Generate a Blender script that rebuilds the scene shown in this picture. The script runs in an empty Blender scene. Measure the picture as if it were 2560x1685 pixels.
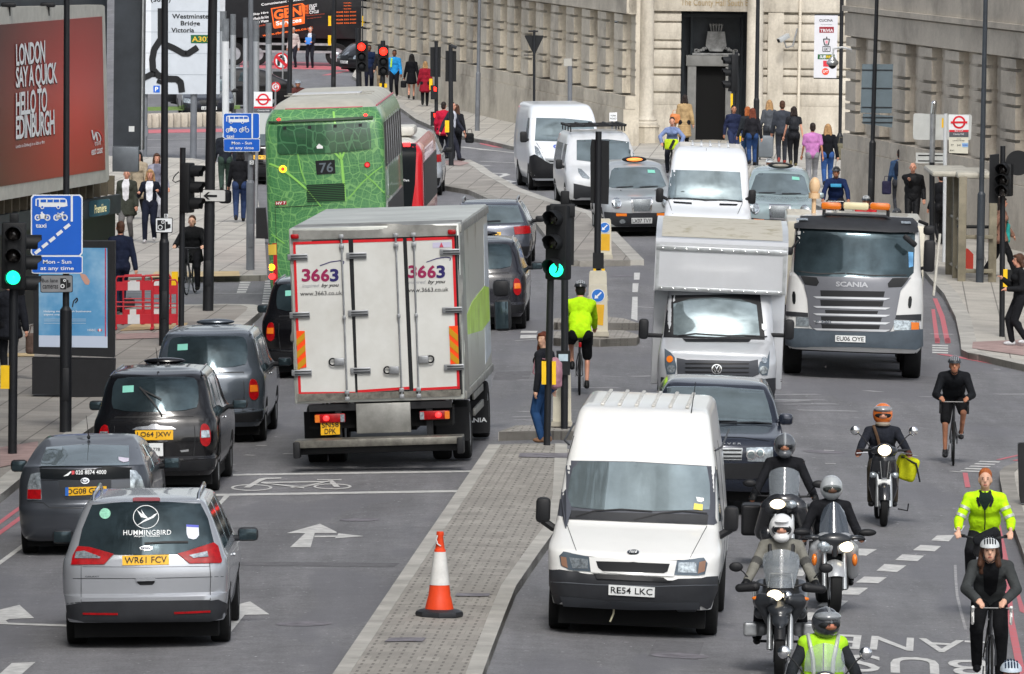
import bpy,bmesh,math,random
from mathutils import Vector,Matrix,Quaternion
from mathutils.bvhtree import BVHTree
R=math.radians
random.seed(7)
SC=bpy.context.scene
COL=SC.collection
F,CX,CY=22500.0,1280.0,842.5
HCAM=8.92
PT=math.atan(1194.5/F)
RO=0.012
cam_pos=Vector((0,0,HCAM))
fwd=Vector((0,math.cos(PT),-math.sin(PT)))
up0=Vector((0,math.sin(PT),math.cos(PT)))
rt=Vector((1,0,0))*math.cos(RO)+up0*math.sin(RO)
upv=-Vector((1,0,0))*math.sin(RO)+up0*math.cos(RO)
cd=bpy.data.cameras.new('camera')
cam=bpy.data.objects.new('camera',cd)
COL.objects.link(cam)
SC.camera=cam
cd.sensor_width=36
cd.lens=F/2560*36
cd.clip_start=5
cd.clip_end=4000
m=Matrix((rt,upv,-fwd)).transposed().to_4x4()
m.translation=cam_pos
cam.matrix_world=m
SUN_EL,SUN_ROT=48,178
w=bpy.data.worlds.new("World")
SC.world=w
w.use_nodes=True
nt=w.node_tree
bg=nt.nodes['Background']
sky=nt.nodes.new('ShaderNodeTexSky')
sky.sky_type='NISHITA'
sky.sun_disc=False
sky.sun_elevation=R(SUN_EL)
sky.sun_rotation=R(SUN_ROT)
sky.air_density=1.0
sky.dust_density=3.0
hs=nt.nodes.new('ShaderNodeHueSaturation')
hs.inputs['Saturation'].default_value=0.36
nt.links.new(sky.outputs[0],hs.inputs['Color'])
tcw=nt.nodes.new('ShaderNodeTexCoord'); cn=nt.nodes.new('ShaderNodeTexNoise')
cn.inputs['Scale'].default_value=2.6; cn.inputs['Detail'].default_value=7; cn.inputs['Roughness'].default_value=.6
nt.links.new(tcw.outputs['Generated'],cn.inputs['Vector'])
cr_w=nt.nodes.new('ShaderNodeMapRange'); cr_w.inputs[1].default_value=.36; cr_w.inputs[2].default_value=.64; cr_w.inputs[3].default_value=.42; cr_w.inputs[4].default_value=1.62
nt.links.new(cn.outputs['Fac'],cr_w.inputs[0])
cm=nt.nodes.new('ShaderNodeVectorMath'); cm.operation='SCALE'
nt.links.new(hs.outputs[0],cm.inputs[0]); nt.links.new(cr_w.outputs[0],cm.inputs['Scale'])
nt.links.new(cm.outputs[0],bg.inputs[0])
bg.inputs[1].default_value=0.15
sl=bpy.data.lights.new('sun','SUN')
sl.energy=1.5
sl.angle=R(12)
sl.color=(1.0,0.96,0.9)
so=bpy.data.objects.new('sun',sl)
COL.objects.link(so)
az=R(SUN_ROT)
sdir=Vector((math.sin(az)*math.cos(R(SUN_EL)),math.cos(az)*math.cos(R(SUN_EL)),math.sin(R(SUN_EL))))
so.rotation_euler=sdir.to_track_quat('Z','Y').to_euler()
so.location=(0,0,60)
SC.view_settings.view_transform='Standard'
SC.view_settings.look='None'
SC.view_settings.exposure=0.35
SC.view_settings.gamma=1
def ray(px,py):
 return (fwd*F+rt*(px-CX)-upv*(py-CY)).normalized()
def flat(px,py,z=0.0):
 d=ray(px,py)
 t=(z-HCAM)/d.z
 return cam_pos+d*t
_a,_b=flat(985,1685),flat(1330,1112)
CRO=Vector((_a.x,_a.y))
CRD=(Vector((_b.x,_b.y))-CRO).normalized()
CRN=Vector((CRD.y,-CRD.x))
CAM_SL=0.026
CW=8.0
def crown(x,y):
 return (Vector((x,y))-CRO).dot(CRN)
def G(x,y):
 return -CAM_SL*min(abs(crown(x,y)),CW)
def gp(px,py,z=0.0):
 zz=z
 for _ in range(8):
  p=flat(px,py,zz)
  zz=G(p.x,p.y)+z
 return Vector((p.x,p.y,zz))
def sc(p):
 return F/(p-cam_pos).dot(fwd)
CO={'a': 0,'b': 600,'c': 1200,'d': 1860}
RW={'0': 0,'4': 400,'8': 800,'2': 1225}
def C(k,*v):
 ox,oy=CO[k[0]],RW[k[1]]
 return [(ox+v[i]/3.4,oy+v[i+1]/3.4) for i in range(0,len(v),2)]
def lin(c):
 if isinstance(c,str):
  c=[int(c[i:i+2],16)/255 for i in (0,2,4)]
  c=[x/12.92 if x <= 0.04045 else ((x+0.055)/1.055) ** 2.4 for x in c]
 return (c[0],c[1],c[2],1)
MATS={}
def mat(name,col='808080',rough=0.6,metal=0.0,coat=0.0,emit=0,var=0.0,vs=3.0,bump=0.0,bs=40.0,spec=0.32,alpha=1,dirt=None):
 if name in MATS: return MATS[name]
 m=bpy.data.materials.new(name)
 m.use_nodes=True
 t=m.node_tree
 p=t.nodes['Principled BSDF']
 c=lin(col)
 p.inputs['Base Color'].default_value=c
 p.inputs['Roughness'].default_value=rough
 p.inputs['Metallic'].default_value=metal
 p.inputs['Coat Weight'].default_value=coat
 p.inputs['Coat Roughness'].default_value=0.04
 p.inputs['Specular IOR Level'].default_value=spec
 if alpha < 1: p.inputs['Alpha'].default_value=alpha
 if emit:
  p.inputs['Emission Color'].default_value=c
  p.inputs['Emission Strength'].default_value=emit
 if var or bump:
  tc=t.nodes.new('ShaderNodeTexCoord')
  n=t.nodes.new('ShaderNodeTexNoise')
  n.inputs['Scale'].default_value=vs
  n.inputs['Detail'].default_value=6
  n.inputs['Roughness'].default_value=0.65
  t.links.new(tc.outputs['Object'],n.inputs['Vector'])
 if var:
  rp=t.nodes.new('ShaderNodeValToRGB')
  d=lin(dirt) if dirt else tuple(x*(1-var) for x in c[:3])+(1,)
  b=c if dirt else tuple(min(1,x*(1+var*.6)) for x in c[:3])+(1,)
  rp.color_ramp.elements[0].color=d
  rp.color_ramp.elements[0].position=0.33
  rp.color_ramp.elements[1].color=b
  rp.color_ramp.elements[1].position=0.33+(0.35 if not dirt else max(.05,.6-var))
  t.links.new(n.outputs['Fac'],rp.inputs['Fac'])
  t.links.new(rp.outputs[0],p.inputs['Base Color'])
 if bump:
  n2=t.nodes.new('ShaderNodeTexNoise')
  n2.inputs['Scale'].default_value=bs
  t.links.new(tc.outputs['Object'],n2.inputs['Vector'])
  bp=t.nodes.new('ShaderNodeBump')
  bp.inputs['Strength'].default_value=bump
  bp.inputs['Distance'].default_value=0.02
  t.links.new(n2.outputs['Fac'],bp.inputs['Height'])
  t.links.new(bp.outputs[0],p.inputs['Normal'])
 MATS[name]=m
 return m
def paint(name,col,metal=0.0,rough=0.28,var=.12,dirt=None):
 return mat(name,col,rough=rough,metal=metal,coat=0.6,var=var,vs=1.6,dirt=dirt)
M_blk=mat('black_plastic','1b1c1f',.55,var=.25,vs=5)
M_grey=mat('dark_grey_plastic','2c2e32',.5,var=.2,vs=4)
M_pole=mat('pole_black_paint','1d1f23',.5,var=.3,vs=1.5)
M_poleg=mat('pole_grey_paint','6b6f75',.5,var=.2,vs=2)
M_gal=mat('galvanised_steel','9a9da0',.42,metal=.6,var=.25,vs=6)
M_chr=mat('chrome','d8dadc',.12,metal=1)
M_tyre=mat('tyre_rubber','141516',.8,var=.3,vs=8)
M_rim=mat('rim_alloy','a9adb2',.35,metal=.8,var=.2)
M_under=mat('underbody_black','0c0d0e',.9)
M_gl=mat('window_glass','8b999d',.04,metal=.7,var=.25,vs=1.3)  # noise in the glass colour stands in for patchy reflections
M_gld=mat('dark_window_glass','3c4a50',.06,metal=.55,var=.55,vs=1.1)  # stronger colour blotches, painted in place of cloud reflections
M_glb=mat('privacy_glass','14181b',.4,spec=.08)
M_int=mat('dark_interior','14171a',.7)
M_lens=mat('clear_lamp_lens','a9b2b8',.12,metal=.6,var=.6,vs=22)
M_red=mat('red_lamp_lens','9c0a12',.3,spec=.3,var=.35,vs=18)
M_redl=mat('lit_red_lamp','ff2a2a',.3,emit=3.0)
M_amb=mat('amber_lamp_lens','d9731e',.2,coat=.6)
M_ambl=mat('lit_amber_lamp','ffb020',.3,emit=3.5)
M_grn=mat('lit_green_lamp','18e8a0',.3,emit=2.6)
M_redt=mat('lit_red_signal','ff2418',.3,emit=4)
M_hl=mat('lit_headlamp','ffedc8',.3,emit=2.6)
M_yel=mat('plate_yellow','e6b020',.4,var=.08,vs=6)
M_wpl=mat('plate_white','dfe2e2',.4,var=.08,vs=6)
M_let=mat('black_lettering','16181b',.5)
M_wlet=mat('white_lettering','e6e9ea',.5)
M_silv=mat('brushed_aluminium','b4b8ba',.35,metal=.75,var=.3,vs=4)
M_yb=mat('signal_yellow_box','e8bc1c',.45,var=.12)
M_sig=mat('signal_black_housing','141619',.6,var=.3,vs=4)
class MB:
 def __init__(s): s.v,s.f=[],[]
 def add(s,vs,fs):
  n=len(s.v)
  s.v += [Vector(a) for a in vs]
  s.f += [tuple(i+n for i in f) for f in fs]
  return s
 def box(s,c,d,rot=None,bev=0):
  x,y,z=d[0]/2,d[1]/2,d[2]/2
  if bev:
   b=min(bev,x*.9,y*.9,z*.9)
   bm=bmesh.new(); bmesh.ops.create_cube(bm,size=1)
   for q in bm.verts: q.co=Vector((q.co.x*2*x,q.co.y*2*y,q.co.z*2*z))
   bmesh.ops.bevel(bm,geom=bm.edges[:],offset=b,segments=2,affect='EDGES',profile=.5)
   bm.verts.index_update()
   vs=[q.co.copy() for q in bm.verts]; fs=[tuple(q.index for q in f.verts) for f in bm.faces]
   bm.free()
  else:
   vs=[Vector((i*x,j*y,k*z)) for k in (-1,1) for j in (-1,1) for i in (-1,1)]
   fs=[(0,2,3,1),(4,5,7,6),(0,1,5,4),(2,6,7,3),(0,4,6,2),(1,3,7,5)]
  if rot is not None: vs=[rot @ q for q in vs]
  return s.add([q+Vector(c) for q in vs],fs)
 def cyl(s,a,b,r,r2=None,n=12,cap=True):
  a,b=Vector(a),Vector(b)
  r2=r if r2 is None else r2
  d=(b-a)
  if d.length < 1e-6: return s
  q=d.to_track_quat('Z','Y')
  vs=[]
  for p,rr in ((a,r),(b,r2)):
   for i in range(n):
    t=2*math.pi*i/n
    vs.append(p+q @ Vector((math.cos(t)*rr,math.sin(t)*rr,0)))
  fs=[(i,(i+1) % n,n+(i+1) % n,n+i) for i in range(n)]
  if cap: fs += [tuple(range(n-1,-1,-1)),tuple(range(n,2*n))]
  return s.add(vs,fs)
 def tube(s,pts,r,n=8):
  pts=[Vector(p) for p in pts]
  rs=r if isinstance(r,(list,tuple)) else [r]*len(pts)
  base=len(s.v)
  for k,p in enumerate(pts):
   if k == 0: d=pts[1]-p
   elif k == len(pts)-1: d=p-pts[k-1]
   else: d=(pts[k+1]-p).normalized()+(p-pts[k-1]).normalized()
   q=d.to_track_quat('Z','Y')
   if k:
    x=qp @ Vector((1,0,0)); z=d.normalized()
    x=(x-z*x.dot(z)).normalized(); y=z.cross(x)
    q=Matrix((x,y,z)).transposed().to_quaternion()
   qp=q
   for i in range(n):
    t=2*math.pi*i/n
    s.v.append(p+q @ Vector((math.cos(t)*rs[k],math.sin(t)*rs[k],0)))
  for k in range(len(pts)-1):
   for i in range(n):
    a=base+k*n
    s.f.append((a+i,a+(i+1) % n,a+n+(i+1) % n,a+n+i))
  s.f.append(tuple(base+i for i in range(n-1,-1,-1)))
  a=base+(len(pts)-1)*n
  s.f.append(tuple(a+i for i in range(n)))
  return s
 def sph(s,c,r,n=16,m=10,rot=None):
  if not isinstance(r,(list,tuple)): r=(r,r,r)
  vs,fs=[],[]
  for j in range(1,m):
   t=math.pi*j/m
   for i in range(n):
    u=2*math.pi*i/n
    vs.append(Vector((r[0]*math.sin(t)*math.cos(u),r[1]*math.sin(t)*math.sin(u),r[2]*math.cos(t))))
  vs += [Vector((0,0,r[2])),Vector((0,0,-r[2]))]
  for j in range(m-2):
   for i in range(n):
    fs.append((j*n+i,(j+1)*n+i,(j+1)*n+(i+1) % n,j*n+(i+1) % n))
  T_,B_=len(vs)-2,len(vs)-1
  for i in range(n):
   fs.append((T_,i,(i+1) % n)); fs.append((B_,(m-2)*n+(i+1) % n,(m-2)*n+i))
  if rot is not None: vs=[rot @ q for q in vs]
  return s.add([q+Vector(c) for q in vs],fs)
 def cap(s,a,b,r,r2=None,n=12):
  r2=r if r2 is None else r2
  s.cyl(a,b,r,r2,n=n)
  s.sph(a,r,n,8); s.sph(b,r2,n,8)
  return s
 def lathe(s,prof,c=(0,0,0),axis='z',n=24,close=False):
  vs,fs=[],[]
  for (r,h) in prof:
   for i in range(n):
    t=2*math.pi*i/n
    a,b=r*math.cos(t),r*math.sin(t)
    vs.append({'z': (a,b,h),'x': (h,a,b),'y': (a,h,b)}[axis])
  m_=len(prof)
  for j in range(m_-1+(1 if close else 0)):
   for i in range(n):
    k=(j+1) % m_
    fs.append((j*n+i,j*n+(i+1) % n,k*n+(i+1) % n,k*n+i))
  if not close:
   fs.append(tuple(range(n-1,-1,-1))); fs.append(tuple((m_-1)*n+i for i in range(n)))
  return s.add([Vector(q)+Vector(c) for q in vs],fs)
 def prism(s,pts,y0,y1):
  n=len(pts)
  vs=[(p[0],y0,p[1]) for p in pts]+[(p[0],y1,p[1]) for p in pts]
  return s.add(vs,[tuple(range(n)),tuple(range(2*n-1,n-1,-1))]+[(i,(i+1) % n,n+(i+1) % n,n+i) for i in range(n)])
 def torus(s,c,R_,r,axis='x',n=32,k=8,a0=0,a1=2*math.pi):
  full=abs(a1-a0-2*math.pi) < 1e-6
  pts=[]
  for i in range(n+(0 if full else 1)):
   t=a0+(a1-a0)*i/n
   a,b=math.cos(t),math.sin(t)
   for j in range(k):
    u=2*math.pi*j/k
    rr=R_+r*math.cos(u); h=r*math.sin(u)
    pts.append(Vector({'x': (h,a*rr,b*rr),'y': (a*rr,h,b*rr),'z': (a*rr,b*rr,h)}[axis])+Vector(c))
  fs=[]
  for i in range(n):
   i2=(i+1) % n if full else i+1
   for j in range(k):
    fs.append((i*k+j,i*k+(j+1) % k,i2*k+(j+1) % k,i2*k+j))
  return s.add(pts,fs)
 def mesh(s,name='m',ang=35,fix=True):
  me=bpy.data.meshes.new(name)
  me.from_pydata([tuple(q) for q in s.v],[],s.f)
  me.validate()
  if fix:
   bm=bmesh.new(); bm.from_mesh(me)
   bmesh.ops.recalc_face_normals(bm,faces=bm.faces[:])
   bm.to_mesh(me); bm.free()
  for p in me.polygons: p.use_smooth=True
  me.set_sharp_from_angle(angle=R(ang))
  return me
def tag(o,label=None,cat=None,group=None,kind=None):
 if label: o['label']=label
 if cat: o['category']=cat
 if group: o['group']=group
 if kind: o['kind']=kind
 return o
def put(name,me,mt,parent=None):
 if isinstance(me,MB): me=me.mesh(name)
 o=bpy.data.objects.new(name,me)
 if mt is not None and not len(me.materials):
  for q in (mt if isinstance(mt,(list,tuple)) else [mt]): me.materials.append(q)
 COL.objects.link(o)
 if parent is not None: o.parent=parent
 return o
class Th:
 def __init__(s,name,label,cat,loc,yaw=0,group=None,tilt=True,roll=0,pitch=0):
  loc=Vector(loc)
  s.o=bpy.data.objects.new(name,None)
  s.o.empty_display_size=.3
  COL.objects.link(s.o)
  tag(s.o,label,cat,group)
  M=Matrix.Rotation(-R(yaw),4,'Z')
  if tilt:
   e=.5
   nx=(G(loc.x+e,loc.y)-G(loc.x-e,loc.y))/(2*e)
   ny=(G(loc.x,loc.y+e)-G(loc.x,loc.y-e))/(2*e)
   M=Matrix.Rotation(-math.atan(nx),4,'Y') @ Matrix.Rotation(math.atan(ny),4,'X') @ M
  if roll: M=M @ Matrix.Rotation(R(roll),4,'Y')
  if pitch: M=M @ Matrix.Rotation(R(pitch),4,'X')
  s.M=Matrix.Translation(loc) @ M
  s.Mi=s.M.inverted()
  s.o.location=loc
  s.o.rotation_euler=s.M.to_euler()
  s.bvh=None
 def add(s,name,mb,mt,parent=None,label=None):
  o=put(name,mb,mt,parent or s.o)
  if label: o['label']=label
  return o
 def ray(s,px,py):
  o=s.Mi @ cam_pos
  return o,(s.Mi.to_3x3() @ ray(px,py)).normalized()
 def aty(s,px,py,y=0.0):
  o,d=s.ray(px,py)
  return o+d*((y-o.y)/d.y)
 def atx(s,px,py,x=0.0):
  o,d=s.ray(px,py)
  return o+d*((x-o.x)/d.x)
 def surf(s,o_):
  me=o_.data
  s.bvh=BVHTree.FromPolygons([v.co.copy() for v in me.vertices],[tuple(p.vertices) for p in me.polygons])
 def hit(s,o,d,off):
  h=s.bvh.ray_cast(o,d)
  if h[0] is None:
   c=Vector((0,.6,1.2))
   t=(c-o).dot(d)
   q=s.bvh.find_nearest(o+d*t)
   return q[0]+(-d)*off
  n=h[1]
  if n.dot(d) > 0: n=-n
  return h[0]+n*off
def chai(pts,k=2,q=.25):
 for _ in range(k):
  o=[]
  for i in range(len(pts)):
   a,b=Vector(pts[i]),Vector(pts[(i+1) % len(pts)])
   o += [tuple(a.lerp(b,q)),tuple(a.lerp(b,1-q))]
  pts=o
 return pts
def fill2d(pts,step=None):
 """polygon -> (verts, faces) in 2D, cut on a grid so that it can follow a curved surface"""
 bm=bmesh.new()
 vs=[bm.verts.new((p[0],p[1],0)) for p in pts]
 try: bm.faces.new(vs)
 except Exception: pass
 if step:
  xs=[p[0] for p in pts]; ys=[p[1] for p in pts]
  for ax,lo,hi in ((0,min(xs),max(xs)),(1,min(ys),max(ys))):
   k=math.floor(lo/step)+1
   while k*step < hi:
    co=[0,0,0]; co[ax]=k*step
    no=[0,0,0]; no[ax]=1
    bmesh.ops.bisect_plane(bm,geom=bm.verts[:]+bm.edges[:]+bm.faces[:],dist=1e-5,plane_co=co,plane_no=no)
    k += 1
 bmesh.ops.triangulate(bm,faces=[f for f in bm.faces if len(f.verts) > 4])
 bm.verts.index_update()
 v=[(q.co.x,q.co.y) for q in bm.verts]
 f=[tuple(q.index for q in fc.verts) for fc in bm.faces]
 be=[tuple(q.index for q in e.verts) for e in bm.edges if len(e.link_faces) == 1]
 bm.free()
 return v,f,be
def decal(th,name,pts,mt,off=.006,step=12,rnd=0,parent=None,label=None,local=False,mirror=None,depth=.012):
 """a plate that follows the thing's surface: outline in photograph pixels (or local x,z) carried on to it by rays"""
 if rnd: pts=chai(pts,rnd)
 v,f,be=fill2d(pts,step if not local else (step/150))
 def mapp(p,off):
  if local: return th.hit(Vector((p[0],-8,p[1])),Vector((0,1,0)),off)
  o,d=th.ray(p[0],p[1])
  return th.hit(o,d,off)
 top=[mapp(p,off) for p in v]
 n=len(v)
 vs=list(top); fs=list(f)
 d=Vector((0,1,0))
 low={}
 for a,b in be:
  for q in (a,b):
   if q not in low:
    low[q]=len(vs); vs.append(top[q]+d*(depth+off*.6))
  fs.append((a,b,low[b],low[a]))
 mb=MB().add(vs,fs)
 me=mb.mesh(name,ang=40)
 return th.add(name,me,mt,parent,label)
def sdecal(th,name,side,pts,mt,off=.006,step=.25,rnd=0,parent=None):
 """a plate on the thing's side: outline in local y,z"""
 if rnd: pts=chai(pts,rnd)
 v,f,be=fill2d(pts,step)
 vs=[th.hit(Vector((side*5,p[0],p[1])),Vector((-side,0,0)),off) for p in v]
 fs=list(f); low={}; top=list(vs)
 for a,b in be:
  for q in (a,b):
   if q not in low:
    low[q]=len(vs); vs.append(top[q]-Vector((side*(off+.012),0,0)))
  fs.append((a,b,low[b],low[a]))
 return th.add(name,MB().add(vs,fs),mt,parent)
_tm={}
def text2d(s,bold=0.0,shear=0.0,space=1.0):
 k=(s,bold,shear,space)
 if k in _tm: return _tm[k]
 cu=bpy.data.curves.new('t','FONT')
 cu.body=s; cu.size=1; cu.offset=bold*.7; cu.resolution_u=3; cu.shear=shear; cu.space_character=space; cu.space_line=.85
 cu.align_x='CENTER'
 ob=bpy.data.objects.new('t',cu)
 COL.objects.link(ob)
 dg=bpy.context.evaluated_depsgraph_get()
 me=bpy.data.meshes.new_from_object(ob.evaluated_get(dg))
 bpy.data.objects.remove(ob)
 v=[(q.co.x,q.co.y) for q in me.vertices]
 f=[tuple(p.vertices) for p in me.polygons]
 bpy.data.meshes.remove(me); bpy.data.curves.remove(cu)
 x0,x1=min(a[0] for a in v),max(a[0] for a in v)
 y0,y1=min(a[1] for a in v),max(a[1] for a in v)
 v=[((a[0]-x0)/(x1-x0),(a[1]-y0)/(y1-y0)) for a in v]
 _tm[k]=(v,f)
 return _tm[k]
def bil(q,u,v):
 a=Vector(q[3]).lerp(Vector(q[2]),u); b=Vector(q[0]).lerp(Vector(q[1]),u)
 return a.lerp(b,v)
def text_px(th,name,s,quad,mt,off=.011,bold=.02,shear=0,parent=None,space=1.0):
 """lettering carried on to the thing's surface; quad in photograph pixels"""
 v,f=text2d(s,bold,shear,space)
 vs=[]
 for a in v:
  p=bil(quad,a[0],a[1])
  o,d=th.ray(p[0],p[1])
  vs.append(th.hit(o,d,off))
 return th.add(name,MB().add(vs,f).mesh(name,fix=False),mt,parent)
def text_xz(th,name,s,rect,mt,y=-.01,bold=.02,shear=0,parent=None,space=1.0,mb=None):
 """lettering on a flat face: rect = x0,z0,x1,z1 in local metres, facing -y"""
 v,f=text2d(s,bold,shear,space)
 x0,z0,x1,z1=rect
 vs=[(x0+a[0]*(x1-x0),y,z0+a[1]*(z1-z0)) for a in v]
 if mb is not None: mb.add(vs,f); return
 return th.add(name,MB().add(vs,f).mesh(name,fix=False),mt,parent)
def quad(x0,y0,x1,y1): return [(x0,y0),(x1,y0),(x1,y1),(x0,y1)]
def cquad(k,*v): return C(k,*v)
def ell(cx,cy,rx,ry,n=16,rot=0):
 return [(cx+rx*math.cos(2*math.pi*i/n+rot),cy+ry*math.sin(2*math.pi*i/n+rot)) for i in range(n)]
def perim(y0,y1,hw,r,bow,taper=0,K=9,side=6,shift=0):
 L=y1-y0
 r=min(r,hw*.9,L*.45)
 P=[]
 def edge(y,s_,b):
  o=[]
  for i in range(K):
   t=-1+2*i/(K-1)
   o.append((t*(hw-r)*-s_,y+s_*b*(1-t*t)))
  return o
 P += edge(y0,-1,bow)
 for i in range(1,5):
  t=math.pi/2*i/5
  P.append((hw-r+r*math.sin(t),y0+r-r*math.cos(t)))
 for i in range(side):
  P.append((hw,y0+r+(L-2*r)*i/(side-1)))
 for i in range(1,5):
  t=math.pi/2*i/5
  P.append((hw-r+r*math.cos(t),y1-r+r*math.sin(t)))
 P += edge(y1,1,bow)
 for i in range(1,5):
  t=math.pi/2*i/5
  P.append((-(hw-r+r*math.sin(t)),y1-r+r*math.cos(t)))
 for i in range(side):
  P.append((-hw,y1-r-(L-2*r)*i/(side-1)))
 for i in range(1,5):
  t=math.pi/2*i/5
  P.append((-(hw-r+r*math.cos(t)),y0+r-r*math.sin(t)))
 return P
def cake(levels,sub=3,crown_=.03,mb=None,bottom=True):
 """levels: (z, y near, y far, half width, corner radius, bow)"""
 L=[tuple(map(float,l)) for l in levels]
 out=[]
 n=len(L)
 for i in range(n-1):
  p0=L[max(i-1,0)]; p1=L[i]; p2=L[i+1]; p3=L[min(i+2,n-1)]
  for k in range(sub):
   t=k/sub
   row=[]
   for j in range(6):
    a,b,c,d=p0[j],p1[j],p2[j],p3[j]
    m1=(c-a)/2; m2=(d-b)/2
    s_=c-b
    if s_ == 0: m1=m2=0
    else:
     m1=max(min(m1/s_,2.5),0)*s_; m2=max(min(m2/s_,2.5),0)*s_
    h=(2*t**3-3*t**2+1)*b+(t**3-2*t**2+t)*m1+(-2*t**3+3*t**2)*c+(t**3-t**2)*m2
    row.append(h)
   out.append(row)
 out.append(list(L[-1]))
 mb=mb or MB()
 rings=[]
 for r in out:
  P=perim(r[1],r[2],r[3],r[4],r[5])
  rings.append([Vector((x,y,r[0])) for x,y in P])
 top=rings[-1]
 c=sum(top,Vector())/len(top)
 for s_,h in ((.85,.45),(.6,.78),(.3,.95)):
  rings.append([Vector((c.x+(p.x-c.x)*s_,c.y+(p.y-c.y)*s_,p.z+crown_*h)) for p in top])
 N=len(top)
 vs=[p for rg in rings for p in rg]
 fs=[]
 for k in range(len(rings)-1):
  for i in range(N):
   fs.append((k*N+i,k*N+(i+1) % N,(k+1)*N+(i+1) % N,(k+1)*N+i))
 vs.append(c+Vector((0,0,crown_)))
 ci=len(vs)-1
 for i in range(N): fs.append(((len(rings)-1)*N+i,(len(rings)-1)*N+(i+1) % N,ci))
 if bottom: fs.append(tuple(range(N-1,-1,-1)))
 return mb.add(vs,fs)
_wm={}
def wheel(th,x,y,r=.32,w=.2,hub=M_rim,z=None,rimr=.62,n_sp=0):
 k=(round(r,3),round(w,3),hub.name,rimr)
 if k not in _wm:
  t=MB().lathe([(r*rimr,-w/2),(r*.93,-w/2),(r*.985,-w*.42),(r,-w*.3),(r,w*.3),(r*.985,w*.42),(r*.93,w/2),(r*rimr,w/2)],axis='x',n=32,close=True)
  for i in range(3):
   xx=(-.2+.2*i)*w
  h=MB().lathe([(r*rimr,-w*.46),(r*rimr*.92,-w*.36),(r*.3,-w*.42),(r*.12,-w*.47),(.001,-w*.47)],axis='x',n=24)
  h.lathe([(r*rimr,w*.46),(r*rimr*.92,w*.36),(r*.3,w*.42),(r*.12,w*.47),(.001,w*.47)],axis='x',n=24)
  _wm[k]=(t.mesh('wheel'),h.mesh('rim'))
  _wm[k][0].materials.append(M_tyre); _wm[k][1].materials.append(hub)
 o=put('wheel',_wm[k][0],None,th.o)
 o.location=(x,y,r if z is None else z)
 put('rim',_wm[k][1],None,o)
 return o
 # ================================================================ SETTING
def nodes(name,rough=.85):
 m=bpy.data.materials.new(name); m.use_nodes=True
 t=m.node_tree
 return m,t,t.nodes['Principled BSDF'],t.nodes.new,t.links.new
def noise(t,vec,sc_,det=5,ro=.6,w=None):
 n=t.nodes.new('ShaderNodeTexNoise'); n.inputs['Scale'].default_value=sc_
 n.inputs['Detail'].default_value=det; n.inputs['Roughness'].default_value=ro
 t.links.new(vec,n.inputs['Vector']); return n.outputs['Fac']
def ramp(t,fac,stops):
 r=t.nodes.new('ShaderNodeValToRGB')
 e=r.color_ramp.elements
 while len(e) < len(stops): e.new(.5)
 for i,(p,c) in enumerate(stops):
  e[i].position=p; e[i].color=lin(c) if not isinstance(c,(int,float)) else (c,c,c,1)
 t.links.new(fac,r.inputs['Fac']); return r.outputs[0]
def mixc(t,fac,a,b,mode='MIX'):
 n=t.nodes.new('ShaderNodeMix'); n.data_type='RGBA'; n.blend_type=mode
 for s_,v in ((n.inputs[0],fac),(n.inputs[6],a),(n.inputs[7],b)):
  if hasattr(v,'links') or hasattr(v,'is_output'): t.links.new(v,s_)
  elif isinstance(v,(int,float)): s_.default_value=v
  else: s_.default_value=lin(v)
 return n.outputs[2]
def mapping(t,rot=0,scale=(1,1,1)):
 tc=t.nodes.new('ShaderNodeTexCoord'); mp=t.nodes.new('ShaderNodeMapping')
 mp.inputs['Rotation'].default_value=(0,0,rot); mp.inputs['Scale'].default_value=scale
 t.links.new(tc.outputs['Object'],mp.inputs['Vector']); return mp.outputs[0]
RDA=math.atan2(CRD.x,CRD.y)
def asphalt():
 m,t,p,N,L=nodes('asphalt')
 v=mapping(t,RDA)
 vs_=mapping(t,RDA,(1,.06,1))
 big=ramp(t,noise(t,v,.35,6),[(.3,'707073'),(.7,'808083')])
 stre=ramp(t,noise(t,vs_,1.1,5,.7),[(.35,.74),(.7,1.12)])
 fine=ramp(t,noise(t,v,30,3,.8),[(.3,.62),(.7,1.25)])
 mid=ramp(t,noise(t,v,3.2,5,.75),[(.3,.80),(.7,1.12)])
 c=mixc(t,1,mixc(t,1,mixc(t,1,big,stre,'MULTIPLY'),fine,'MULTIPLY'),mid,'MULTIPLY')
 spk=ramp(t,noise(t,v,11,2,.5),[(.72,0.),(.75,1.)])
 c=mixc(t,spk,c,'b4b4b6')
 pat=ramp(t,noise(t,mapping(t,RDA,(1.0,.25,1)),.5,3,.5),[(.54,0.),(.58,.6)])
 c=mixc(t,pat,c,'66666b')
 oil=ramp(t,noise(t,v,1.7,4,.8),[(.66,0.),(.74,.5)])
 c=mixc(t,oil,c,'505055')
 L(c,p.inputs['Base Color'])
 L(ramp(t,noise(t,vs_,.5,3),[(.35,.62),(.7,.85)]),p.inputs['Roughness'])
 bp=N('ShaderNodeBump'); bp.inputs['Strength'].default_value=.5; bp.inputs['Distance'].default_value=.01
 L(noise(t,v,60,2),bp.inputs['Height']); L(bp.outputs[0],p.inputs['Normal'])
 return m
M_asp=asphalt()
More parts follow.
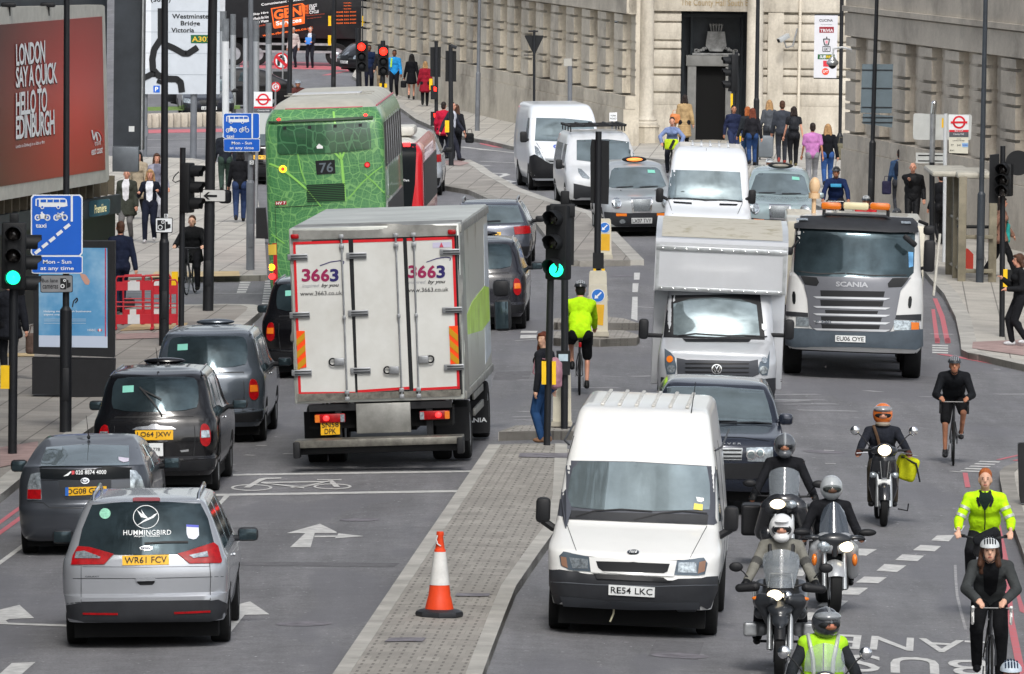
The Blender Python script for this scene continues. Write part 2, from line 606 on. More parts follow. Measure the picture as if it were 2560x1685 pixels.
def paving(name,a,b,j,bw,bh,rot,mort=.02,dirt='8f8b86'):
 m,t,p,N,L=nodes(name)
 v=mapping(t,rot)
 br=N('ShaderNodeTexBrick'); L(v,br.inputs['Vector'])
 br.inputs['Scale'].default_value=1
 br.inputs['Brick Width'].default_value=bw; br.inputs['Row Height'].default_value=bh
 br.inputs['Mortar Size'].default_value=mort; br.inputs['Color1'].default_value=lin(a); br.inputs['Color2'].default_value=lin(b)
 br.inputs['Mortar'].default_value=lin(j); br.inputs['Mortar Smooth'].default_value=.3
 st=ramp(t,noise(t,v,.7,6,.65),[(.32,.72),(.68,1.08)])
 fn=ramp(t,noise(t,v,25,3),[(.3,.88),(.7,1.08)])
 L(mixc(t,1,mixc(t,1,br.outputs[0],st,'MULTIPLY'),fn,'MULTIPLY'),p.inputs['Base Color'])
 p.inputs['Roughness'].default_value=.8
 return m
M_slab=paving('pavement_slabs','8e8a84','a09b94','68645f',1.3,.62,RDA+math.pi/2,.016)
M_slabr=paving('pavement_slabs_pale','aeaaa2','b9b5ac','7d7974',1.3,.62,RDA+math.pi/2,.016)
def blister():
 m,t,p,N,L=nodes('block_paving')
 v=mapping(t,RDA)
 sx=N('ShaderNodeSeparateXYZ'); L(v,sx.inputs[0])
 def mth(op,a,b=None,c=None):
  n=N('ShaderNodeMath'); n.operation=op
  for i,q in enumerate((a,b,c)):
   if q is None: continue
   if isinstance(q,(int,float)): n.inputs[i].default_value=q
   else: L(q,n.inputs[i])
  return n.outputs[0]
 row=mth('FRACT',mth('DIVIDE',sx.outputs[0],.125))
 colx=mth('LESS_THAN',mth('ABSOLUTE',mth('SUBTRACT',row,.5)),.12)
 al=mth('FRACT',mth('DIVIDE',sx.outputs[1],.42))
 dash=mth('LESS_THAN',al,.5)
 wob=mth('GREATER_THAN',noise(t,v,3,2),.36)
 dot=mth('MULTIPLY',mth('MULTIPLY',colx,dash),wob)
 cross=mth('LESS_THAN',mth('FRACT',mth('DIVIDE',sx.outputs[1],4.6)),.03)
 base=ramp(t,noise(t,v,1.0,6,.7),[(.3,'8b8882'),(.7,'9f9b94')])
 cells=N('ShaderNodeTexBrick'); L(v,cells.inputs['Vector']); cells.inputs['Scale'].default_value=1
 cells.inputs['Brick Width'].default_value=.25; cells.inputs['Row Height'].default_value=.5
 cells.inputs['Mortar Size'].default_value=.004
 cells.inputs['Color1'].default_value=(.82,.82,.82,1); cells.inputs['Color2'].default_value=(1.05,1.05,1.05,1); cells.inputs['Mortar'].default_value=(.8,.8,.8,1)
 c=mixc(t,1,base,cells.outputs[0],'MULTIPLY')
 c=mixc(t,mth('MULTIPLY',cross,.35),c,'6b6763')
 c=mixc(t,mth('MULTIPLY',dot,.6),c,'433f3d')
 L(c,p.inputs['Base Color']); p.inputs['Roughness'].default_value=.85
 return m
M_blist=blister()
M_kerb=mat('granite_kerb','aba9a3',.75,var=.28,vs=1.2,bump=.2)
M_kerbd=mat('worn_kerb','8d8a84',.8,var=.35,vs=1.2,bump=.2)
M_line=mat('road_marking_white','d9d9d6',.6,var=.2,vs=7,dirt='a9a9a8')
M_rline=mat('road_marking_red','c8545c',.65,var=.15,vs=6,dirt='b07078')
M_tact=mat('tactile_buff','c2ad85',.8,var=.2,vs=3)
M_tactr=mat('tactile_red','a18a86',.8,var=.25,vs=3)
def strips():
 mb=MB()
 D=[-500,-CW,0,CW,500]
 T_=[0,60]+[60+20*i for i in range(1,30)]+[1000,3500]
 P=[]
 for t in T_:
  for d in D:
   q=CRO+CRD*(t-95)+CRN*d
   P.append((q.x,q.y,G(q.x,q.y)))
 n=len(D)
 fs=[(j*n+i,j*n+i+1,(j+1)*n+i+1,(j+1)*n+i) for j in range(len(T_)-1) for i in range(n-1)]
 return mb.add(P,fs)
tag(put('road',strips(),M_asp),kind='structure')
def cutpoly(xy):
 """split a plan polygon along the creases of the crowned road and give it its heights"""
 bm=bmesh.new()
 vs=[bm.verts.new((p[0],p[1],0)) for p in xy]
 bm.faces.new(vs)
 for d in (-CW,0,CW):
  q=CRO+CRN*d
  bmesh.ops.bisect_plane(bm,geom=bm.verts[:]+bm.edges[:]+bm.faces[:],dist=1e-6,plane_co=(q.x,q.y,0),plane_no=(CRN.x,CRN.y,0))
 bmesh.ops.triangulate(bm,faces=bm.faces[:])
 bm.verts.index_update()
 v=[(q.co.x,q.co.y) for q in bm.verts]; f=[tuple(q.index for q in fc.verts) for fc in bm.faces]
 be=[tuple(q.index for q in e.verts) for e in bm.edges if len(e.link_faces) == 1]
 bm.free()
 return v,f,be
def plan(px,z=0.0): return [tuple(gp(a,b,z).xy) for a,b in px]
def sheet(mb,px,lift=.006,xy=None,z=0):
 v,f,be=cutpoly(xy or plan(px,z))
 f=[(q if ((Vector(v[q[1]])-Vector(v[q[0]])).cross(Vector(v[q[2]])-Vector(v[q[0]])) > 0) else q[::-1]) for q in f]
 mb.add([(a[0],a[1],G(*a)+lift) for a in v],f)
def raised(name,xy,h,mt,label=None):
 v,f,be=cutpoly(xy)
 mb=MB()
 n=len(v)
 vs=[(a[0],a[1],G(*a)+h) for a in v]+[(a[0],a[1],G(*a)-.15) for a in v]
 mb.add(vs,f+[(a,b,n+b,n+a) for a,b in be])
 return tag(put(name,mb,mt),kind='structure')
def kerb(name,xy,width,h,mt,side=1,stone=3.0,closed=False):
 """kerb stones laid along a plan path; the path is the outer edge, the stones lie on its `side`"""
 mb=MB()
 pts=[Vector(p) for p in xy]
 if closed: pts.append(pts[0])
 nrm=[]
 for i in range(len(pts)):
  a=pts[max(i-1,0)]; b=pts[min(i+1,len(pts)-1)]
  if closed and i in (0,len(pts)-1): a,b=pts[-2],pts[1]
  d=(b-a).normalized(); nrm.append(Vector((-d.y,d.x))*side)
 for i in range(len(pts)-1):
  L=(pts[i+1]-pts[i]).length
  k=max(1,int(round(L/stone)))
  for j in range(k):
   g=.012/L if L > .3 else 0
   t0,t1=j/k+g,(j+1)/k-(g if not closed else 0)
   q=[]
   for t in (t0,t1):
    o=pts[i].lerp(pts[i+1],t); nn=nrm[i].lerp(nrm[i+1],t)
    q.append(o); q.append(o+nn*width)
   vs=[]
   for p in q:
    vs.append((p.x,p.y,G(p.x,p.y)+h));
   for p in q: vs.append((p.x,p.y,G(p.x,p.y)-.15))
   mb.add(vs,[(0,2,3,1),(4,5,7,6),(0,1,5,4),(2,6,7,3),(0,4,6,2),(1,3,7,5)])
 return tag(put(name,mb,mt),kind='structure')
KH=.12
isl_l=[(700,1870),(832,1685),(1048,1366),(1222,1112)]
isl_r=[(1418,1110),(1414,1240),(1392,1320),(1345,1385),(1290,1465),(1262,1534),(1222,1640),(1206,1685),(1150,1870)]
pl=plan(isl_l,KH)+plan(isl_r,KH)
raised('traffic_island',pl,KH,M_blist)
kerb('island_kerb',plan(isl_l,KH),-.18,KH+.006,M_kerb,1)
kerb('island_kerb',plan(isl_r,KH),-.18,KH+.006,M_kerb,1)
kerb('island_kerb',plan([(1222,1112),(1418,1110)],KH),-.16,.05,M_kerb,1)
ref1=[(1246,1080),(1290,1064),(1440,1064),(1455,1078)]
raised('refuge_island',plan(ref1,.14),.14,M_blist)
kerb('refuge_kerb',plan([(1290,1064),(1246,1080),(1455,1078)],.14),.1,.146,M_kerbd,1,2)
ref2=[(1384,845),(1384,828),(1560,826),(1600,838),(1592,845),(1500,848),(1420,848)]
raised('refuge_island',plan(ref2,.14),.14,M_blist)
kerb('refuge_kerb',plan([(1384,845),(1420,848),(1500,848),(1592,845),(1600,838)],.14),.12,.146,M_kerbd,1,2)
ref3=[(1384,806),(1384,796),(1470,788),(1560,796),(1598,808),(1500,808)]
raised('refuge_island',plan(ref3,.14),.14,M_blist)
kerb('refuge_kerb',plan([(1384,806),(1500,808),(1598,808)],.14),.12,.146,M_kerbd,1,2)
i4l=[(1104,398),(1106,459),(1200,475),(1262,502),(1320,522),(1366,552),(1400,594),(1437,645),(1446,652)]
i4r=[(1576,650),(1530,602),(1465,534),(1347,498),(1273,471),(1200,430),(1184,417),(1150,400)]
raised('long_island',plan(i4l,KH)+plan(i4r,KH),KH,M_slab)
kerb('long_island_kerb',plan(i4l[1:],KH),.3,KH+.006,M_kerbd,-1)
kerb('long_island_kerb',plan(i4r,KH),.3,KH+.006,M_kerb,-1)
kerb('long_island_kerb',plan([(1446,652),(1576,650)],KH),.3,KH+.006,M_kerbd,-1)
pvl=[(-260,1430),(0,1238),(73,1178),(330,998),(618,806),(654,776),(657,768),(636,762),(560,760),(300,765),(60,768)]
raised('pavement',plan(pvl+[(-900,768),(-1500,1430)],KH),KH,M_slab)
kerb('pavement_kerb',plan(pvl[:10],KH),.3,KH+.006,M_kerb,1)
pv2=[(60,699),(323,696),(560,690),(668,688),(662,600),(645,500),(618,440),(560,408),(480,396),(340,392),(200,388)]
raised('pavement',plan(pv2+[(-900,388),(-1100,699)],KH),KH,M_slabr)
kerb('pavement_kerb',plan(pv2,KH),.3,KH+.006,M_kerb,1)
pvr=[(880,190),(935,222),(1040,298),(1100,324),(1147,338),(1220,352),(1303,371),(1400,382),(1600,395),(1660,399),(1800,425),(1950,470),(2100,540),(2220,610),(2300,665),(2336,708),(2360,734),(2389,793),(2401,850),(2403,874),(2420,882),(2445,886),(2560,912),(2800,970)]
raised('pavement',plan(pvr+[(3600,970),(3300,420),(1700,330),(1300,250),(985,190),(900,150)],KH),KH,M_slabr)
kerb('pavement_kerb',plan(pvr,KH),.3,KH+.006,M_kerb,1)
pvb=[(2700,1120),(2560,1150),(2510,1168),(2499,1180),(2500,1200),(2508,1240),(2524,1290),(2545,1345),(2600,1500),(2700,1850)]
raised('pavement',plan(pvb+[(3500,1850),(3400,1120)],KH),KH,M_slabr)
kerb('pavement_kerb',plan(pvb,KH),.22,KH+.006,M_kerbd,1)
tp=MB(); sheet(tp,[(372,695),(600,691),(598,679),(388,680)],KH+.012,z=KH)
sheet(tp,[(300,828),(462,822),(470,808),(330,812)],KH+.012,z=KH)
sheet(tp,[(10,893),(86,892),(86,884),(20,884)],KH+.012,z=KH)
tag(put('tactile_paving',tp,M_tact),kind='structure')
tp=MB(); sheet(tp,[(2430,872),(2560,890),(2560,850),(2432,856)],KH+.012,z=KH)
sheet(tp,[(0,1120),(95,1105),(90,1150),(0,1170)],KH+.012,z=KH)
sheet(tp,[(1115,412),(1150,415),(1175,408),(1150,402),(1112,402)],KH+.012,z=KH)
sheet(tp,[(290,850),(400,846),(400,832),(290,836)],KH+.012,z=KH)
tag(put('tactile_paving',tp,M_tactr),kind='structure')
tp=MB(); sheet(tp,[(1296,1144),(1420,1146),(1422,1134),(1300,1134)],KH+.010,z=KH)
sheet(tp,[(1138,1492),(1222,1492),(1226,1485),(1142,1484)],KH+.010,z=KH)
sheet(tp,[(960,1606),(1056,1606),(1066,1596),(975,1596)],KH+.010,z=KH)
tag(put('drain_cover',tp,mat('drain_cover_iron','77747a',.7,var=.4,vs=5)),kind='structure')
mk=MB(); rd=MB()
def ln(a,b,w,mb=None,lift=.006):
 p,q=Vector(gp(*a).xy),Vector(gp(*b).xy)
 d=(q-p).normalized(); n=Vector((-d.y,d.x))*w/2
 sheet(mb if mb is not None else mk,None,lift,xy=[tuple(p-n),tuple(q-n),tuple(q+n),tuple(p+n)])
sheet(mk,[(582,1186),(1178,1177),(1176,1181),(582,1190)])
sheet(mk,[(529,1236),(1148,1226),(1146,1231),(529,1241)])
sheet(mk,C('a2',1905,50,1955,50,1855,150,1835,140))
def stroke(pts,w,mb=None,lift=.007):
 for a,b in zip(pts[:-1],pts[1:]): sheet(mb if mb is not None else mk,None,lift,xy=seg(a,b,w))
def seg(a,b,w):
 p,q=Vector(gp(*a).xy),Vector(gp(*b).xy)
 d=(q-p).normalized(); n=Vector((-d.y,d.x))*w/2; d *= w*.18
 return [tuple(p-n-d),tuple(q-n+d),tuple(q+n+d),tuple(p+n-d)]
def ring(cx,cy,rx,ry,wx,wy):
 o=ell(cx,cy,rx,ry,28); i_=ell(cx,cy,rx-wx,ry-wy,28)
 for k in range(28):
  j=(k+1) % 28
  sheet(mk,[o[k],o[j],i_[j],i_[k]],.007)
ring(629,1220,52,8.2,7,2.2); ring(831,1217,48,7.2,7,2.2)
def spoly(k,*v): sheet(mk,C(k,*v),.009)
spoly('b8',30,1428,165,1352,215,1345,350,1342,352,1352,225,1358,185,1372,85,1430)
spoly('b8',180,1382,770,1372,770,1382,180,1392)
spoly('b8',185,1392,230,1392,545,1420,545,1435,495,1430)
spoly('b8',500,1420,690,1384,730,1384,550,1426)
spoly('b8',425,1425,590,1408,590,1416,440,1432)
spoly('b8',655,1359,862,1359,862,1366,655,1366)
spoly('b8',745,1368,790,1368,850,1422,800,1424)
sheet(mk,C('b2',395,370,680,290,822,360,820,368,635,368,600,490,425,490,555,370))
sheet(mk,C('b2',632,392,838,390,832,402,632,405))
sheet(mk,C('b2',838,372,1050,395,806,415))
sheet(mk,C('a2',1985,985,2125,950,2290,1060,2080,1065,1950,1228,1900,1240,1900,1010))
sheet(mk,C('a2',-60,1035,165,980,290,1092,80,1100,48,1112,70,1132,560,1148,600,1150,600,1166,-60,1142))
sheet(mk,C('a2',-40,1600,100,1475,300,1467,150,1600))
sheet(mk,C('a2',-40,632,190,462,190,500,-40,668))
sheet(rd,C('a2',-40,290,175,132,175,165,-40,325)); sheet(rd,C('a2',-40,375,185,212,185,250,-40,415))
for q in ([1640,390,1790,385,1740,440,1590,432],[1500,470,1675,480,1620,525,1435,515],[1345,550,1530,562,1475,608,1285,598],[1195,632,1380,645,1300,702,1125,690],[1020,740,1215,745,1140,797,950,790],[880,832,1055,835,975,895,800,890],
[700,935,885,945,820,1000,620,993],[550,1042,710,1050,650,1112,480,1105],[960,500,1130,507,1040,562,900,556],[1790,305,1880,305,1850,352,1785,350],[410,660,560,665,500,735,380,730],[380,1455,470,1460,430,1600,330,1600]):
 sheet(mk,C('d2',*q))
def gtext(s,quadpx,bold=.03,space=1.0,mb=None):
 v,f=text2d(s,bold,0,space)
 vs=[]
 for a in v:
  p=bil(quadpx,a[0],a[1]); g=gp(p[0],p[1]); vs.append((g.x,g.y,G(g.x,g.y)+.007))
 (mb or mk).add(vs,f)
gtext('LANE',[C('d2',2120,1395)[0],C('d2',745,1350)[0],C('d2',770,1228)[0],C('d2',2110,1295)[0]],.012,1.04)
gtext('BUS',[C('d2',2070,1585)[0],C('d2',880,1545)[0],C('d2',880,1398)[0],C('d2',2060,1455)[0]],.012,1.1)
stroke(C('c4',50,110,200,118,230,128,110,160,290,186,175,207,320,212),.2)
stroke(C('c4',0,45,90,52),.12); stroke(C('c4',0,70,60,76),.12)
stroke(C('c0',0,1272,330,1302),.2); stroke(C('c0',0,1372,345,1388),.12)
stroke(C('b0',1880,1250,2370,1305),.2)
for q in ([1310,960,1360,960,1355,1020,1308,1020],[1298,1050,1348,1050,1340,1125,1294,1125],[1295,1165,1340,1165,1338,1370,1285,1350]):
 sheet(mk,C('c4',*q))
stroke(C('c4',1340,1250,1470,1256),.08)
sheet(mk,C('c8',350,95,490,95,480,112,342,112)); sheet(mk,C('c8',345,130,482,128,478,156,340,158)); stroke(C('c8',305,178,470,168),.08)
for k in range(5):
 y=1037+k*20
 sheet(mk,C('a4',2040-k*6,y,2130-k*9,y,2126-k*9,y+13,2036-k*6,y+13))
for k in range(11):
 y=1025+k*21
 sheet(mk,C('a4',2255-k*3,y,2320,y,2320,y+13,2252-k*3,y+13))
stroke([(300,731),(655,734)],.08)
for k in range(5):
 y=1200+k*20
 sheet(mk,C('d8',2010-k*40,y,2180-k*40,y+6,2165-k*40,y+15,1990-k*40,y+9))
for k in range(4):
 y=212+k*20
 sheet(mk,C('d8',1600,y,1735,y+4,1735,y+15,1600,y+11))
for q in ([690,1110,757,1113],[700,1222,770,1224],[1040,1245,1070,1246],[1765,1288,1840,1296],[1790,1178,1815,1179],[2130,420,2170,421],[1410,1152,1460,1157],[1590,120,1770,124]):
 stroke(C('d8',*q),.1)
for q in ([150,1068,215,1070],[50,1150,120,1153],[375,1140,445,1141]): stroke(C('b8',*q),.1)
for q in ([2120,235,2165,235,2245,590,2190,590],[2190,590,2245,590,2295,1100,2235,1100],[2235,1100,2295,1100,2400,1600,2330,1600],[2305,850,2330,850,2400,1060,2345,1035]):
 sheet(rd,C('d2',*q))
sheet(rd,C('d8',1858,1300,1900,1302,1925,1425,1880,1425)); sheet(rd,C('d8',2005,1300,2045,1300,2060,1425,2035,1425))
sheet(rd,C('d8',2140,1190,2360,1140,2360,1150,2180,1192)); sheet(rd,C('d8',2280,1196,2380,1176,2380,1186,2310,1200))
sheet(rd,C('d4',1592,1270,1622,1270,1665,1560,1625,1560)); sheet(rd,C('d4',1604,1178,1640,1178,1705,1330,1755,1560,1710,1560,1665,1340))
sheet(rd,C('d8',1622,155,1665,155,1665,192,1625,192)); sheet(rd,C('d8',1708,155,1752,155,1758,196,1712,196))
sheet(rd,C('d8',1630,290,1720,292,2030,350,2380,410,2380,422,2030,362,1720,306))
sheet(rd,C('b0',1870,1150,1990,1170,2200,1220,2380,1262,2380,1276,2180,1236,1900,1186))
sheet(rd,C('c0',0,1205,130,1232,260,1264,120,1252,0,1225))
for x0 in (1480,1650): sheet(rd,C('b0',x0-700,540+(x0-1480)*.3,x0-600,530+(x0-1480)*.3,x0-900,590+(x0-1480)*.3,x0-960,590+(x0-1480)*.3))
stroke([(345,350),(620,345)],.15); stroke([(345,369),(560,373)],.1); stroke([(330,300),(300,330)],.1)
stroke([(590,200),(700,196)],.2); stroke([(640,215),(720,224)],.12)
sheet(rd,[(340,305+20),(560,300+22),(560,330),(340,334)],.006)
sheet(rd,[(600,150),(900,160),(900,176),(600,170)],.005)
tag(put('road_markings',mk,M_line),kind='structure')
tag(put('red_route_lines',rd,M_rline),kind='structure')
M_pat=mat('asphalt_patch','68686b',.85,var=.3,vs=9,bump=.3)
pt_=MB()
for q in ([(560,1404),(1000,1408),(985,1418),(560,1414)],[(1240,930),(1330,928),(1322,948),(1232,950)],[(1900,1240),(2010,1246),(2000,1275),(1885,1268)],[(560,1320),(640,1318),(628,1345),(545,1346)],[(1640,1600),(1760,1606),(1745,1650),(1620,1640)],
[(2200,930),(2420,950),(2400,968),(2190,946)],[(1250,700),(1330,700),(1325,720),(1245,719)]): sheet(pt_,q,.003)
tag(put('road_patches',pt_,M_pat),kind='structure')
sm=MB()
def smear(pts,w):
 for a,b in zip(pts[:-1],pts[1:]): sheet(sm,None,.0045,xy=seg(a,b,w))
for k in range(26):
 random.seed(k*7+1); x=random.uniform(1250,2540); y=random.uniform(985,1060) if k % 3 else random.uniform(860,990); smear([(x,y),(x+random.uniform(30,150),y+random.uniform(-2,3))],random.uniform(.08,.25))
smear(C('d2',1795,640,1800,760,1812,900,1840,1020,1885,1190),.035)
for k in range(70):
 random.seed(k+500); x=random.uniform(540,2500); y=random.uniform(1120,1680); smear([(x,y),(x+random.uniform(3,8),y+random.uniform(-1,1))],.05)
tag(put('road_scuffs',sm,mat('road_scuff_pale','9b9b9d',.8,var=.3,vs=8)),kind='structure')
mh=MB()
for (x,y,r) in ((760,1560,.33),(2060,1130,.33),(1560,690,.3),(900,1300,.28),(1700,1640,.33)):
 g=gp(x,y); n=20; mh.add([(g.x+r*math.cos(6.2832*i/n),g.y+r*math.sin(6.2832*i/n),G(g.x+r*math.cos(6.2832*i/n),g.y+r*math.sin(6.2832*i/n))+.005) for i in range(n)],[tuple(range(n))])
tag(put('manhole_covers',mh,mat('drain_cover_iron','4b4a4d',.7,var=.4,vs=5)),kind='structure')
# ================================================================ STONE BUILDINGS
def stone(name,a,b,st):
 m,t,p,N,L=nodes(name)
 v=mapping(t,0)
 v2=mapping(t,0,(1,.12,.25))
 c=ramp(t,noise(t,v,.5,7,.7),[(.3,a),(.7,b)])
 c=mixc(t,ramp(t,noise(t,v2,1.6,5,.7),[(.46,0.),(.68,.8)]),c,st)
 c=mixc(t,1,c,ramp(t,noise(t,v,14,3),[(.3,.9),(.7,1.06)]),'MULTIPLY')
 L(c,p.inputs['Base Color']); p.inputs['Roughness'].default_value=.85
 bp=N('ShaderNodeBump'); bp.inputs['Strength'].default_value=.35; bp.inputs['Distance'].default_value=.02
 L(noise(t,v,9,4),bp.inputs['Height']); L(bp.outputs[0],p.inputs['Normal'])
 return m
M_st1=stone('portland_stone','afa797','cfc7b7','7d756a')
M_st2=stone('portland_stone_weathered','aaa296','c4bcae','837c72')
M_st3=stone('portal_stone','b7b0a3','d2ccbf','8d867b')
CRS=[0,.63,1.31,1.73,2.28,2.51,3.1,3.37,3.95,4.25]
def facade(th,A,B,mt,z0,dz,phase,M=3.9,e=.27,top=9.0,full=True):
 A,B=Vector(A),Vector(B)
 L=(B-A).length; d=(B-A)/L
 n=Vector((d.y,-d.x))
 if n.x > 0: n=-n
 mb=MB()
 def bx(u0,u1,p0,p1,za,zb):
  vs=[]
  for z in (za,zb):
   for u,p in ((u0,p0),(u1,p0),(u1,p1),(u0,p1)):
    q=A+d*u+n*p; vs.append((q.x,q.y,z0+z))
  mb.add([Vector(v)-th.M.translation for v in vs],[(0,3,2,1),(4,5,6,7),(0,1,5,4),(1,2,6,5),(2,3,7,6),(3,0,4,7)])
 cr=[c+(dz if i > 1 else 0) for i,c in enumerate(CRS)]
 top_=cr[-1]
 bx(0,L,-.12,0.0,-.3,top_)
 bx(-.0,L,.0,e+.10,-.3,cr[2]-.02)
 bx(0,L,0,e+.04,top_+.02,top_+.62)
 bx(0,L,-.12,e-.03,top_-.0,top_+.66)
 bx(0,L,-.12,e+.12,top_+.66,top_+.8)
 bx(0,L,-.12,e+.02,top_+.8,top)
 k=0
 for i in range(2,len(cr)-1):
  za,zb=cr[i]+.045,cr[i+1]-.03
  if i == 2:
   u=(phase % 1.3)-1.3
   while u < L:
    bx(max(u+.02,0),min(u+1.28,L),0,e+.05,cr[2]-.01,zb); u += 1.3
   continue
  u=phase-M
  while u < L:
   a,b=max(u,0),min(u+2.0,L)
   if b > a: bx(a,b,0,e,za,zb)
   a,b=max(u+2.0,0),min(u+M,L)
   if b > a: bx(a,b,0,.02,za,zb)
   u += M
  u=phase-M
  while u < L:
   a,b=max(u,0),min(u+1.98,L)
   if b > a: bx(a,b,0,e-.13,zb-.001,cr[i+1]+.046)
   u += M
 th.add('wall',mb.mesh('wall',ang=20),mt)
def Zat(y): return F/((y+345)/8.93)
z0=-.1
tb=Th('stone_building','pale grooved stone building with a dark doorway and round columns behind the vans','building',(3.7,281,0),tilt=False)
T0=tb.M.translation
facade(tb,(-5.9,357),(3.75,280.0),M_st1,z0,0,.4)
def W(th,mb):
 mb.v=[v-th.M.translation for v in mb.v]; return mb
pm=MB()
PY=284.0
def X(px): return (px-CX)*PY/F
for (xa,xb) in ((3.75,X(1694)),(X(1860),X(2200))):
 pm.box(((xa+xb)/2,PY+.5,z0+.5),(xb-xa,1.0,1.7))
 for i in range(2,len(CRS)-1):
  za,zb=CRS[i]+.03,CRS[i+1]-.03
  pm.box(((xa+xb)/2,PY+.5,z0+(za+zb)/2),(xb-xa,.92+(.08 if i % 2 else .1),zb-za),bev=.015)
 pm.box(((xa+xb)/2,PY+.56,z0+2.6),(xb-xa-.02,.9,3.6))
pm.box(((3.75+X(2200))/2,PY+.45,z0+4.85),(X(2200)-3.75,1.1,1.1),bev=.02)
pm.box((X(1930),PY+.5,z0+2.1),(.5,1.14,4.4),bev=.02)
pm.box(((3.75+X(2200))/2,PY+.5,z0+7.3),(X(2200)-3.75,1.0,3.8))
tb.add('portal_wall',W(tb,pm).mesh(ang=25),M_st3)
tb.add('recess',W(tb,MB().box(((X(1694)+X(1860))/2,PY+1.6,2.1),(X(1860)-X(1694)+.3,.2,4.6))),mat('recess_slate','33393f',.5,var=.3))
dj=MB()
for xx in (1700,1722,1848): dj.box((X(xx),PY+1.3,2.1),(.08,.4,4.4))
dj.box((X(1777),PY+1.25,4.05),(2.0,.4,.12))
tb.add('door_jamb',W(tb,dj),mat('bronze_dark','22282d',.4,metal=.3))
fr=MB(); a,b=X(1712),X(1818)
fr.box((a+.14,PY+1.2,z0+1.42),(.28,.5,2.84),bev=.02); fr.box((b-.03,PY+1.2,z0+1.42),(.2,.5,2.84),bev=.02)
fr.box(((a+b)/2,PY+1.2,z0+2.72),(b-a+.1,.56,.34),bev=.02)
tb.add('door_frame',W(tb,fr),mat('grey_stone_surround','7c7d7c',.7,var=.2))
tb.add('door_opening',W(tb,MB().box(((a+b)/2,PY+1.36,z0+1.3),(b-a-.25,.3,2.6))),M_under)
cr_=MB(); cx=X(1783)
cr_.prism([(cx-.2,2.92),(cx+.2,2.92),(cx+.33,3.1),(cx+.27,3.55),(cx-.27,3.55),(cx-.33,3.1)],PY+1.0,PY+1.3)
for i in range(5): cr_.cyl((cx-.14+.07*i,PY+1.1,z0+3.6),(cx-.18+.09*i,PY+1.1,z0+3.82),.02,.03).sph((cx-.18+.09*i,PY+1.1,z0+3.86),.045,8,6)
for s_ in (-1,1):
 for i in range(5): cr_.sph((cx+s_*(.32+.08*i),PY+1.1,z0+3.12-.035*i),(.06,.08,.05+.02*(i % 2)),10,8)
 cr_.torus((cx+s_*.62,PY+1.1,z0+3.02),.06,.025,'y',16,6)
cr_.box((cx,PY+1.1,z0+2.93),(1.5,.3,.07),bev=.02)
tb.add('crest',W(tb,cr_),mat('weathered_carving','8b8d8e',.7,var=.45,vs=5))
def column(cxp,name='column'):
 x,y=X(cxp),PY-1.2
 mb=MB().lathe([(.42,z0+.72),(.42,z0+.8),(.36,z0+.84),(.38,z0+.9),(.29,z0+.98),(.265,z0+1.05),(.255,z0+4.3),(.25,z0+6.5)],(x,y,0),n=32)
 c=tb.add('column',W(tb,mb),M_st3)
 pb=MB().lathe([(.46,z0-.2),(.46,z0+.66),(.5,z0+.68),(.48,z0+.72)],(x,y,0),n=8)
 o=put('column_base',W(tb,pb).mesh(ang=20),M_st1,c)
column(1604); column(1876)
_lt=MB(); v,f=text2d('The County Hall South Block',0.0,0,1.02)
_s=(X(1864)-X(1694))/.86
_lt.add([(X(1692)+a[0]*_s,PY-.12,z0+4.42+a[1]*.27) for a in v],f)
tb.add('lettering',W(tb,_lt).mesh(fix=False),mat('carved_lettering','9b8763',.6))
dp=MB().cyl((X(1988),PY-.15,-.1),(X(1992),PY-.15,8),.05)
tb.add('drainpipe',W(tb,dp),mat('pipe_cream','cfc7b8',.6))
tw=Th('stone_building','long weathered grooved stone wing behind the bus shelter on the right','building',(8.9,238,0),tilt=False)
facade(tw,(8.95,236.5),(17.4,168.5),M_st2,-.12,.26,-.35+3.9)
eb=MB().box((9.0,236.9,2.0),(.34,.5,4.5),bev=.03); eb.box((8.95,236.9,.9),(.5,.6,.16),bev=.05); eb.box((9.1,237.2,6),(.5,.6,4))
eb.box((9.0,236.9,.3),(.44,.5,1.2),bev=.02)
tw.add('corner_pilaster',W(tw,eb),M_st2)
# ================================================================ DARK BUILDING WITH THE BILLBOARD
db=Th('dark_building','black clad building under and around the big red billboard','building',(-8.2,180.5,0),tilt=False)
q0,q1=Vector((-7.98,180.3)),Vector((-9.3,171.8)); wd=(q1-q0).normalized(); wn=Vector((wd.y,-wd.x)); wn=wn if wn.x > 0 else -wn
M_dk=mat('black_cladding','1f2225',.45,var=.3,vs=1.5)
M_dk2=mat('charcoal_cladding','3c4147',.5,var=.25,vs=1.5)
def slab(mb,u0,u1,p0,p1,za,zb):
 vs=[]
 for z in (za,zb):
  for u,p in ((u0,p0),(u1,p0),(u1,p1),(u0,p1)):
   q=q0+wd*u+wn*p; vs.append((q.x,q.y,z))
 mb.add(vs,[(0,1,2,3),(4,5,6,7),(0,1,5,4),(1,2,6,5),(2,3,7,6),(3,0,4,7)])
mb=MB(); slab(mb,0,22,-2,0,-.3,1.75); db.add('wall',W(db,mb),M_dk)
mb=MB(); slab(mb,-.05,22,0,.1,1.75,2.12); slab(mb,-.05,22,-2,.0,1.76,2.06); db.add('fascia',W(db,mb),M_dk2)
mb=MB()
for i in range(30): slab(mb,.2+i*.7,.3+i*.7,-.3,.02,2.12,2.5)
slab(mb,.4,22,-2,-.3,2.1,2.6); db.add('bracket',W(db,mb),mat('timber_brackets','6b6354',.8,var=.3))
mb=MB(); slab(mb,-.2,22,-3,-.25,2.5,9.5); mb.box((-7.75,180.9,6.2),(.6,.8,6.4)); db.add('upper_wall',W(db,mb),M_dk2)
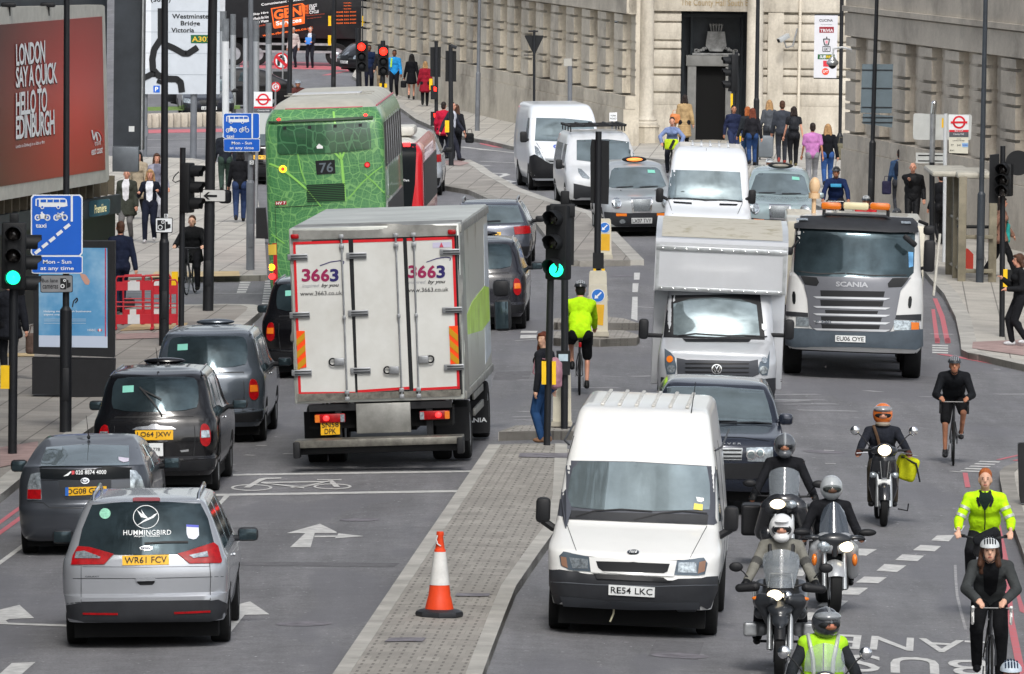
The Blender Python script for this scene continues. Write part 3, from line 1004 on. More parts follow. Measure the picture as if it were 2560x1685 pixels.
mb=MB(); mb.box((-7.78,180.3,2.83),(.52,.5,.5),bev=.01); db.add('corner_box',W(db,mb),mat('zinc_box','6c7278',.45,metal=.4,var=.2))
mb=MB(); mb.box((-7.47,180.5,6.2),(.03,.3,6.4)); db.add('edge_trim',W(db,mb),M_silv)
mb=MB(); mb.box((-7.66,180.02,3.44),(.11,.02,.11)); db.add('sticker',W(db,mb),M_wpl)
bt=Th('billboard','large red London to Edinburgh poster in a pale rounded frame','billboard',(-8.05,179.9,0),tilt=False)
def bb(px,py):
 o,d=cam_pos,ray(px,py)
 bn=wn; c0=q0+bn*.35
 t=((c0.x-o.x)*bn.x+(c0.y-o.y)*bn.y)/(d.x*bn.x+d.y*bn.y)
 return o+d*t
def bpoly(px,off0,off1):
 P=[bb(*p) for p in px]; n=len(P)
 w3=Vector((wn.x,wn.y,0))
 mb=MB(); mb.add([p+w3*off1 for p in P]+[p+w3*off0 for p in P],[tuple(range(n))]+[(i,(i+1) % n,n+(i+1) % n,n+i) for i in range(n)]+[tuple(range(2*n-1,n-1,-1))])
 return W(bt,mb)
bt.add('frame',bpoly([(-160,22),(-160,530),(267,455),(273,448),(262,16),(256,12)],-.3,0).mesh(ang=30),mat('pale_frame','b9b8b0',.5,var=.15))
def poster():
 m,t,p,N,L=nodes('red_poster')
 tc=N('ShaderNodeTexCoord'); mp=N('ShaderNodeMapping'); L(tc.outputs['Object'],mp.inputs[0])
 gr=N('ShaderNodeTexGradient'); gr.gradient_type='SPHERICAL'
 mp.inputs['Location'].default_value=(.0,.62,-1.0); mp.inputs['Scale'].default_value=(.06,.115,.26)
 L(mp.outputs[0],gr.inputs[0])
 c=ramp(t,gr.outputs[0],[(.0,'3c1a18'),(.45,'8f2f2a'),(.95,'d03c38')])
 L(c,p.inputs['Base Color']); p.inputs['Roughness'].default_value=.35
 return m
bt.add('poster',bpoly([(-160,75),(-160,492),(262,424),(254,41)],-.1,.012),poster())
_bt=MB(); _bo=MB()
_bk=MB()
for s_,q in (('LONDON',[(36,110),(109,100),(109,157),(37,165)]),('SAY A QUICK',[(36,168),(138,155),(140,217),(36,229)]),('HELLO TO',[(36,232),(114,217),(114,279),(36,290)]),('EDINBURGH',[(36,290),(132,273),(133,336),(36,349)])):
 v,f=text2d(s_,.03,0,.9)
 for mb_,dx,dy,o_ in ((_bt,0,0,.03),(_bk,1.5,2.5,.022)):
  P=[]
  for a in v:
   p=bil(q,a[0],a[1]); P.append(bb(p.x+dx,p.y+dy)+Vector((wn.x,wn.y,0))*o_)
  mb_.add(P,f)
for s_,q,b in (('London to Edinburgh in as little as 4hrs',[(36,362),(108,350),(108,361),(36,373)],.01),('trains',[(233,352),(248,348),(248,361),(233,365)],.0),('east coast',[(225,372),(253,366),(253,382),(225,388)],.02)):
 v,f=text2d(s_,b)
 _bt.add([bb(*bil(q,a[0],a[1]))+Vector((wn.x,wn.y,0))*.03 for a in v],f)
def bstroke(mb,pts,w):
 P=[Vector(p) for p in pts]
 for a,b in zip(P[:-1],P[1:]):
  d=(b-a).normalized(); n=Vector((-d.y,d.x))*w/2
  mb.add([bb(*q)+Vector((wn.x,wn.y,0))*.03 for q in (a-n,b-n,b+n,a+n)],[(0,1,2,3)])
bstroke(_bt,[(226,325),(231,350),(236,330),(240,352)],3); bstroke(_bt,[(238,330),(244,334),(248,345),(248,352)],2)
bt.add('lettering',W(bt,_bt).mesh(fix=False),M_wlet)
bt.add('lettering_shadow',W(bt,_bk).mesh(fix=False),mat('print_dark','3a1514',.5))
_r=MB(); bstroke(_r,[(238,325),(247,329),(253,340),(254,356)],2.5)
bt.add('logo_arc',W(bt,_r).mesh(fix=False),mat('print_red','d83a3a',.4))
for px in (22,120):
 ob=MB(); p=bb(px,12); ob.box(p,(.28,.3,.09),bev=.03); ob.cyl(p,p+Vector((0,.1,-.2)),.03); bt.add('floodlight',W(bt,ob),M_blk)
of=Th('unseen_reflection_block','tall dark block with rows of windows, unseen on the left, added for reflections','building',(-19,108,0),tilt=False)  # unseen block, added and sized so the car windows mirror something dark
of.add('wall',MB().box((0,0,28),(17,116,56)),mat('reflection_block_dark','2e3236',.5))
wn_=MB()
for i in range(27):
 for j in range(15): wn_.box((8.52,-56+i*4.3,3+j*3.6),(.06,2.6,2.2))
of.add('window_glazing',wn_,M_gld)
def simple_building(name,label,x0,x1,y,h,mt,win=None):
 t=Th(name,label,'building',((x0+x1)/2,y,0),tilt=False)
 t.add('wall',MB().box((0,5,h/2),(x1-x0,10,h)),mt)
 return t
simple_building('far_building','pale grey building block far behind the big map sign',-19,-12.9,470,14,mat('pale_render','b9bcc0',.8,var=.15))
fb=simple_building('far_building','dark building far behind the black lorry at the top',-12.5,8,520,16,mat('dark_brick','3a3735',.85,var=.4))
lw=MB()
p0,p1=gp(322,320),gp(575,314)
for k in range(14):
 a,b=p0.lerp(p1,k/14),p0.lerp(p1,(k+1)/14)
 lw.box(((a.x+b.x)/2,(a.y+b.y)/2,a.z+.22),((b-a).length-.02,.8,.5),bev=.06)
lo=put('low_wall',lw,M_st2); tag(lo,'low curved stone wall round the grassy roundabout far left','wall')
g1=MB(); sheet(g1,[(300,304),(600,298),(600,288),(300,294)],.35)
tag(put('grass',g1,mat('grass','6f8a45',.9,var=.5,vs=6,bump=.6)),'short grass on the roundabout behind the low wall','grass',kind='stuff')
# ================================================================ VEHICLES
def vehicle(name,label,cat,px,py,yaw,roll=0,group=None):
 return Th(name,label,cat,gp(px,py),yaw,group,roll=roll)
def mkbody(th,levels,mt,crown_=.03,sub=3,name='body'):
 o=th.add(name,cake(levels,sub,crown_).mesh(name,ang=30),mt)
 th.surf(o); return o
def D(th,name,k,v,mt,**kw): return decal(th,name,C(k,*v) if k else v,mt,**kw)
def pline(th,pts,w,mt=M_let,off=.004,name='seam',local=False,parent=None):
 mb=MB()
 P=[Vector(p) for p in pts]
 for a,b in zip(P[:-1],P[1:]):
  n=max(1,int((b-a).length/(.12 if local else 12)))
  d=(b-a).normalized(); q=Vector((-d.y,d.x))*w/2
  prev=None
  for i in range(n+1):
   c=a.lerp(b,i/n)
   row=[]
   for s_ in (-1,1):
    e=c+q*s_
    if local: row.append(th.hit(Vector((e.x,-8,e.y)),Vector((0,1,0)),off))
    else:
     o,dd=th.ray(e.x,e.y); row.append(th.hit(o,dd,off))
   if prev: mb.add([prev[0],prev[1],row[1],row[0]],[(0,1,2,3)])
   prev=row
 return th.add(name,mb.mesh(name,fix=False),mt,parent)
def plate(th,qd,s,yellow=True,two=None,local=False,off=.012):
 """qd: four corners tl tr br bl in pixels, or local x,z"""
 o=decal(th,'number_plate',qd,M_yel if yellow else M_wpl,off=off,step=30,local=local)
 def ins(q,a,b,c,d): return [bil(q,a,d),bil(q,b,d),bil(q,b,c),bil(q,a,c)]
 jobs=[(s,ins(qd,.05,.95,.18,.84))] if not two else [(s,ins(qd,.08,.92,.54,.92)),(two,ins(qd,.2,.8,.08,.46))]
 mb=MB()
 for st,q in jobs:
  v,f=text2d(st,.012)
  P=[]
  for a in v:
   p=bil(q,a[0],a[1])
   if local: P.append(th.hit(Vector((p.x,-8,p.y)),Vector((0,1,0)),off+.005))
   else:
    oo,d=th.ray(p.x,p.y); P.append(th.hit(oo,d,off+.005))
  mb.add(P,f)
 th.add('plate_lettering',mb.mesh(fix=False),M_let,o)
def mirror(th,side,x,y,z,w=.2,h=.15,mt=M_blk,arm=.12,glass=False,label=None,dp=.1):
 mb=MB().box((x+side*w/2,y,z),(w,dp,h),bev=min(.05,w*.3))
 mb.cyl((x-side*arm,y+.03,z-h*.3),(x+side*.03,y,z-h*.25),.03,.04)
 o=th.add('wing_mirror',mb,mt,label=label)
 if glass: th.add('mirror_glass',MB().box((x+side*w/2,y-dp/2-.004,z),(w*.84,.01,h*.78),bev=.004),M_gld,o)
 return o
def under(th,hw,y0,y1,z0=.12,z1=.5):
 th.add('underbody',MB().box((0,(y0+y1)/2,(z0+z1)/2),(2*hw,y1-y0,z1-z0)),M_under)
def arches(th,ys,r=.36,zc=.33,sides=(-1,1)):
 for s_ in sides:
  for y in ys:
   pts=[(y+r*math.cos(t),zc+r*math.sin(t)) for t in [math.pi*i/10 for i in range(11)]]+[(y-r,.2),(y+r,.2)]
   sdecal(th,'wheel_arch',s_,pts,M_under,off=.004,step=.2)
def wheels(th,tr,ys,r=.32,w=.2,hub=M_rim):
 for y in ys:
  for s_ in (-1,1): wheel(th,s_*tr,y,r,w,hub)
def antenna(th,a,b,r=.006,name='aerial'):
 th.add(name,MB().cyl(a,b,r,r*.5,6).sph(a,(.022,.03,.03),10,8),M_blk)
def wiper(th,pts,w=3.5,local=False):
 return pline(th,pts,w,M_blk,.02,'wiper',local)
def fside(th,z0,z1,ys,mt=None,sides=(1,)):
 for s_ in sides:
  for (a,b) in ys: sdecal(th,'side_window',s_,[(a,z0),(b,z0),(b-.05,z1),(a+.12,z1)],mt or M_gld,off=.005)
P_sil=paint('silver_paint','a9adb3',metal=.45,rough=.26,var=.06)
t=vehicle('people_carrier','silver people carrier with a bird emblem on its rear window, nearest car on the left','car',364,1624,.2,0)
mkbody(t,[(.31,.06,4.7,.88,.25,.06),(.36,.02,4.74,.9,.28,.08),(.60,.0,4.74,.93,.28,.08),(.64,.05,4.72,.94,.26,.07),(.85,.04,4.5,.945,.24,.07),(1.0,.07,4.15,.93,.22,.07),
(1.07,.12,3.75,.9,.2,.10),(1.3,.25,3.3,.82,.16,.10),(1.59,.43,2.9,.70,.14,.09),(1.645,.46,2.6,.65,.14,.04),(1.665,.62,2.5,.60,.14,.03)],P_sil,.02)
D(t,'rear_window','a2',(785,128,1060,106,1400,104,1702,118,1765,245,1818,452,1668,490,1515,545,1240,556,968,550,800,500,668,480,700,335),M_gld,off=.008)
tl=D(t,'tail_lamp','a2',(665,482,760,488,968,548,885,634,608,636,622,560),M_red,off=.016)
D(t,'lamp_insert','a2',(650,530,720,522,860,575,850,588,640,590),M_lens,off=.022,parent=tl)
tl=D(t,'tail_lamp','a2',(1812,450,1848,480,1880,600,1872,622,1612,627,1508,545,1600,520),M_red,off=.016)
D(t,'lamp_insert','a2',(1605,560,1760,525,1772,575,1640,584),M_lens,off=.022,parent=tl)
D(t,'brake_lamp','a2',(1128,84,1150,78,1345,78,1362,86,1358,106,1128,108),M_red,off=.02)
plate(t,C('a2',1040,562,1437,552,1435,635,1042,642),'WR61 FCV')
D(t,'rear_bumper','a2',(568,978,700,955,1790,938,1850,930,1945,975,1930,1075,1780,1112,720,1118,580,1085),M_grey,off=.014)
for q in ((705,1040,1003,1042,1003,1060,708,1056),(1476,1034,1782,1022,1780,1038,1480,1052)): D(t,'reflector','a2',q,M_red,off=.024)
h=D(t,'boot_handle','a2',(1155,748,1322,745,1312,790,1295,806,1190,808,1168,790),M_let,off=.006)
D(t,'handle_trim','a2',(1155,748,1322,745,1318,770,1160,774),P_sil,off=.03,parent=h)
pline(t,C('a2',700,652,1240,656,1780,648),1.0); pline(t,C('a2',620,752,1240,752,1790,738,1900,735),1.3); pline(t,C('a2',1780,600,1790,740,1786,935),1.6); pline(t,C('a2',690,640,690,950),1.3)
pline(t,C('a2',575,965,700,952,1786,938),1.8)
b=D(t,'maker_badge','a2',[v for p in ell(1241,497,54,19) for v in p],M_chr,off=.014)
D(t,'badge_field','a2',[v for p in ell(1241,497,46,14) for v in p],mat('badge_blue','1d2b52',.3),off=.02,parent=b)
text_px(t,'badge_lettering','Ford',C('a2',1208,486,1276,486,1272,508,1210,508),M_wlet,off=.026,shear=.3)
wiper(t,C('a2',1228,458,1400,448,1598,446),4.5)
text_px(t,'window_lettering','HUMMINGBIRD',C('a2',1050,345,1455,343,1453,384,1050,388),M_wlet,off=.013,bold=.008,space=1.08)
text_px(t,'window_lettering','Airport Transfers',C('a2',1140,388,1358,386,1358,406,1140,408),M_wlet,off=.013,bold=.02)
ring_=ell(1241,234,107,97,30); pline(t,C('a2',*[v for p in ring_+ring_[:1] for v in p]),1.6,M_wlet,.013,'bird_emblem')
for q in ((1155,312,1225,275,1305,240,1340,200,1310,212,1285,232,1240,250),(1245,245,1200,235,1165,175,1215,215,1200,170,1232,215,1255,240)): D(t,'bird_emblem','a2',q,M_wlet,off=.013,depth=.002)
D(t,'window_sticker','a2',[v for p in ell(895,204,47,45) for v in p],mat('sticker_green','8fc9b0',.4,var=.3,vs=30),off=.013)
D(t,'window_sticker','a2',(1582,300,1686,305,1690,390,1665,418,1640,424,1600,412,1586,380),mat('sticker_white','d8dcea',.4),off=.013)
D(t,'sticker_band','a2',(1582,300,1686,305,1687,324,1583,318),mat('sticker_blue','5a62c0',.4),off=.017)
text_px(t,'model_lettering','GALAXY',C('a2',725,728,845,728,845,740,725,740),M_grey,off=.008)
for x in (-.6,.6): t.add('roof_rail',MB().tube([(x,.58,1.65),(x,.75,1.71),(x,2.3,1.73),(x,2.5,1.68)],.02),M_chr)
fside(t,1.1,1.58,((.5,1.4),(1.5,2.35),(2.42,3.1)),sides=(-1,1))
mirror(t,1,.96,2.95,1.08,.24,.16,M_grey,glass=True); mirror(t,-1,-.96,2.95,1.08,.24,.16,M_grey,glass=True)
for s_ in (-1,1): t.add('door_handle',MB().box((s_*.955,1.9,.93),(.04,.2,.04),bev=.015),M_chr)
arches(t,(.95,3.8)); wheels(t,.82,(.95,3.8),.33,.22); under(t,.82,.3,4.5)
P_dg=paint('graphite_paint','474b52',metal=.5,rough=.3,var=.1)
t=vehicle('hatchback','dark grey private hire hatchback with a phone number below its rear window','car',213,1391,.4,-.4)
mkbody(t,[(.2,.12,4.3,.76,.25,.05),(.3,.02,4.4,.83,.28,.08),(.6,.0,4.42,.86,.28,.09),(.7,.05,4.4,.86,.28,.08),(.95,.07,3.9,.85,.26,.08),(1.12,.1,3.2,.80,.22,.07),(1.16,.14,3.1,.785,.2,.06),
(1.19,.33,3.0,.76,.2,.10),(1.33,.98,2.8,.68,.2,.09),(1.41,1.45,2.5,.60,.2,.05),(1.435,1.75,2.3,.56,.2,.04)],P_dg,.02)
D(t,'rear_window','a8',(395,1085,700,1060,1095,1070,1100,1240,345,1245,352,1200),M_gl,off=.008)
D(t,'lower_window','a8',(335,1252,720,1240,1120,1255,1110,1345,720,1362,345,1350),M_glb,off=.008)
for q in ((265,1310,342,1295,348,1370,358,1530,232,1528,240,1400),(1105,1275,1150,1280,1195,1330,1225,1420,1225,1520,1105,1530)):
 tl=D(t,'tail_lamp','a8',q,M_lens,off=.012)
 xs=q[0::2]; a,b=min(xs)+8,max(xs)-6
 D(t,'lamp_insert','a8',(a+2,1440,b,1440,b,1522,a-2,1520),M_red,off=.02,parent=tl)
D(t,'plate_recess','a8',(495,1365,945,1355,945,1500,900,1525,560,1530,520,1480),P_sil if False else mat('recess_grey','2f3237',.5),off=.004)
plate(t,C('a8',556,1424,905,1412,905,1480,556,1495),'DG08 GYK')
D(t,'plate_band','a8',(556,1424,584,1423,584,1494,556,1495),mat('band_blue','2f66b8',.4),off=.019)
b=D(t,'maker_badge','a8',[v for p in ell(722,1367,38,26) for v in p],M_chr,off=.012)
D(t,'badge_field','a8',[v for p in ell(722,1367,30,19) for v in p],P_dg,off=.017,parent=b)
for e in (ell(722,1362,11,17),ell(722,1358,26,8)): pline(t,C('a8',*[v for p in e+e[:1] for v in p]),1.2,M_chr,.02,'badge_ring',parent=b)
text_px(t,'window_lettering','020 8874 4000',C('a8',645,1281,902,1278,902,1312,645,1316),M_wlet,off=.022,bold=.02,space=1.05)
D(t,'window_logo','a8',(540,1330,605,1285,608,1296,580,1325),M_wlet,off=.014); D(t,'window_logo','a8',(610,1284,634,1284,634,1310,612,1318),mat('logo_red','c9444a',.4),off=.014)
pline(t,C('a8',348,1362,495,1363),1.2); pline(t,C('a8',945,1355,1105,1350),1.2); pline(t,C('a2',235,95,370,108,420,150,740,155),2,M_grey)
D(t,'window_sticker','a8',(1005,1172,1095,1182,1095,1208,1050,1218,1010,1200),mat('sticker_pale','d5cfe0',.4),off=.014)
antenna(t,(0.0,1.45,1.45),(-.02,1.35,1.74),.006)
mirror(t,1,.9,2.9,1.0,.22,.16,M_blk,glass=True); mirror(t,-1,-.9,2.9,1.0,.22,.16,M_blk,glass=True)
fside(t,1.02,1.32,((.9,1.6),(1.7,2.6),(2.65,3.1)),sides=(1,))
arches(t,(.78,3.45)); wheels(t,.75,(.78,3.45),.31,.2); under(t,.76,.3,4.1)
M_cyan=mat('sticker_cyan','7fc4b4',.4)
def taxi_rear(px,py,yaw,pt,label,num,badge=None,roll=0,side=None,open_win=False,wip=True):
 t=vehicle('taxi',label,'taxi',px,py,yaw,roll,'taxis queueing in the street')
 mkbody(t,[(.26,.12,4.45,.78,.22,.05),(.36,.02,4.55,.84,.26,.07),(.50,.0,4.58,.87,.28,.08),(.54,.05,4.56,.87,.28,.08),(.8,.05,4.5,.885,.28,.08),(1.0,.09,4.2,.875,.26,.08),(1.1,.14,3.6,.84,.24,.08),
(1.2,.21,3.4,.80,.24,.11),(1.5,.38,3.05,.73,.24,.11),(1.65,.52,2.8,.67,.24,.10),(1.70,.68,2.6,.60,.26,.06),(1.72,.95,2.4,.52,.28,.05)],pt,.03)
 decal(t,'rear_window',[(-.52,1.635),(0,1.65),(.52,1.635),(.6,1.56),(.62,1.3),(.58,1.19),(0,1.165),(-.58,1.19),(-.62,1.3),(-.6,1.56)],M_gld,off=.008,rnd=1,local=True,step=14)
 for s_ in (-1,1):
  tl=decal(t,'tail_lamp',[(s_*x,z) for x,z in ((.655,.97),(.70,1.0),(.76,.96),(.785,.85),(.78,.72),(.73,.665),(.66,.7),(.64,.8))],M_red,off=.016,rnd=1,local=True)
  decal(t,'lamp_insert',[(s_*x,z) for x,z in ((.66,.9),(.765,.9),(.77,.8),(.66,.8))],M_lens if num else M_amb,off=.022,local=True,parent=tl)
 if num:
  D(t,'chrome_bar',None,[(-.31,.925),(-.25,.96),(-.08,.975),(-.04,1.0),(.04,1.0),(.08,.975),(.25,.96),(.31,.925)],M_chr,off=.02,local=True)
  plate(t,[(-.267,.915),(.267,.915),(.267,.78),(-.267,.78)],num,local=True)
  D(t,'licence_plate',None,[(-.13,.735),(.125,.735),(.125,.55),(-.13,.55)],M_wpl,off=.012,local=True)
  v,f=text2d('81778',.01); t.add('plate_lettering',MB().add([t.hit(Vector((-.085+a[0]*.165,-8,.625+a[1]*.045)),Vector((0,1,0)),.018) for a in v],f).mesh(fix=False),M_let)
  v,f=text2d('Bagpers',.01,.3);
  decal(t,'model_badge',[(.36,.625),(.48,.64),(.48,.61),(.38,.60)],M_chr,off=.008,local=True)
  pline(t,[(-.21,1.5),(-.02,1.3),(.11,1.12)],.022,M_blk,.03,'wiper',True); pline(t,[(-.2,1.48),(.1,1.33)],.016,M_blk,.035,'wiper',True)
 decal(t,'window_sticker',[(-.46,1.52),(-.3,1.53),(-.3,1.44),(-.46,1.43)],M_cyan,off=.014,local=True)
 pline(t,[(-.56,1.1),(.56,1.1)],.012,local=True); pline(t,[(.56,1.1),(.575,.8),(.55,.52)],.012,local=True); pline(t,[(-.56,1.1),(-.575,.8),(-.55,.52)],.012,local=True)
 pline(t,[(-.86,.53),(-.4,.5),(.4,.5),(.86,.53)],.02,local=True)
 decal(t,'bumper',[(-.84,.5),(-.4,.47),(.4,.47),(.84,.5),(.83,.34),(-.83,.34)],M_blk,off=.012,local=True)
 for s_ in (-1,1): t.add('roof_gutter',MB().tube([(s_*.66,.6,1.65),(s_*.62,.85,1.70),(s_*.60,2.4,1.715)],.012),pt)
 t.add('roof_sign',MB().sph((0,2.35,1.77),(.3,.12,.05)),pt)
 fside(t,1.08,1.58,((.5,1.05),(1.15,2.05),(2.12,3.0)),sides=(1,-1))
 if side: sdecal(t,'door_advert',1,[(.75,.45),(3.3,.45),(3.3,1.02),(.75,1.02)],side,off=.004)
 mirror(t,1,.93,3.0,1.1,.22,.14,M_blk,glass=True); mirror(t,-1,-.93,3.0,1.1,.22,.14,M_blk,glass=True)
 if num: antenna(t,(.0,1.0,1.8),(-.02,.9,2.04),.007)
 arches(t,(.8,3.69)); wheels(t,.76,(.8,3.69),.33,.2,M_silv); under(t,.78,.3,4.2)
 for s_ in (-1,1): t.add('door_handle',MB().box((s_*.895,1.95,.98),(.03,.16,.03),bev=.01),M_chr)
 return t
P_tb=paint('black_taxi_paint','0e0e11',rough=.16,var=.1)
P_tg=paint('slate_taxi_paint','525a63',metal=.4,rough=.22,var=.08)
taxi_rear(388,1237,1.7,P_tb,'black taxi with a yellow plate and raised rear wiper behind the grey hatchback','LO64 JXW')
taxi_rear(519,1111,1.7,P_tg,'slate grey taxi just ahead of the black taxi beside the kerb',None)
taxi_rear(782,948,2.4,P_tb,'black taxi mostly hidden left of the white lorry',None,roll=-.6)
taxi_rear(1200,828,1.4,paint('dark_taxi_paint','22232a',rough=.22,var=.15),'dark taxi with pale doors squeezed to the right of the white lorry',None,side=paint('pale_door_paint','c9c9bc'))
t=vehicle('box_lorry','white box lorry with triple rear doors and a tail lift, seen from behind','lorry',955,1174,2.9,-1.1)
bx=MB().box((0,3.75,2.29),(2.5,7.5,2.58),bev=.02)
bo=t.add('box_body',bx.mesh(ang=30),mat('box_side_print','c3c6c0',.32,metal=.35,var=.28,vs=.9)); t.surf(bo)
M_al=mat('dirty_aluminium','8f8f8b',.45,metal=.45,var=.35,vs=2.5)
M_wd=mat('lorry_white_panel','d6d8d6',.4,var=.07,vs=1.2,dirt='bdbdb8')
D(t,'roof_cap','b4',(403,570,1880,525,1868,640,400,680),M_al,off=.03)
D(t,'door_surround','b4',(402,690,1855,640,1895,1990,440,2040),M_let,off=.008,step=60)
D(t,'corner_post','b4',(400,640,425,640,485,2030,440,2030),M_al,off=.035); D(t,'corner_post','b4',(1835,560,1878,540,1932,1980,1890,1985),M_al,off=.035)
D(t,'sill','b8',(440,630,1930,590,1932,640,445,695),mat('corrugated_sill','6f6d66',.6,var=.5,vs=12),off=.03)
doors=[((452,708,922,692,982,2000-7,500,1997),0),((962,690,1385,678,1440,1950,1002,1980),1),((1418,676,1822,662,1868,1945,1475,1965),2)]
M_rdt=mat('red_edge_tape','c81e26',.4,var=.1)
for q,k in doors:
 dr=D(t,'rear_door','b4',q,M_wd,off=.02,step=60)
 P=C('b4',*q); w_=5.5
 pline(t,[P[0],P[1]],7,M_rdt,.026,'edge_tape',parent=dr); pline(t,[(P[3][0],P[3][1]-4),(P[2][0],P[2][1]-4)],6.5,M_rdt,.026,'edge_tape',parent=dr)
 if k == 0: pline(t,[(P[0][0]+3,P[0][1]),(P[3][0]+3,P[3][1])],6.5,M_rdt,.026,'edge_tape',parent=dr)
 if k == 2: pline(t,[(P[1][0]-3,P[1][1]),(P[2][0]-3,P[2][1])],6.5,M_rdt,.026,'edge_tape',parent=dr)
def lockbar(px0,py0,px1,py1):
 a,b=t.aty(px0,py0,-.06),t.aty(px1,py1,-.06)
 o=t.add('lock_rod',MB().cyl(a,b,.014),M_gal)
 for f_ in (.0,.06,.5,.96,1.0):
  p=a.lerp(b,f_); put('rod_bracket',MB().box(p,(.07 if f_ != .5 else .05,.05,.06),bev=.008),M_gal,o)
for (x0,y0,x1,y1) in ((860,650,912,2030),(1322,640,1376,2010),(1475,635,1520,2005)):
 a,b=C('b4',x0,y0,x1,y1); lockbar(*a,*b)
for (x,y,k) in ((490,825,'b4'),(990,812,'b4'),(1785,782,'b4'),(508,1318,'b4'),(1005,1302,'b4'),(1805,1275,'b4'),(525,448,'b8'),(1025,430,'b8'),(1820,402,'b8')):
 (p,)=C(k,x,y); c=t.aty(p[0],p[1],-.045)
 o=t.add('hinge',MB().box(c,(.3,.03,.09),bev=.008),M_gal)
 put('hinge_strap',MB().box(c+Vector((.02,-.02,.02)),(.24,.02,.012)).box(c+Vector((.02,-.02,-.02)),(.24,.02,.012)),M_let,o)
for (x,y,s_) in ((845,355,-1),(1310,425,-1),(1560,335,1)):
 (p,)=C('b8',x,y); c=t.aty(p[0],p[1],-.06)
 o=t.add('door_latch',MB().box(c,(.15,.05,.11),bev=.015),M_gal)
 put('latch_handle',MB().torus(c+Vector((s_*.1,0,0)),.05,.012,'y',20,6),M_let,o)
for q in ((480,1452-0,552,1452,566,1760,494,1775),(1777,1412,1852,1408,1862,1730,1790,1735)):
 mk_=D(t,'marker_board','b4',q,mat('marker_orange','ee4a12',.35),off=.034)
 P=C('b4',*q)
 hh=(P[3][1]-P[0][1])/4.2
 for i in range(3):
  y=P[0][1]+hh*(.35+i*1.35)
  sl_=1 if q[0] < 1000 else -1
  xa,xb=P[0][0]+(y-P[0][1])*.045,P[1][0]+(y-P[0][1])*.045
  decal(t,'marker_stripe',[(xa,y+(14 if sl_ > 0 else -6)),(xb,y-(6 if sl_ > 0 else -14)),(xb,y+hh*.75-(6 if sl_ > 0 else -14)),(xa,y+hh*.75+(14 if sl_ > 0 else -6))],mat('marker_gold','b9860f',.4),off=.039,parent=mk_)
M_pur=mat('print_magenta','8e1f4e',.4); M_nav=mat('print_navy','2b2460',.4)
for dx,dy in ((0,0),(905,-30)):
 for s_,x0,x1,m_ in (('3',525,600,M_pur),('6',605,682,M_pur),('6',688,762,M_pur),('3',765,840,M_nav)):
  text_px(t,'numeral_print',s_,C('b4',x0+dx,925+dy,x1+dx,922+dy,x1+dx,1032+dy,x0+dx,1035+dy),m_,off=.026,bold=.05)
 text_px(t,'slogan_print','inspired',C('b4',528+dx,1055+dy,675+dx,1051+dy,675+dx,1088+dy,528+dx,1092+dy),mat('print_grey','8a8d94',.5),off=.026,shear=.3,bold=-.005)
 text_px(t,'slogan_print','by you',C('b4',692+dx,1050+dy,842+dx,1046+dy,842+dx,1085+dy,692+dx,1090+dy),M_let,off=.026,shear=.3,bold=.03)
 text_px(t,'web_print','www.3663.co.uk',C('b4',512+dx,1118+dy,868+dx,1110+dy,868+dx,1146+dy,512+dx,1154+dy),M_let,off=.026,bold=.008)
 pline(t,C('b4',680+dx,898+dy,770+dx,866+dy,850+dx,855+dy,885+dx,862+dy,880+dx,885+dy),2.2,M_nav,.026,'swoosh_print')
D(t,'triangle_sticker','b4',(1638,702,1795,695,1795,740,1638,747),mat('sticker_pink','b9b6cc',.5),off=.026)
D(t,'triangle_sticker','b4',(1712,698,1695,742,1732,741),mat('sticker_red','b8485a',.5),off=.03)
for (x,y) in ((465,650),(1800,612)):
 (p,)=C('b4',x,y); c=t.aty(p[0],p[1],-.06); t.add('marker_lamp',MB().box(c,(.12,.06,.07),bev=.02),M_red)
sdecal(t,'side_panel',1,[(.3,1.12),(7.4,1.12),(7.4,3.42),(.3,3.42)],mat('reflective_side_panel','b9bab2',.3,metal=.5,var=.5,vs=.8,dirt='85806f'),off=.006,step=2)
sdecal(t,'side_print',1,[(.8,1.9),(5.0,1.75),(7.2,1.8),(7.2,2.3),(6.0,2.38),(2.5,2.3),(.8,2.15)],mat('lime_print','a9cf3c',.4,var=.3,vs=2),off=.012,step=2)
sdecal(t,'side_print',1,[(5.6,1.2),(7.3,1.3),(7.3,3.3),(6.4,3.3)],mat('pale_print','b4bcc4',.35,var=.3),off=.010,step=2)
t.add('side_rail',MB().box((1.26,3.8,1.05),(.04,7.3,.12),bev=.01).box((1.26,3.8,3.5),(.04,7.4,.12),bev=.01),M_al)
for z in (.62,.86): t.add('side_guard',MB().box((1.2,4.3,z),(.04,2.4,.11),bev=.01),M_al)
t.add('chassis',MB().box((0,4.2,.72),(1.0,7.6,.35)).box((0,.5,.75),(2.1,.5,.28)),M_under)
t.add('cab',MB().box((0,8.45,1.7),(2.3,1.7,2.3),bev=.12),paint('white_cab_paint','cfd2d4'))
t.add('centre_panel',MB().box((0.05,-.02,.76),(.80,.03,.44),bev=.01),M_al)
t.add('lift_frame',MB().box((0,.1,.93),(2.1,.15,.1)).box((-.62,.1,.6),(.09,.12,.6)).box((.72,.1,.6),(.09,.12,.6)),M_blk)
for x,s_ in ((-.73,1),(.80,-1)):
 o=t.add('tail_lamp_cluster',MB().box((x,-.04,.78),(.44,.06,.13),bev=.02),M_red)
 put('indicator',MB().box((x-s_*.19,-.075,.78),(.07,.02,.11)),M_amb,o); put('reversing_lamp',MB().box((x+s_*.18,-.075,.78),(.06,.02,.11)),M_lens,o)
 put('brake_lamp',MB().sph((x-s_*.06,-.075,.785),(.045,.02,.04)),M_redl,o)
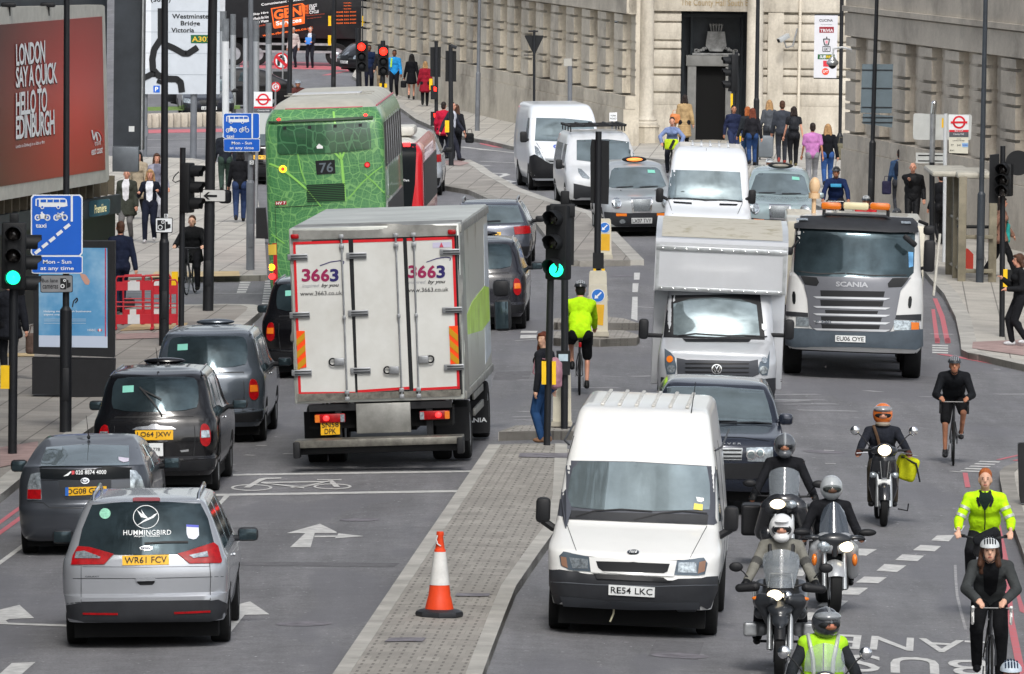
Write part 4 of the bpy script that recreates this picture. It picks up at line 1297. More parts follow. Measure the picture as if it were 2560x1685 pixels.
pq=[t.aty(*p,-.03) for p in C('b8',685,862,848,855,850,972,688,980)]
o=t.add('number_plate',MB().add([p for p in pq],[(0,1,2,3)]).mesh(fix=False),M_yel)
for s_,a,b,z0_,z1_ in (('SN58',.06,.94,.54,.9),('DPK',.2,.8,.08,.46)):
 v,f=text2d(s_,.012)
 put('plate_lettering',MB().add([bil(pq,a+q[0]*(b-a),z0_+q[1]*(z1_-z0_))+Vector((0,-.008,0)) for q in v],f).mesh(fix=False),M_let,o)
lf=MB().box((0,-.32,.47),(2.46,.5,.05),bev=.01).box((0,-.57,.44),(2.46,.05,.11),bev=.01)
tl_=t.add('tail_lift',lf,mat('lift_platform_steel','77756e',.45,metal=.5,var=.5,vs=5))
put('lift_beam',MB().box((0,-.15,.34),(2.35,.3,.14),bev=.02).box((-1.2,-.5,.36),(.1,.25,.24),bev=.02).box((1.2,-.5,.36),(.1,.25,.24),bev=.02),M_blk,tl_)
for y,r in ((1.95,.44),(6.9,.44)):
 for s_ in (-1,1):
  wheel(t,s_*1.08,y,r,.26,M_rim)
  if y < 3: wheel(t,s_*.78,y,r,.26,M_rim)
for s_ in (-1,1): t.add('mudguard',MB().torus((s_*.95,1.95,.5),.56,.02,'x',24,4,.15,math.pi-.15).box((s_*.98,1.42,.55),(.5,.02,.5)),M_blk)
t.add('mud_flap',MB().box((1.0,6.2,.36),(.5,.03,.5)),M_blk)
v,f=text2d('SCANIA',.03); t.add('flap_lettering',MB().add([(.78+a[0]*.44,6.17,.28+a[1]*.07) for a in v],f).mesh(fix=False),M_wlet)
c=t.aty(1253,720,8.4); mm=t.add('cab_mirror',MB().box(c,(.26,.14,.26),bev=.07).box(c+Vector((.01,0,-.42)),(.26,.16,.5),bev=.06),M_blk)
put('mirror_glass',MB().box(c+Vector((.0,-.085,-.42)),(.2,.01,.42),bev=.004),M_gld,mm)
def van_wipers(t,pts):
 for p in pts: wiper(t,p,3)
P_w=paint('van_white_paint','dedfdd',rough=.35,var=.04)
t=vehicle('panel_van','white high roof panel van with black mirrors, largest vehicle in the foreground','van',1575,1596,2.7,0)
mkbody(t,[(.35,.08,5.1,.92,.3,.08),(.44,.02,5.15,.94,.34,.1),(.70,.0,5.2,.985,.32,.11),(.74,.06,5.2,.99,.3,.1),(.95,.10,5.2,1.0,.28,.1),(1.02,.22,5.2,1.0,.26,.1),(1.12,.5,5.2,.97,.24,.1),(1.25,.92,5.2,.95,.18,.1),
(1.29,.97,5.2,.945,.16,.1),(1.6,1.2,5.2,.91,.14,.1),(1.9,1.42,5.2,.875,.14,.1),(2.15,1.62,5.2,.83,.12,.1),(2.40,1.86,5.2,.785,.11,.09),(2.49,1.96,5.2,.76,.11,.08),(2.53,2.04,5.18,.725,.11,.07),(2.545,2.12,5.15,.69,.11,.06)],P_w,.03)
D(t,'windscreen_surround','c8',(735,1196,1300,1205,2000,1246,2030,1450,2060,1700,1985,1745,1300,1705,720,1678,665,1662,690,1450),mat('a_pillar_grey','4a4d55',.45),off=.006)
D(t,'windscreen','c8',(845,1206,1300,1214,1925,1250,1950,1400,1952,1560,1945,1615,1500,1628,1000,1615,850,1600,760,1588,738,1560,760,1400,790,1270),M_gl,off=.014)
D(t,'scuttle','c2',(735,175,960,190,1500,205,1940,215,1930,300,1300,275,720,250),M_grey,off=.014)
van_wipers(t,(C('c2',815,235,970,185,1200,170,1465,188),C('c2',1310,262,1530,205,1720,185,1930,205)))
pline(t,C('c2',725,255,832,555,1000,575,1300,590,1600,597,1775,597,1930,305),1.5,M_grey)
for q,qi,qa in (((712,526,930,568,943,695,760,680,690,640,676,560),(760,575,920,590,920,668,790,665),(690,565,735,575,748,665,700,640)),((1672,602,1900,577,1932,625,1910,715,1850,728,1645,722),(1685,618,1835,615,1845,705,1680,700),(1862,615,1915,600,1905,690,1850,712))):
 hl=D(t,'headlamp','c2',q,mat('lamp_housing_grey','5b6670',.25,metal=.3),off=.010,step=8)
 D(t,'lamp_reflector','c2',qi,M_lens,off=.016,parent=hl); D(t,'indicator','c2',qa,mat('amber_smoke','8a6a58',.25),off=.016,parent=hl)
D(t,'grille_panel','c2',(930,572,1672,602,1648,722,1640,745,1300,735,945,700),P_w,off=.02)
D(t,'grille','c2',(990,605,1300,615,1610,628,1590,695,1560,708,1300,700,1045,690,1010,665),M_let,off=.026)
D(t,'front_bumper','c2',(605,675,760,705,960,730,1300,752,1630,768,1850,762,2008,738,2000,850,1945,990,1880,1022,1300,1010,740,985,650,950,605,800),M_grey,off=.03,step=14)
D(t,'air_intake','c2',(960,730,1300,750,1625,768,1600,778,1300,765,1000,748),M_let,off=.045);
D(t,'bumper_step','c2',(700,900,1090,935,1500,950,1850,950,1860,1000,1300,995,720,970),mat('bumper_step_grey','33363b',.6),off=.042)  # step strip in its own grey, slightly lighter than the bumper
pline(t,C('c2',620,775,1000,800,1500,815,1995,800),2.0,mat('bumper_ridge','5d6167',.5),.036,'bumper_ridge')
plate(t,C('c2',1100,800,1483,822,1480,903,1098,882),'RE54 LKC',False,off=.05)
b=D(t,'maker_badge','c2',[v for p in ell(1302,533,52,20) for v in p],M_chr,off=.012)
D(t,'badge_field','c2',[v for p in ell(1302,533,42,13) for v in p],mat('badge_dark','4c5055',.3),off=.018,parent=b)
text_px(t,'badge_lettering','Ford',C('c2',1270,524,1336,526,1334,544,1270,542),M_wlet,off=.024,shear=.3)
for i in range(6):
 x=-.5+i*.2; t.add('roof_rib',MB().box((x,3.6,2.568),(.045,2.8,.03),bev=.012),mat('rib_offwhite','c9c8c2',.5,var=.3,vs=9))  # ribs in a mottled off-white, darker than the van paint
pline(t,C('c8',740,1190,800,985,780,960),1.5,M_grey);
for s_ in (-1,1): t.add('roof_gutter',MB().tube([(s_*.86,1.75,2.1),(s_*.93,2.2,2.12),(s_*.94,5.1,2.14)],.012),M_grey)
D(t,'tax_disc','c2',(1832,65,1900,75,1900,100,1875,112,1845,105),M_wpl,off=.02); D(t,'permit','c2',(1818,120,1892,130,1888,180,1812,172),mat('permit_yellow','e0d064',.5),off=.02)
for px,py,s_ in ((1358,1275,-1),(1828,1297,1)):
 c=t.aty(px,py,1.15); mm=t.add('wing_mirror',MB().box(c,(.17,.12,.30),bev=.05).tube([c+Vector((0,0,-.12)),c+Vector((-s_*.12,0,-.2)),c+Vector((-s_*.26,.02,-.24))],.045),M_blk)
antenna(t,tuple(t.aty(1726,1047,1.98)),tuple(t.aty(1739,955,2.05)),.008)
sdecal(t,'side_window',1,[(1.35,1.3),(2.2,1.25),(2.2,1.85),(1.7,1.88)],M_gld,off=.006)
for y in (2.3,3.6): sdecal(t,'door_seam',1,[(y,.5),(y+.03,.5),(y+.03,2.1),(y,2.1)],M_grey,off=.004)
t.add('tow_rope',MB().tube([tuple(t.aty(*p,.05)) for p in C('c2',1138,1000,1135,1050,1105,1120)],.012,6),mat('rope','a8a48c',.8))
arches(t,(.95,4.25),.38,.36); wheels(t,.86,(.95,4.25),.35,.24,M_silv); under(t,.85,.3,5)
P_nb=paint('navy_paint','252b38',metal=.35,rough=.2,var=.12)
t=vehicle('off_roader','dark blue off roader with round headlamps tucked behind the large white van','car',1783,1290,.8,.3)
mkbody(t,[(.35,.1,4.7,.86,.3,.08),(.5,.02,4.75,.90,.32,.1),(.9,.0,4.78,.93,.3,.1),(1.02,.06,4.78,.93,.28,.1),(1.1,.22,4.78,.92,.24,.1),(1.17,.8,4.78,.91,.2,.08),(1.22,1.3,4.78,.89,.18,.08),(1.27,1.42,4.75,.87,.16,.08),
(1.5,1.72,4.6,.80,.14,.08),(1.67,2.0,4.2,.71,.14,.07),(1.71,2.1,3.8,.67,.15,.06),(1.73,2.3,3.6,.62,.16,.05)],P_nb,.02)
D(t,'windscreen','d8',(-760+0,585,-600,568,-230,570,165,600,200,700,232,830,240,885,0,878,-400,862,-745,850),M_gl,off=.010)
van_wipers(t,(C('d8',-200,890,0,880,90,878,235,890),C('d8',-560,880,-300,862,-60,872)))
hl=D(t,'headlamp','d8',(15,1088,240,1082,245,1180,200,1205,30,1200),M_lens,off=.012)
for cx,cy,r in ((58,1148,42),(135,1130,38)): D(t,'lamp_ring','d8',[v for p in ell(cx,cy,r,r) for v in p],M_chr,off=.02,parent=hl); D(t,'lamp_reflector','d8',[v for p in ell(cx,cy,r*.72,r*.72) for v in p],M_gl,off=.026,parent=hl)
D(t,'grille','d8',(-480,1085,-12,1088,-22,1190,-460,1185),M_silv,off=.012)
for y in (1108,1140,1172): D(t,'grille_slot','d8',(-470,y-8,-22,y-6,-24,y+8,-465,y+6),M_let,off=.02)
text_px(t,'bonnet_lettering','RANGE ROVER',C('d8',-520,1042,-22,1048,-24,1064,-520,1058),M_silv,off=.012,bold=.02,space=1.5)
D(t,'lower_bumper','d8',(-480,1215,60,1218,240,1200,240,1330,60,1350,-480,1340),M_blk,off=.02)
pline(t,C('d8',-460,985,0,1000,215,1030),1.5,M_let)
c=t.aty(1965,1048,1.5); t.add('wing_mirror',MB().box(c,(.2,.12,.16),bev=.05).cyl(c+Vector((-.18,0,-.06)),c,.03),P_nb)
antenna(t,tuple(t.aty(1736,1013,2.3)),tuple(t.aty(1738,957,2.3)),.006)
fside(t,1.25,1.65,((2.0,2.9),(3.0,3.8)),sides=(1,))
arches(t,(.9,3.65),.4,.38); wheels(t,.84,(.9,3.65),.38,.24); under(t,.84,.3,4.5,.2,.6)
P_lv=paint('silver_van_paint','c2c5c9',metal=.3,rough=.33,var=.06)
t=vehicle('luton_van','silver box van with box overhanging the cab, behind the off roader','van',1787,1052,1.2,.2)
mkbody(t,[(.3,.1,2.2,.86,.3,.06),(.45,.02,2.2,.93,.32,.1),(.85,.0,2.2,.96,.32,.1),(1.0,.06,2.2,.955,.28,.1),(1.1,.25,2.2,.94,.24,.1),(1.22,.62,2.2,.92,.2,.08),(1.3,.85,2.2,.91,.16,.08),
(1.6,1.0,2.2,.88,.14,.08),(1.95,1.25,2.2,.84,.16,.08),(2.05,1.4,2.2,.8,.2,.06)],P_lv,.02)
D(t,'windscreen_frame','c4',(1600,1150,2380,1140,2420,1490,2420,1530,1560,1510),M_blk,off=.004)
D(t,'windscreen','c4',(1645,1225,1780,1185,2000,1172,2220,1190,2350,1235,2378,1500,2000,1508,1645,1490),M_gl,off=.012)
van_wipers(t,(C('c4',1690,1500,1830,1480,2130,1500),C('c4',2090,1498,2250,1495,2440,1505)))
D(t,'bonnet_vent','c8',(1720,160,2305,168,2285,190,1750,188),M_let,off=.008)
for q,qi,qj in (((1570,248,1620,280,1655,320,1672,400,1660,460,1590,462,1575,380),ell(1628,415,34,34),ell(1615,335,26,26)),((2462-0,262-0,2440,330,2375,360,2362,440,2400,470,2440,468,2455,400),ell(2408,425,34,34),ell(2415,345,24,24))):
 hl=D(t,'headlamp','c8',q,mat('lamp_housing_grey'),off=.012); D(t,'lamp_reflector','c8',[v for p in qi for v in p],M_lens,off=.018,parent=hl); D(t,'lamp_reflector','c8',[v for p in qj for v in p],M_amb if q[0] < 2000 else M_lens,off=.018,parent=hl)
D(t,'grille','c8',(1672,325,1760,340,2290,352,2362,340,2372,460,2300,492,1760,488,1680,470),mat('grille_dark','3d4046',.5),off=.012)
for y in (365,400,435,468): D(t,'grille_slot','c8',(1745,y,2285,y+4,2280,y+16,1750,y+12),M_let,off=.018)
b=D(t,'maker_badge','c8',[v for p in ell(2012,418,44,43) for v in p],M_chr,off=.026); D(t,'badge_field','c8',[v for p in ell(2012,418,35,34) for v in p],M_let,off=.032,parent=b)
pline(t,C('c8',1984,398,2000,445,2012,415,2024,445,2040,398),1.6,M_chr,.038,'badge_letters',parent=b); pline(t,C('c8',1998,390,2012,412,2026,390),1.6,M_chr,.038,'badge_letters',parent=b)
D(t,'front_bumper','c8',(1510,480,1680,500,2000,515,2330,505,2500,490,2500,640,1515,640),M_grey,off=.03)
hw_=1.075
bm_=MB().add([(x,y,z) for x in (-hw_,hw_) for (y,z) in ((1.1,2.01),(1.1,2.80),(1.16,2.86),(2.3,3.02),(5.4,3.05),(5.4,2.01))],[(0,1,2,3,4,5),(11,10,9,8,7,6)]+[(i,(i+1) % 6,6+(i+1) % 6,6+i) for i in range(6)])
bb_=t.add('box_body',bm_.mesh(ang=30),P_lv)
t.add('box_sides',MB().box((0,3.5,1.3),(2.13,3.6,1.7),bev=.02),P_lv)
t.add('box_roof',MB().add([(-.98,1.3,2.885),(.98,1.3,2.885),(.98,2.3,3.026),(-.98,2.3,3.026),(.98,5.3,3.056),(-.98,5.3,3.056)],[(0,1,2,3),(3,2,4,5)]),mat('stained_roof','b9b5a8',.6,var=.45,vs=3,dirt='97907a'))
t.add('box_trim',MB().box((0,1.09,2.70),(2.12,.03,.08),bev=.008).box((0,1.09,2.05),(2.12,.02,.06),bev=.006).box((-1.03,1.09,2.4),(.05,.025,.75)).box((1.03,1.09,2.4),(.05,.025,.75)),M_silv)
rv=MB().box((0,1.09,2.06),(.01,.01,.01))
for i in range(11):
 for z in (2.70,2.05): rv.sph((-.95+i*.19,1.07,z),.012,6,5)
t.add('rivets',rv,M_chr)
for px,py,s_ in ((1609,822,-1),(1973,824,1)):
 c=t.aty(px,py,.95); mm=t.add('wing_mirror',MB().box(c,(.16,.12,.33),bev=.05).box(c+Vector((-s_*.2,.02,-.1)),(.3,.05,.07),bev=.02),M_blk)
D(t,'tax_disc','d4',(148,1395,190,1400,188,1440,165,1452,150,1435),M_wpl,off=.018)
wheels(t,.84,(1.0,4.4),.35,.22); under(t,.84,.4,5)
t=vehicle('tipper_lorry','white tipper lorry with grey grille and amber light bar on its cab','lorry',2131,950,1.3,0)
P_sc=paint('lorry_cab_white','cdcecd',rough=.35,var=.1)
P_sg=paint('lorry_grille_grey','6a6c72',metal=.3,rough=.35,var=.08)
mkbody(t,[(.5,.05,2.1,1.12,.3,.1),(.62,.0,2.1,1.19,.3,.12),(.9,.0,2.1,1.2,.3,.12),(1.25,.04,2.1,1.2,.3,.12),(1.75,.10,2.1,1.17,.26,.12),(1.85,.14,2.1,1.14,.22,.12),(2.55,.32,2.1,1.09,.2,.12),(2.66,.4,2.1,1.07,.22,.1),(2.78,.6,2.05,1.0,.28,.08),(2.82,.8,2.0,.9,.3,.06)],P_sc,.02)
D(t,'windscreen','d4',(440,580,930,560,1455,580,1440,960,1400,1000,930,1000,460,985,425,950),M_gld,off=.010)
D(t,'sun_visor','d4',(432,500,930,500,1462,522,1465,625,1240,628,930,610,600,598,432,590),M_grey,off=.06)
for q in ((468,525,548,528,548,545,468,543),(1330,552,1408,556,1408,574,1330,570)): D(t,'visor_lamp','d4',q,M_lens,off=.08)
D(t,'grille_panel','d4',(465,985,930,1000,1420,1002,1330,1110,1290,1320,1265,1420,1235,1468,930,1470,600,1450,555,1400,540,1180,510,1060),P_sg,off=.02)
for q in ((480,985,620,1000,640,1040,620,1072,520,1060),(1220,1050,1260,1010,1400,1005,1340,1080,1225,1085)): D(t,'dark_inset','d4',q,M_let,off=.026)
for (x0,x1,y0,y1) in ((650,1195,1108,1160),(650,1185,1190,1240),(690,1140,1275,1305),(655,1170,1330,1370),(660,1155,1395,1435)): D(t,'grille_slot','d4',(x0,y0,x1,y0+10,x1-10,y1+5,x0+5,y1),M_let,off=.028)
for y in (1168,1250,1312,1376,1438): D(t,'grille_bar','d4',(590,y-8,1240,y+6,1200,y+22,620,y+8),P_sc if False else P_lv,off=.034)
text_px(t,'grille_lettering','SCANIA',C('d4',782,1033,1055,1040,1055,1084,782,1076),mat('letter_silver','a4a6aa',.3,metal=.5),off=.03,bold=.05)
text_px(t,'grille_lettering','P 340',C('d4',612,1362,742,1366,742,1392,612,1388),M_chr,off=.042,bold=.04)
for q in ((445,1335,550,1340,555,1415,445,1410),(1272,1362,1480,1368,1492,1450,1272,1445)): D(t,'headlamp','d4',q,M_lens,off=.02)
D(t,'indicator','d4',(1420,1380,1480,1382,1478,1448,1420,1445),M_amb,off=.026)
for q in ((410,1118,440,1118,442,1225,415,1225),(1398,1158,1430,1160,1420,1262,1392,1258)): D(t,'air_slot','d4',q,M_let,off=.008,rnd=1)
for q in ((360,1285,545,1300,548,1335,365,1325),(1282,1320,1500,1310,1500,1365,1282,1355)): D(t,'lamp_brow','d4',q,M_grey,off=.018)
D(t,'front_bumper','d8',(350,60,440,68,560,70,620,90,920,105,1240,100,1280,92,1505,78,1505,220,1450,245,930,222,440,222,350,200),mat('bumper_bluegrey','4b555e',.5,var=.25),off=.04)
plate(t,C('d8',778,128,1030,135,1030,190,778,183),'EU06 OYE',False,off=.06)
van_wipers(t,(C('d4',440,945,640,970,860,965),C('d4',870,965,1100,985,1380,980)))
D(t,'window_permit','d4',(1395,782,1435,785,1435,905,1400,915),mat('permit_blue','66a6d8',.4),off=.016)
lb=t.add('light_bar',MB().box(tuple(t.aty(2140,517,.9)),(1.1,.1,.04),bev=.01),M_blk)
for px,w_,mt_ in ((2078,.36,M_amb),(2140,.46,mat('beacon_cream','d9cfa8',.3)),(2200,.36,M_amb)):
 c=t.aty(px,514.5+(px-2078)*.012,.85); put('beacon_lens',MB().box(c,(w_,.22,.13),bev=.045),mt_,lb)
for s_ in (-1,1): put('bar_leg',MB().box(tuple(t.aty(2140+s_*80,534,.85)),(.06,.1,.12),bev=.01),M_blk,lb)
t.add('roof_rail',MB().tube([tuple(t.aty(2055,545,.55)),tuple(t.aty(2068,535,.5)),tuple(t.aty(2212,541,.5)),tuple(t.aty(2225,549,.55))],.03),M_grey)
bc=t.aty(2036,482,2.0); t.add('rear_beacon',MB().cyl(bc+Vector((0,0,-.5)),bc,.04).sph(bc+Vector((0,0,.12)),(.1,.1,.16)).cyl(bc+Vector((0,0,-.1)),bc,.1),mat('beacon_pale','d4b48e',.4))
c=t.aty(2323,640,.3); mm=t.add('cab_mirror',MB().box(c,(.2,.12,.56),bev=.05).box(c+Vector((-.02,0,.45)),(.2,.14,.17),bev=.05).tube([c+Vector((-.05,0,.55)),c+Vector((-.2,.1,.6))],.03).tube([c+Vector((-.05,0,-.2)),c+Vector((-.2,.1,-.25))],.03),M_blk)
c=t.aty(1974,628,.3); t.add('cab_mirror',MB().box(c,(.12,.1,.14),bev=.04).tube([c,c+Vector((.15,.05,.2))],.02),M_blk)
t.add('corner_mirror',MB().box(tuple(t.aty(2275,602,-.1)),(.28,.08,.1),Matrix.Rotation(R(38),3,'Y'),bev=.03),M_blk)
t.add('tipper_body',MB().box((0,5.2,1.9),(2.46,5.6,1.5),bev=.04),paint('tipper_cream','c9c4b4',var=.2))
t.add('body_stay',MB().cyl(tuple(t.aty(2350,585,3)),tuple(t.aty(2334,740,2.6)),.025),mat('stay_grey','a9a79f',.5))
sdecal(t,'side_window',1,[(.6,1.75),(1.5,1.75),(1.5,2.4),(.75,2.4)],M_gld)
t.add('chassis',MB().box((0,4.5,.8),(1.6,7.5,.4)).box((0,.7,.62),(2.2,1.0,.3)),M_under)
for y in (1.4,3.3,6.2,7.5):
 for s_ in (-1,1): wheel(t,s_*1.05,y,.5,.32,mat('hub_grey','6d6d6a',.6,var=.4))
for s_ in (-1,1): t.add('side_guard',MB().box((s_*1.18,4.7,.7),(.05,1.6,.3),bev=.01),M_grey)
P_w2=paint('cool_white_paint','d9dde2',rough=.3,var=.04)
t=vehicle('panel_van','white panel van with dark rectangular windscreen stuck behind the silver box van','van',1765,664,1.0,.2)
mkbody(t,[(.3,.1,5.8,.9,.3,.06),(.6,.0,5.85,.96,.3,.08),(1.0,.03,5.85,.97,.28,.08),(1.15,.25,5.85,.95,.22,.08),(1.33,.85,5.85,.93,.16,.08),(1.7,1.1,5.85,.89,.14,.08),(2.1,1.38,5.85,.86,.14,.08),(2.38,1.62,5.85,.81,.16,.08),(2.49,1.8,5.8,.75,.18,.06),(2.55,2.0,5.7,.68,.2,.05)],P_w2,.02)
D(t,'windscreen','c4',(1622,85,1920,92,2210,105,2232,355,1920,345,1600,332),M_gl,off=.012)
van_wipers(t,(C('c4',1605,332,1750,328,1930,345),C('c4',1900,345,2080,342,2230,356)))
for q in ((1642,352,1800,362,1800,378,1648,368),(2035,370,2190,375,2182,390,2035,388)): D(t,'bonnet_vent','c4',q,M_let,off=.008)
pline(t,C('c4',1600,340,1640,460),1.2,M_grey); pline(t,C('c4',2232,362,2190,460),1.2,M_grey)
for px,py,s_ in ((1649,488,-1),(1880,492,1)):
 c=t.aty(px,py,1.0); t.add('wing_mirror',MB().box(c,(.17,.12,.32),bev=.05).cyl(c,c+Vector((-s_*.25,.03,-.12)),.035),M_blk)
for i in range(5): t.add('roof_rib',MB().box((-.4+i*.2,4.0,2.585),(.05,3.0,.03),bev=.012),P_w2)
antenna(t,tuple(t.aty(1765,407,1.75)),tuple(t.aty(1766,370,1.75)),.008)
fside(t,1.35,1.95,((1.4,2.3),),sides=(1,-1))
wheels(t,.86,(1.0,4.6),.34,.22); under(t,.85,.4,5.5)
def taxi_front(px,py,yaw,pt,label,lit,roll=0):
 t=vehicle('taxi',label,'taxi',px,py,yaw,roll,'taxis queueing in the street')
 mkbody(t,[(.24,.1,4.4,.8,.24,.06),(.42,.0,4.55,.86,.3,.1),(.62,.0,4.55,.88,.3,.12),(.8,.03,4.52,.88,.3,.14),(.92,.15,4.5,.87,.28,.16),(1.0,.5,4.47,.86,.24,.14),(1.08,1.05,4.45,.84,.2,.1),(1.12,1.15,4.42,.82,.2,.08),
(1.35,1.4,4.3,.75,.2,.08),(1.6,1.68,4.15,.67,.2,.08),(1.68,1.9,4.0,.60,.24,.07),(1.715,2.2,3.8,.50,.26,.05)],pt,.03)
 decal(t,'windscreen',[(-.58,1.52),(-.5,1.585),(0,1.6),(.5,1.585),(.58,1.52),(.70,1.16),(.6,1.125),(0,1.11),(-.6,1.125),(-.70,1.16)],M_gl,off=.01,local=True,step=14)
 g=decal(t,'grille',[(-.25,.9),(.25,.9),(.22,.58),(-.22,.58)],M_chr,off=.04,local=True)
 decal(t,'grille_slot',[(-.21,.87),(.21,.87),(.18,.61),(-.18,.61)],mat('grille_mesh','6c7276',.4,metal=.4,var=.5,vs=60),off=.05,local=True,parent=g)
 for s_ in (-1,1):
  h=decal(t,'headlamp',ell(s_*.58,.8,.115,.115),M_chr,off=.03,local=True)
  decal(t,'lamp_reflector',ell(s_*.58,.8,.09,.09),M_lens,off=.04,local=True,parent=h)
  decal(t,'fog_lamp',ell(s_*.45,.38,.07,.045),M_lens,off=.03,local=True)
  decal(t,'indicator',[(s_*.35,.565),(s_*.6,.565),(s_*.6,.5),(s_*.35,.5)],M_amb,off=.035,local=True)
  pline(t,[(s_*.3,.9),(s_*.42,1.08)],.02,M_grey,local=True)
 decal(t,'front_bumper',[(-.86,.6),(-.4,.57),(.4,.57),(.86,.6),(.84,.42),(.6,.26),(-.6,.26),(-.84,.42)],M_grey,off=.026,local=True)
 plate(t,[(-.24,.46),(.24,.46),(.24,.35),(-.24,.35)],'LX07 TVY' if lit else 'Y823 TGT',False,local=True,off=.05)
 rs=t.add('roof_sign',MB().sph((0,1.95,1.78),(.3,.1,.075)),M_blk)
 put('sign_lens',MB().sph((0,1.93,1.78),(.22,.12,.05)),mat('sign_amber_glow','ff8a40',.4,emit=1.2) if lit else mat('sign_glass_dull','8f8a80',.4),rs)
 wiper(t,[(-.5,1.13),(-.1,1.15)],.02,True); wiper(t,[(.05,1.13),(.5,1.15)],.02,True)
 decal(t,'window_sticker',[(.28,1.53),(.45,1.52),(.46,1.45),(.28,1.46)],M_cyan,off=.02,local=True)
 for s_ in (-1,1): mirror(t,s_,s_*.86,1.35,1.13,.2,.13,M_grey if lit else pt)
 fside(t,1.12,1.55,((1.65,2.3),(2.4,3.2)),sides=(1,-1))
 arches(t,(.85,3.74)); wheels(t,.76,(.85,3.74),.33,.2,M_silv); under(t,.78,.3,4.2)
taxi_front(1604,592,-4.0,paint('silver_taxi_paint','aab0b4',metal=.35,rough=.3,var=.06),'silver taxi with lit orange roof sign beside the white panel van',True)
taxi_front(1946,609,1.0,paint('pale_blue_taxi_paint','9eb0b4',metal=.3,rough=.25,var=.06),'pale blue taxi behind the white tipper lorry',False)
P_lv2=paint('pale_silver_paint','d0d3d6',metal=.15)
t=vehicle('panel_van','silver low van with a roof rack between two other vans','van',1512,524,-4.5,0)
mkbody(t,[(.25,.12,4.7,.85,.3,.08),(.45,.0,4.75,.93,.34,.12),(.75,.02,4.78,.95,.34,.14),(.95,.18,4.78,.95,.3,.14),(1.08,.6,4.78,.93,.22,.1),(1.17,.8,4.78,.92,.18,.1),(1.5,1.15,4.78,.86,.16,.1),(1.8,1.5,4.75,.78,.18,.09),(1.90,1.75,4.7,.72,.22,.07),(1.94,2.1,4.6,.64,.24,.05)],P_lv2,.02)
D(t,'windscreen','c0',(822,1192,1080,1185,1310,1212,1330,1360,1060,1388,822,1362),M_gl,off=.01)
D(t,'headlamp','c4',(832,72,860,80,935,150,930,165,870,150,838,110),M_lens,off=.015); D(t,'headlamp','c4',(1100,158,1150,150,1215,162,1205,185,1100,190),M_lens,off=.015)
D(t,'front_bumper','c4',(800,200,1000,240,1215,235,1215,320,1100,345,850,345,800,320),M_grey,off=.03)
plate(t,C('c4',1085,250,1168,256,1168,292,1085,288),'DGF',False,off=.045)
rk=MB()
for y in (1.8,2.6,3.5,4.3): rk.box((0,y,2.1),(1.5,.05,.04)); rk.box((-.7,y,2.03),(.03,.03,.15)); rk.box((.7,y,2.03),(.03,.03,.15))
for x in (-.72,-.36,0,.36,.72): rk.box((x,3.0,2.13),(.04,2.8,.03))
t.add('roof_rack',rk,M_blk)
for s_ in (-1,1): mirror(t,s_,s_*.98,1.15,1.15,.18,.25,M_blk)
D(t,'bonnet_seam','c0',(1100,1405,1230,1408,1228,1418,1100,1415),M_let,off=.006)
fside(t,1.15,1.65,((1.3,2.2),(2.5,4.4)),sides=(-1,1)); arches(t,(.95,4.05)); wheels(t,.84,(.95,4.05),.33,.2); under(t,.84,.3,4.5)
t=vehicle('panel_van','white high roof van with a chunky black bumper, furthest of the oncoming vans','van',1418,477,-4.6,.4)
mkbody(t,[(.28,.12,6.0,.88,.3,.1),(.5,.0,6.1,.96,.34,.14),(.95,.03,6.1,.99,.34,.14),(1.12,.25,6.1,.99,.28,.12),(1.32,.75,6.1,.97,.2,.1),(1.4,.85,6.1,.96,.18,.1),(1.8,1.15,6.1,.91,.16,.1),(2.05,1.4,6.1,.87,.18,.1),(2.24,1.7,6.1,.8,.22,.08),(2.30,2.0,6.0,.72,.24,.06)],P_w2,.02)
D(t,'windscreen','c0',(478,1002,720,1008,950,1030,975,1110,960,1180,730,1205,465,1198),M_gl,off=.01)
D(t,'headlamp','c0',(465,1240,495,1260,560,1380,555,1398,500,1360,470,1300),M_lens,off=.015); D(t,'headlamp','c0',(960,1250,985,1290,950,1380,905,1405,915,1370),M_lens,off=.015)
D(t,'grille','c0',(550,1345,900,1358,880,1440,600,1430),M_silv,off=.015)
for y in (1365,1390,1415): D(t,'grille_slot','c0',(575,y,880,y+8,870,y+20,595,y+12),M_let,off=.022)
D(t,'front_bumper','c4',(430,-30,470,-45,560,10,620,40,900,55,1000,30,1010,120,960,190,480,180,420,110),M_blk,off=.03)
plate(t,C('c4',645,98,790,104,790,138,645,132),'AE11 OXV',False,off=.045)
text_px(t,'bonnet_lettering','G',C('c0',622,1230,670,1232,670,1264,622,1262),mat('print_blue','2f52b8',.4),off=.008,bold=.06)
D(t,'bonnet_logo','c0',(680,1232,740,1234,740,1264,680,1262),mat('print_crimson','b83a52',.5,var=.4,vs=20),off=.008)
for s_ in (-1,1): mirror(t,s_,s_*1.0,1.0,1.45,.2,.3,M_blk)
antenna(t,tuple(t.aty(1363,281,1.8)),tuple(t.aty(1362,268,1.8)),.008)
pline(t,C('c0',480,1215,560,1340),1.2,M_grey)
fside(t,1.35,1.95,((1.2,2.1),),sides=(-1,1)); arches(t,(1.0,4.7),.38,.36); wheels(t,.86,(1.0,4.7),.35,.24); under(t,.88,.3,5.6)
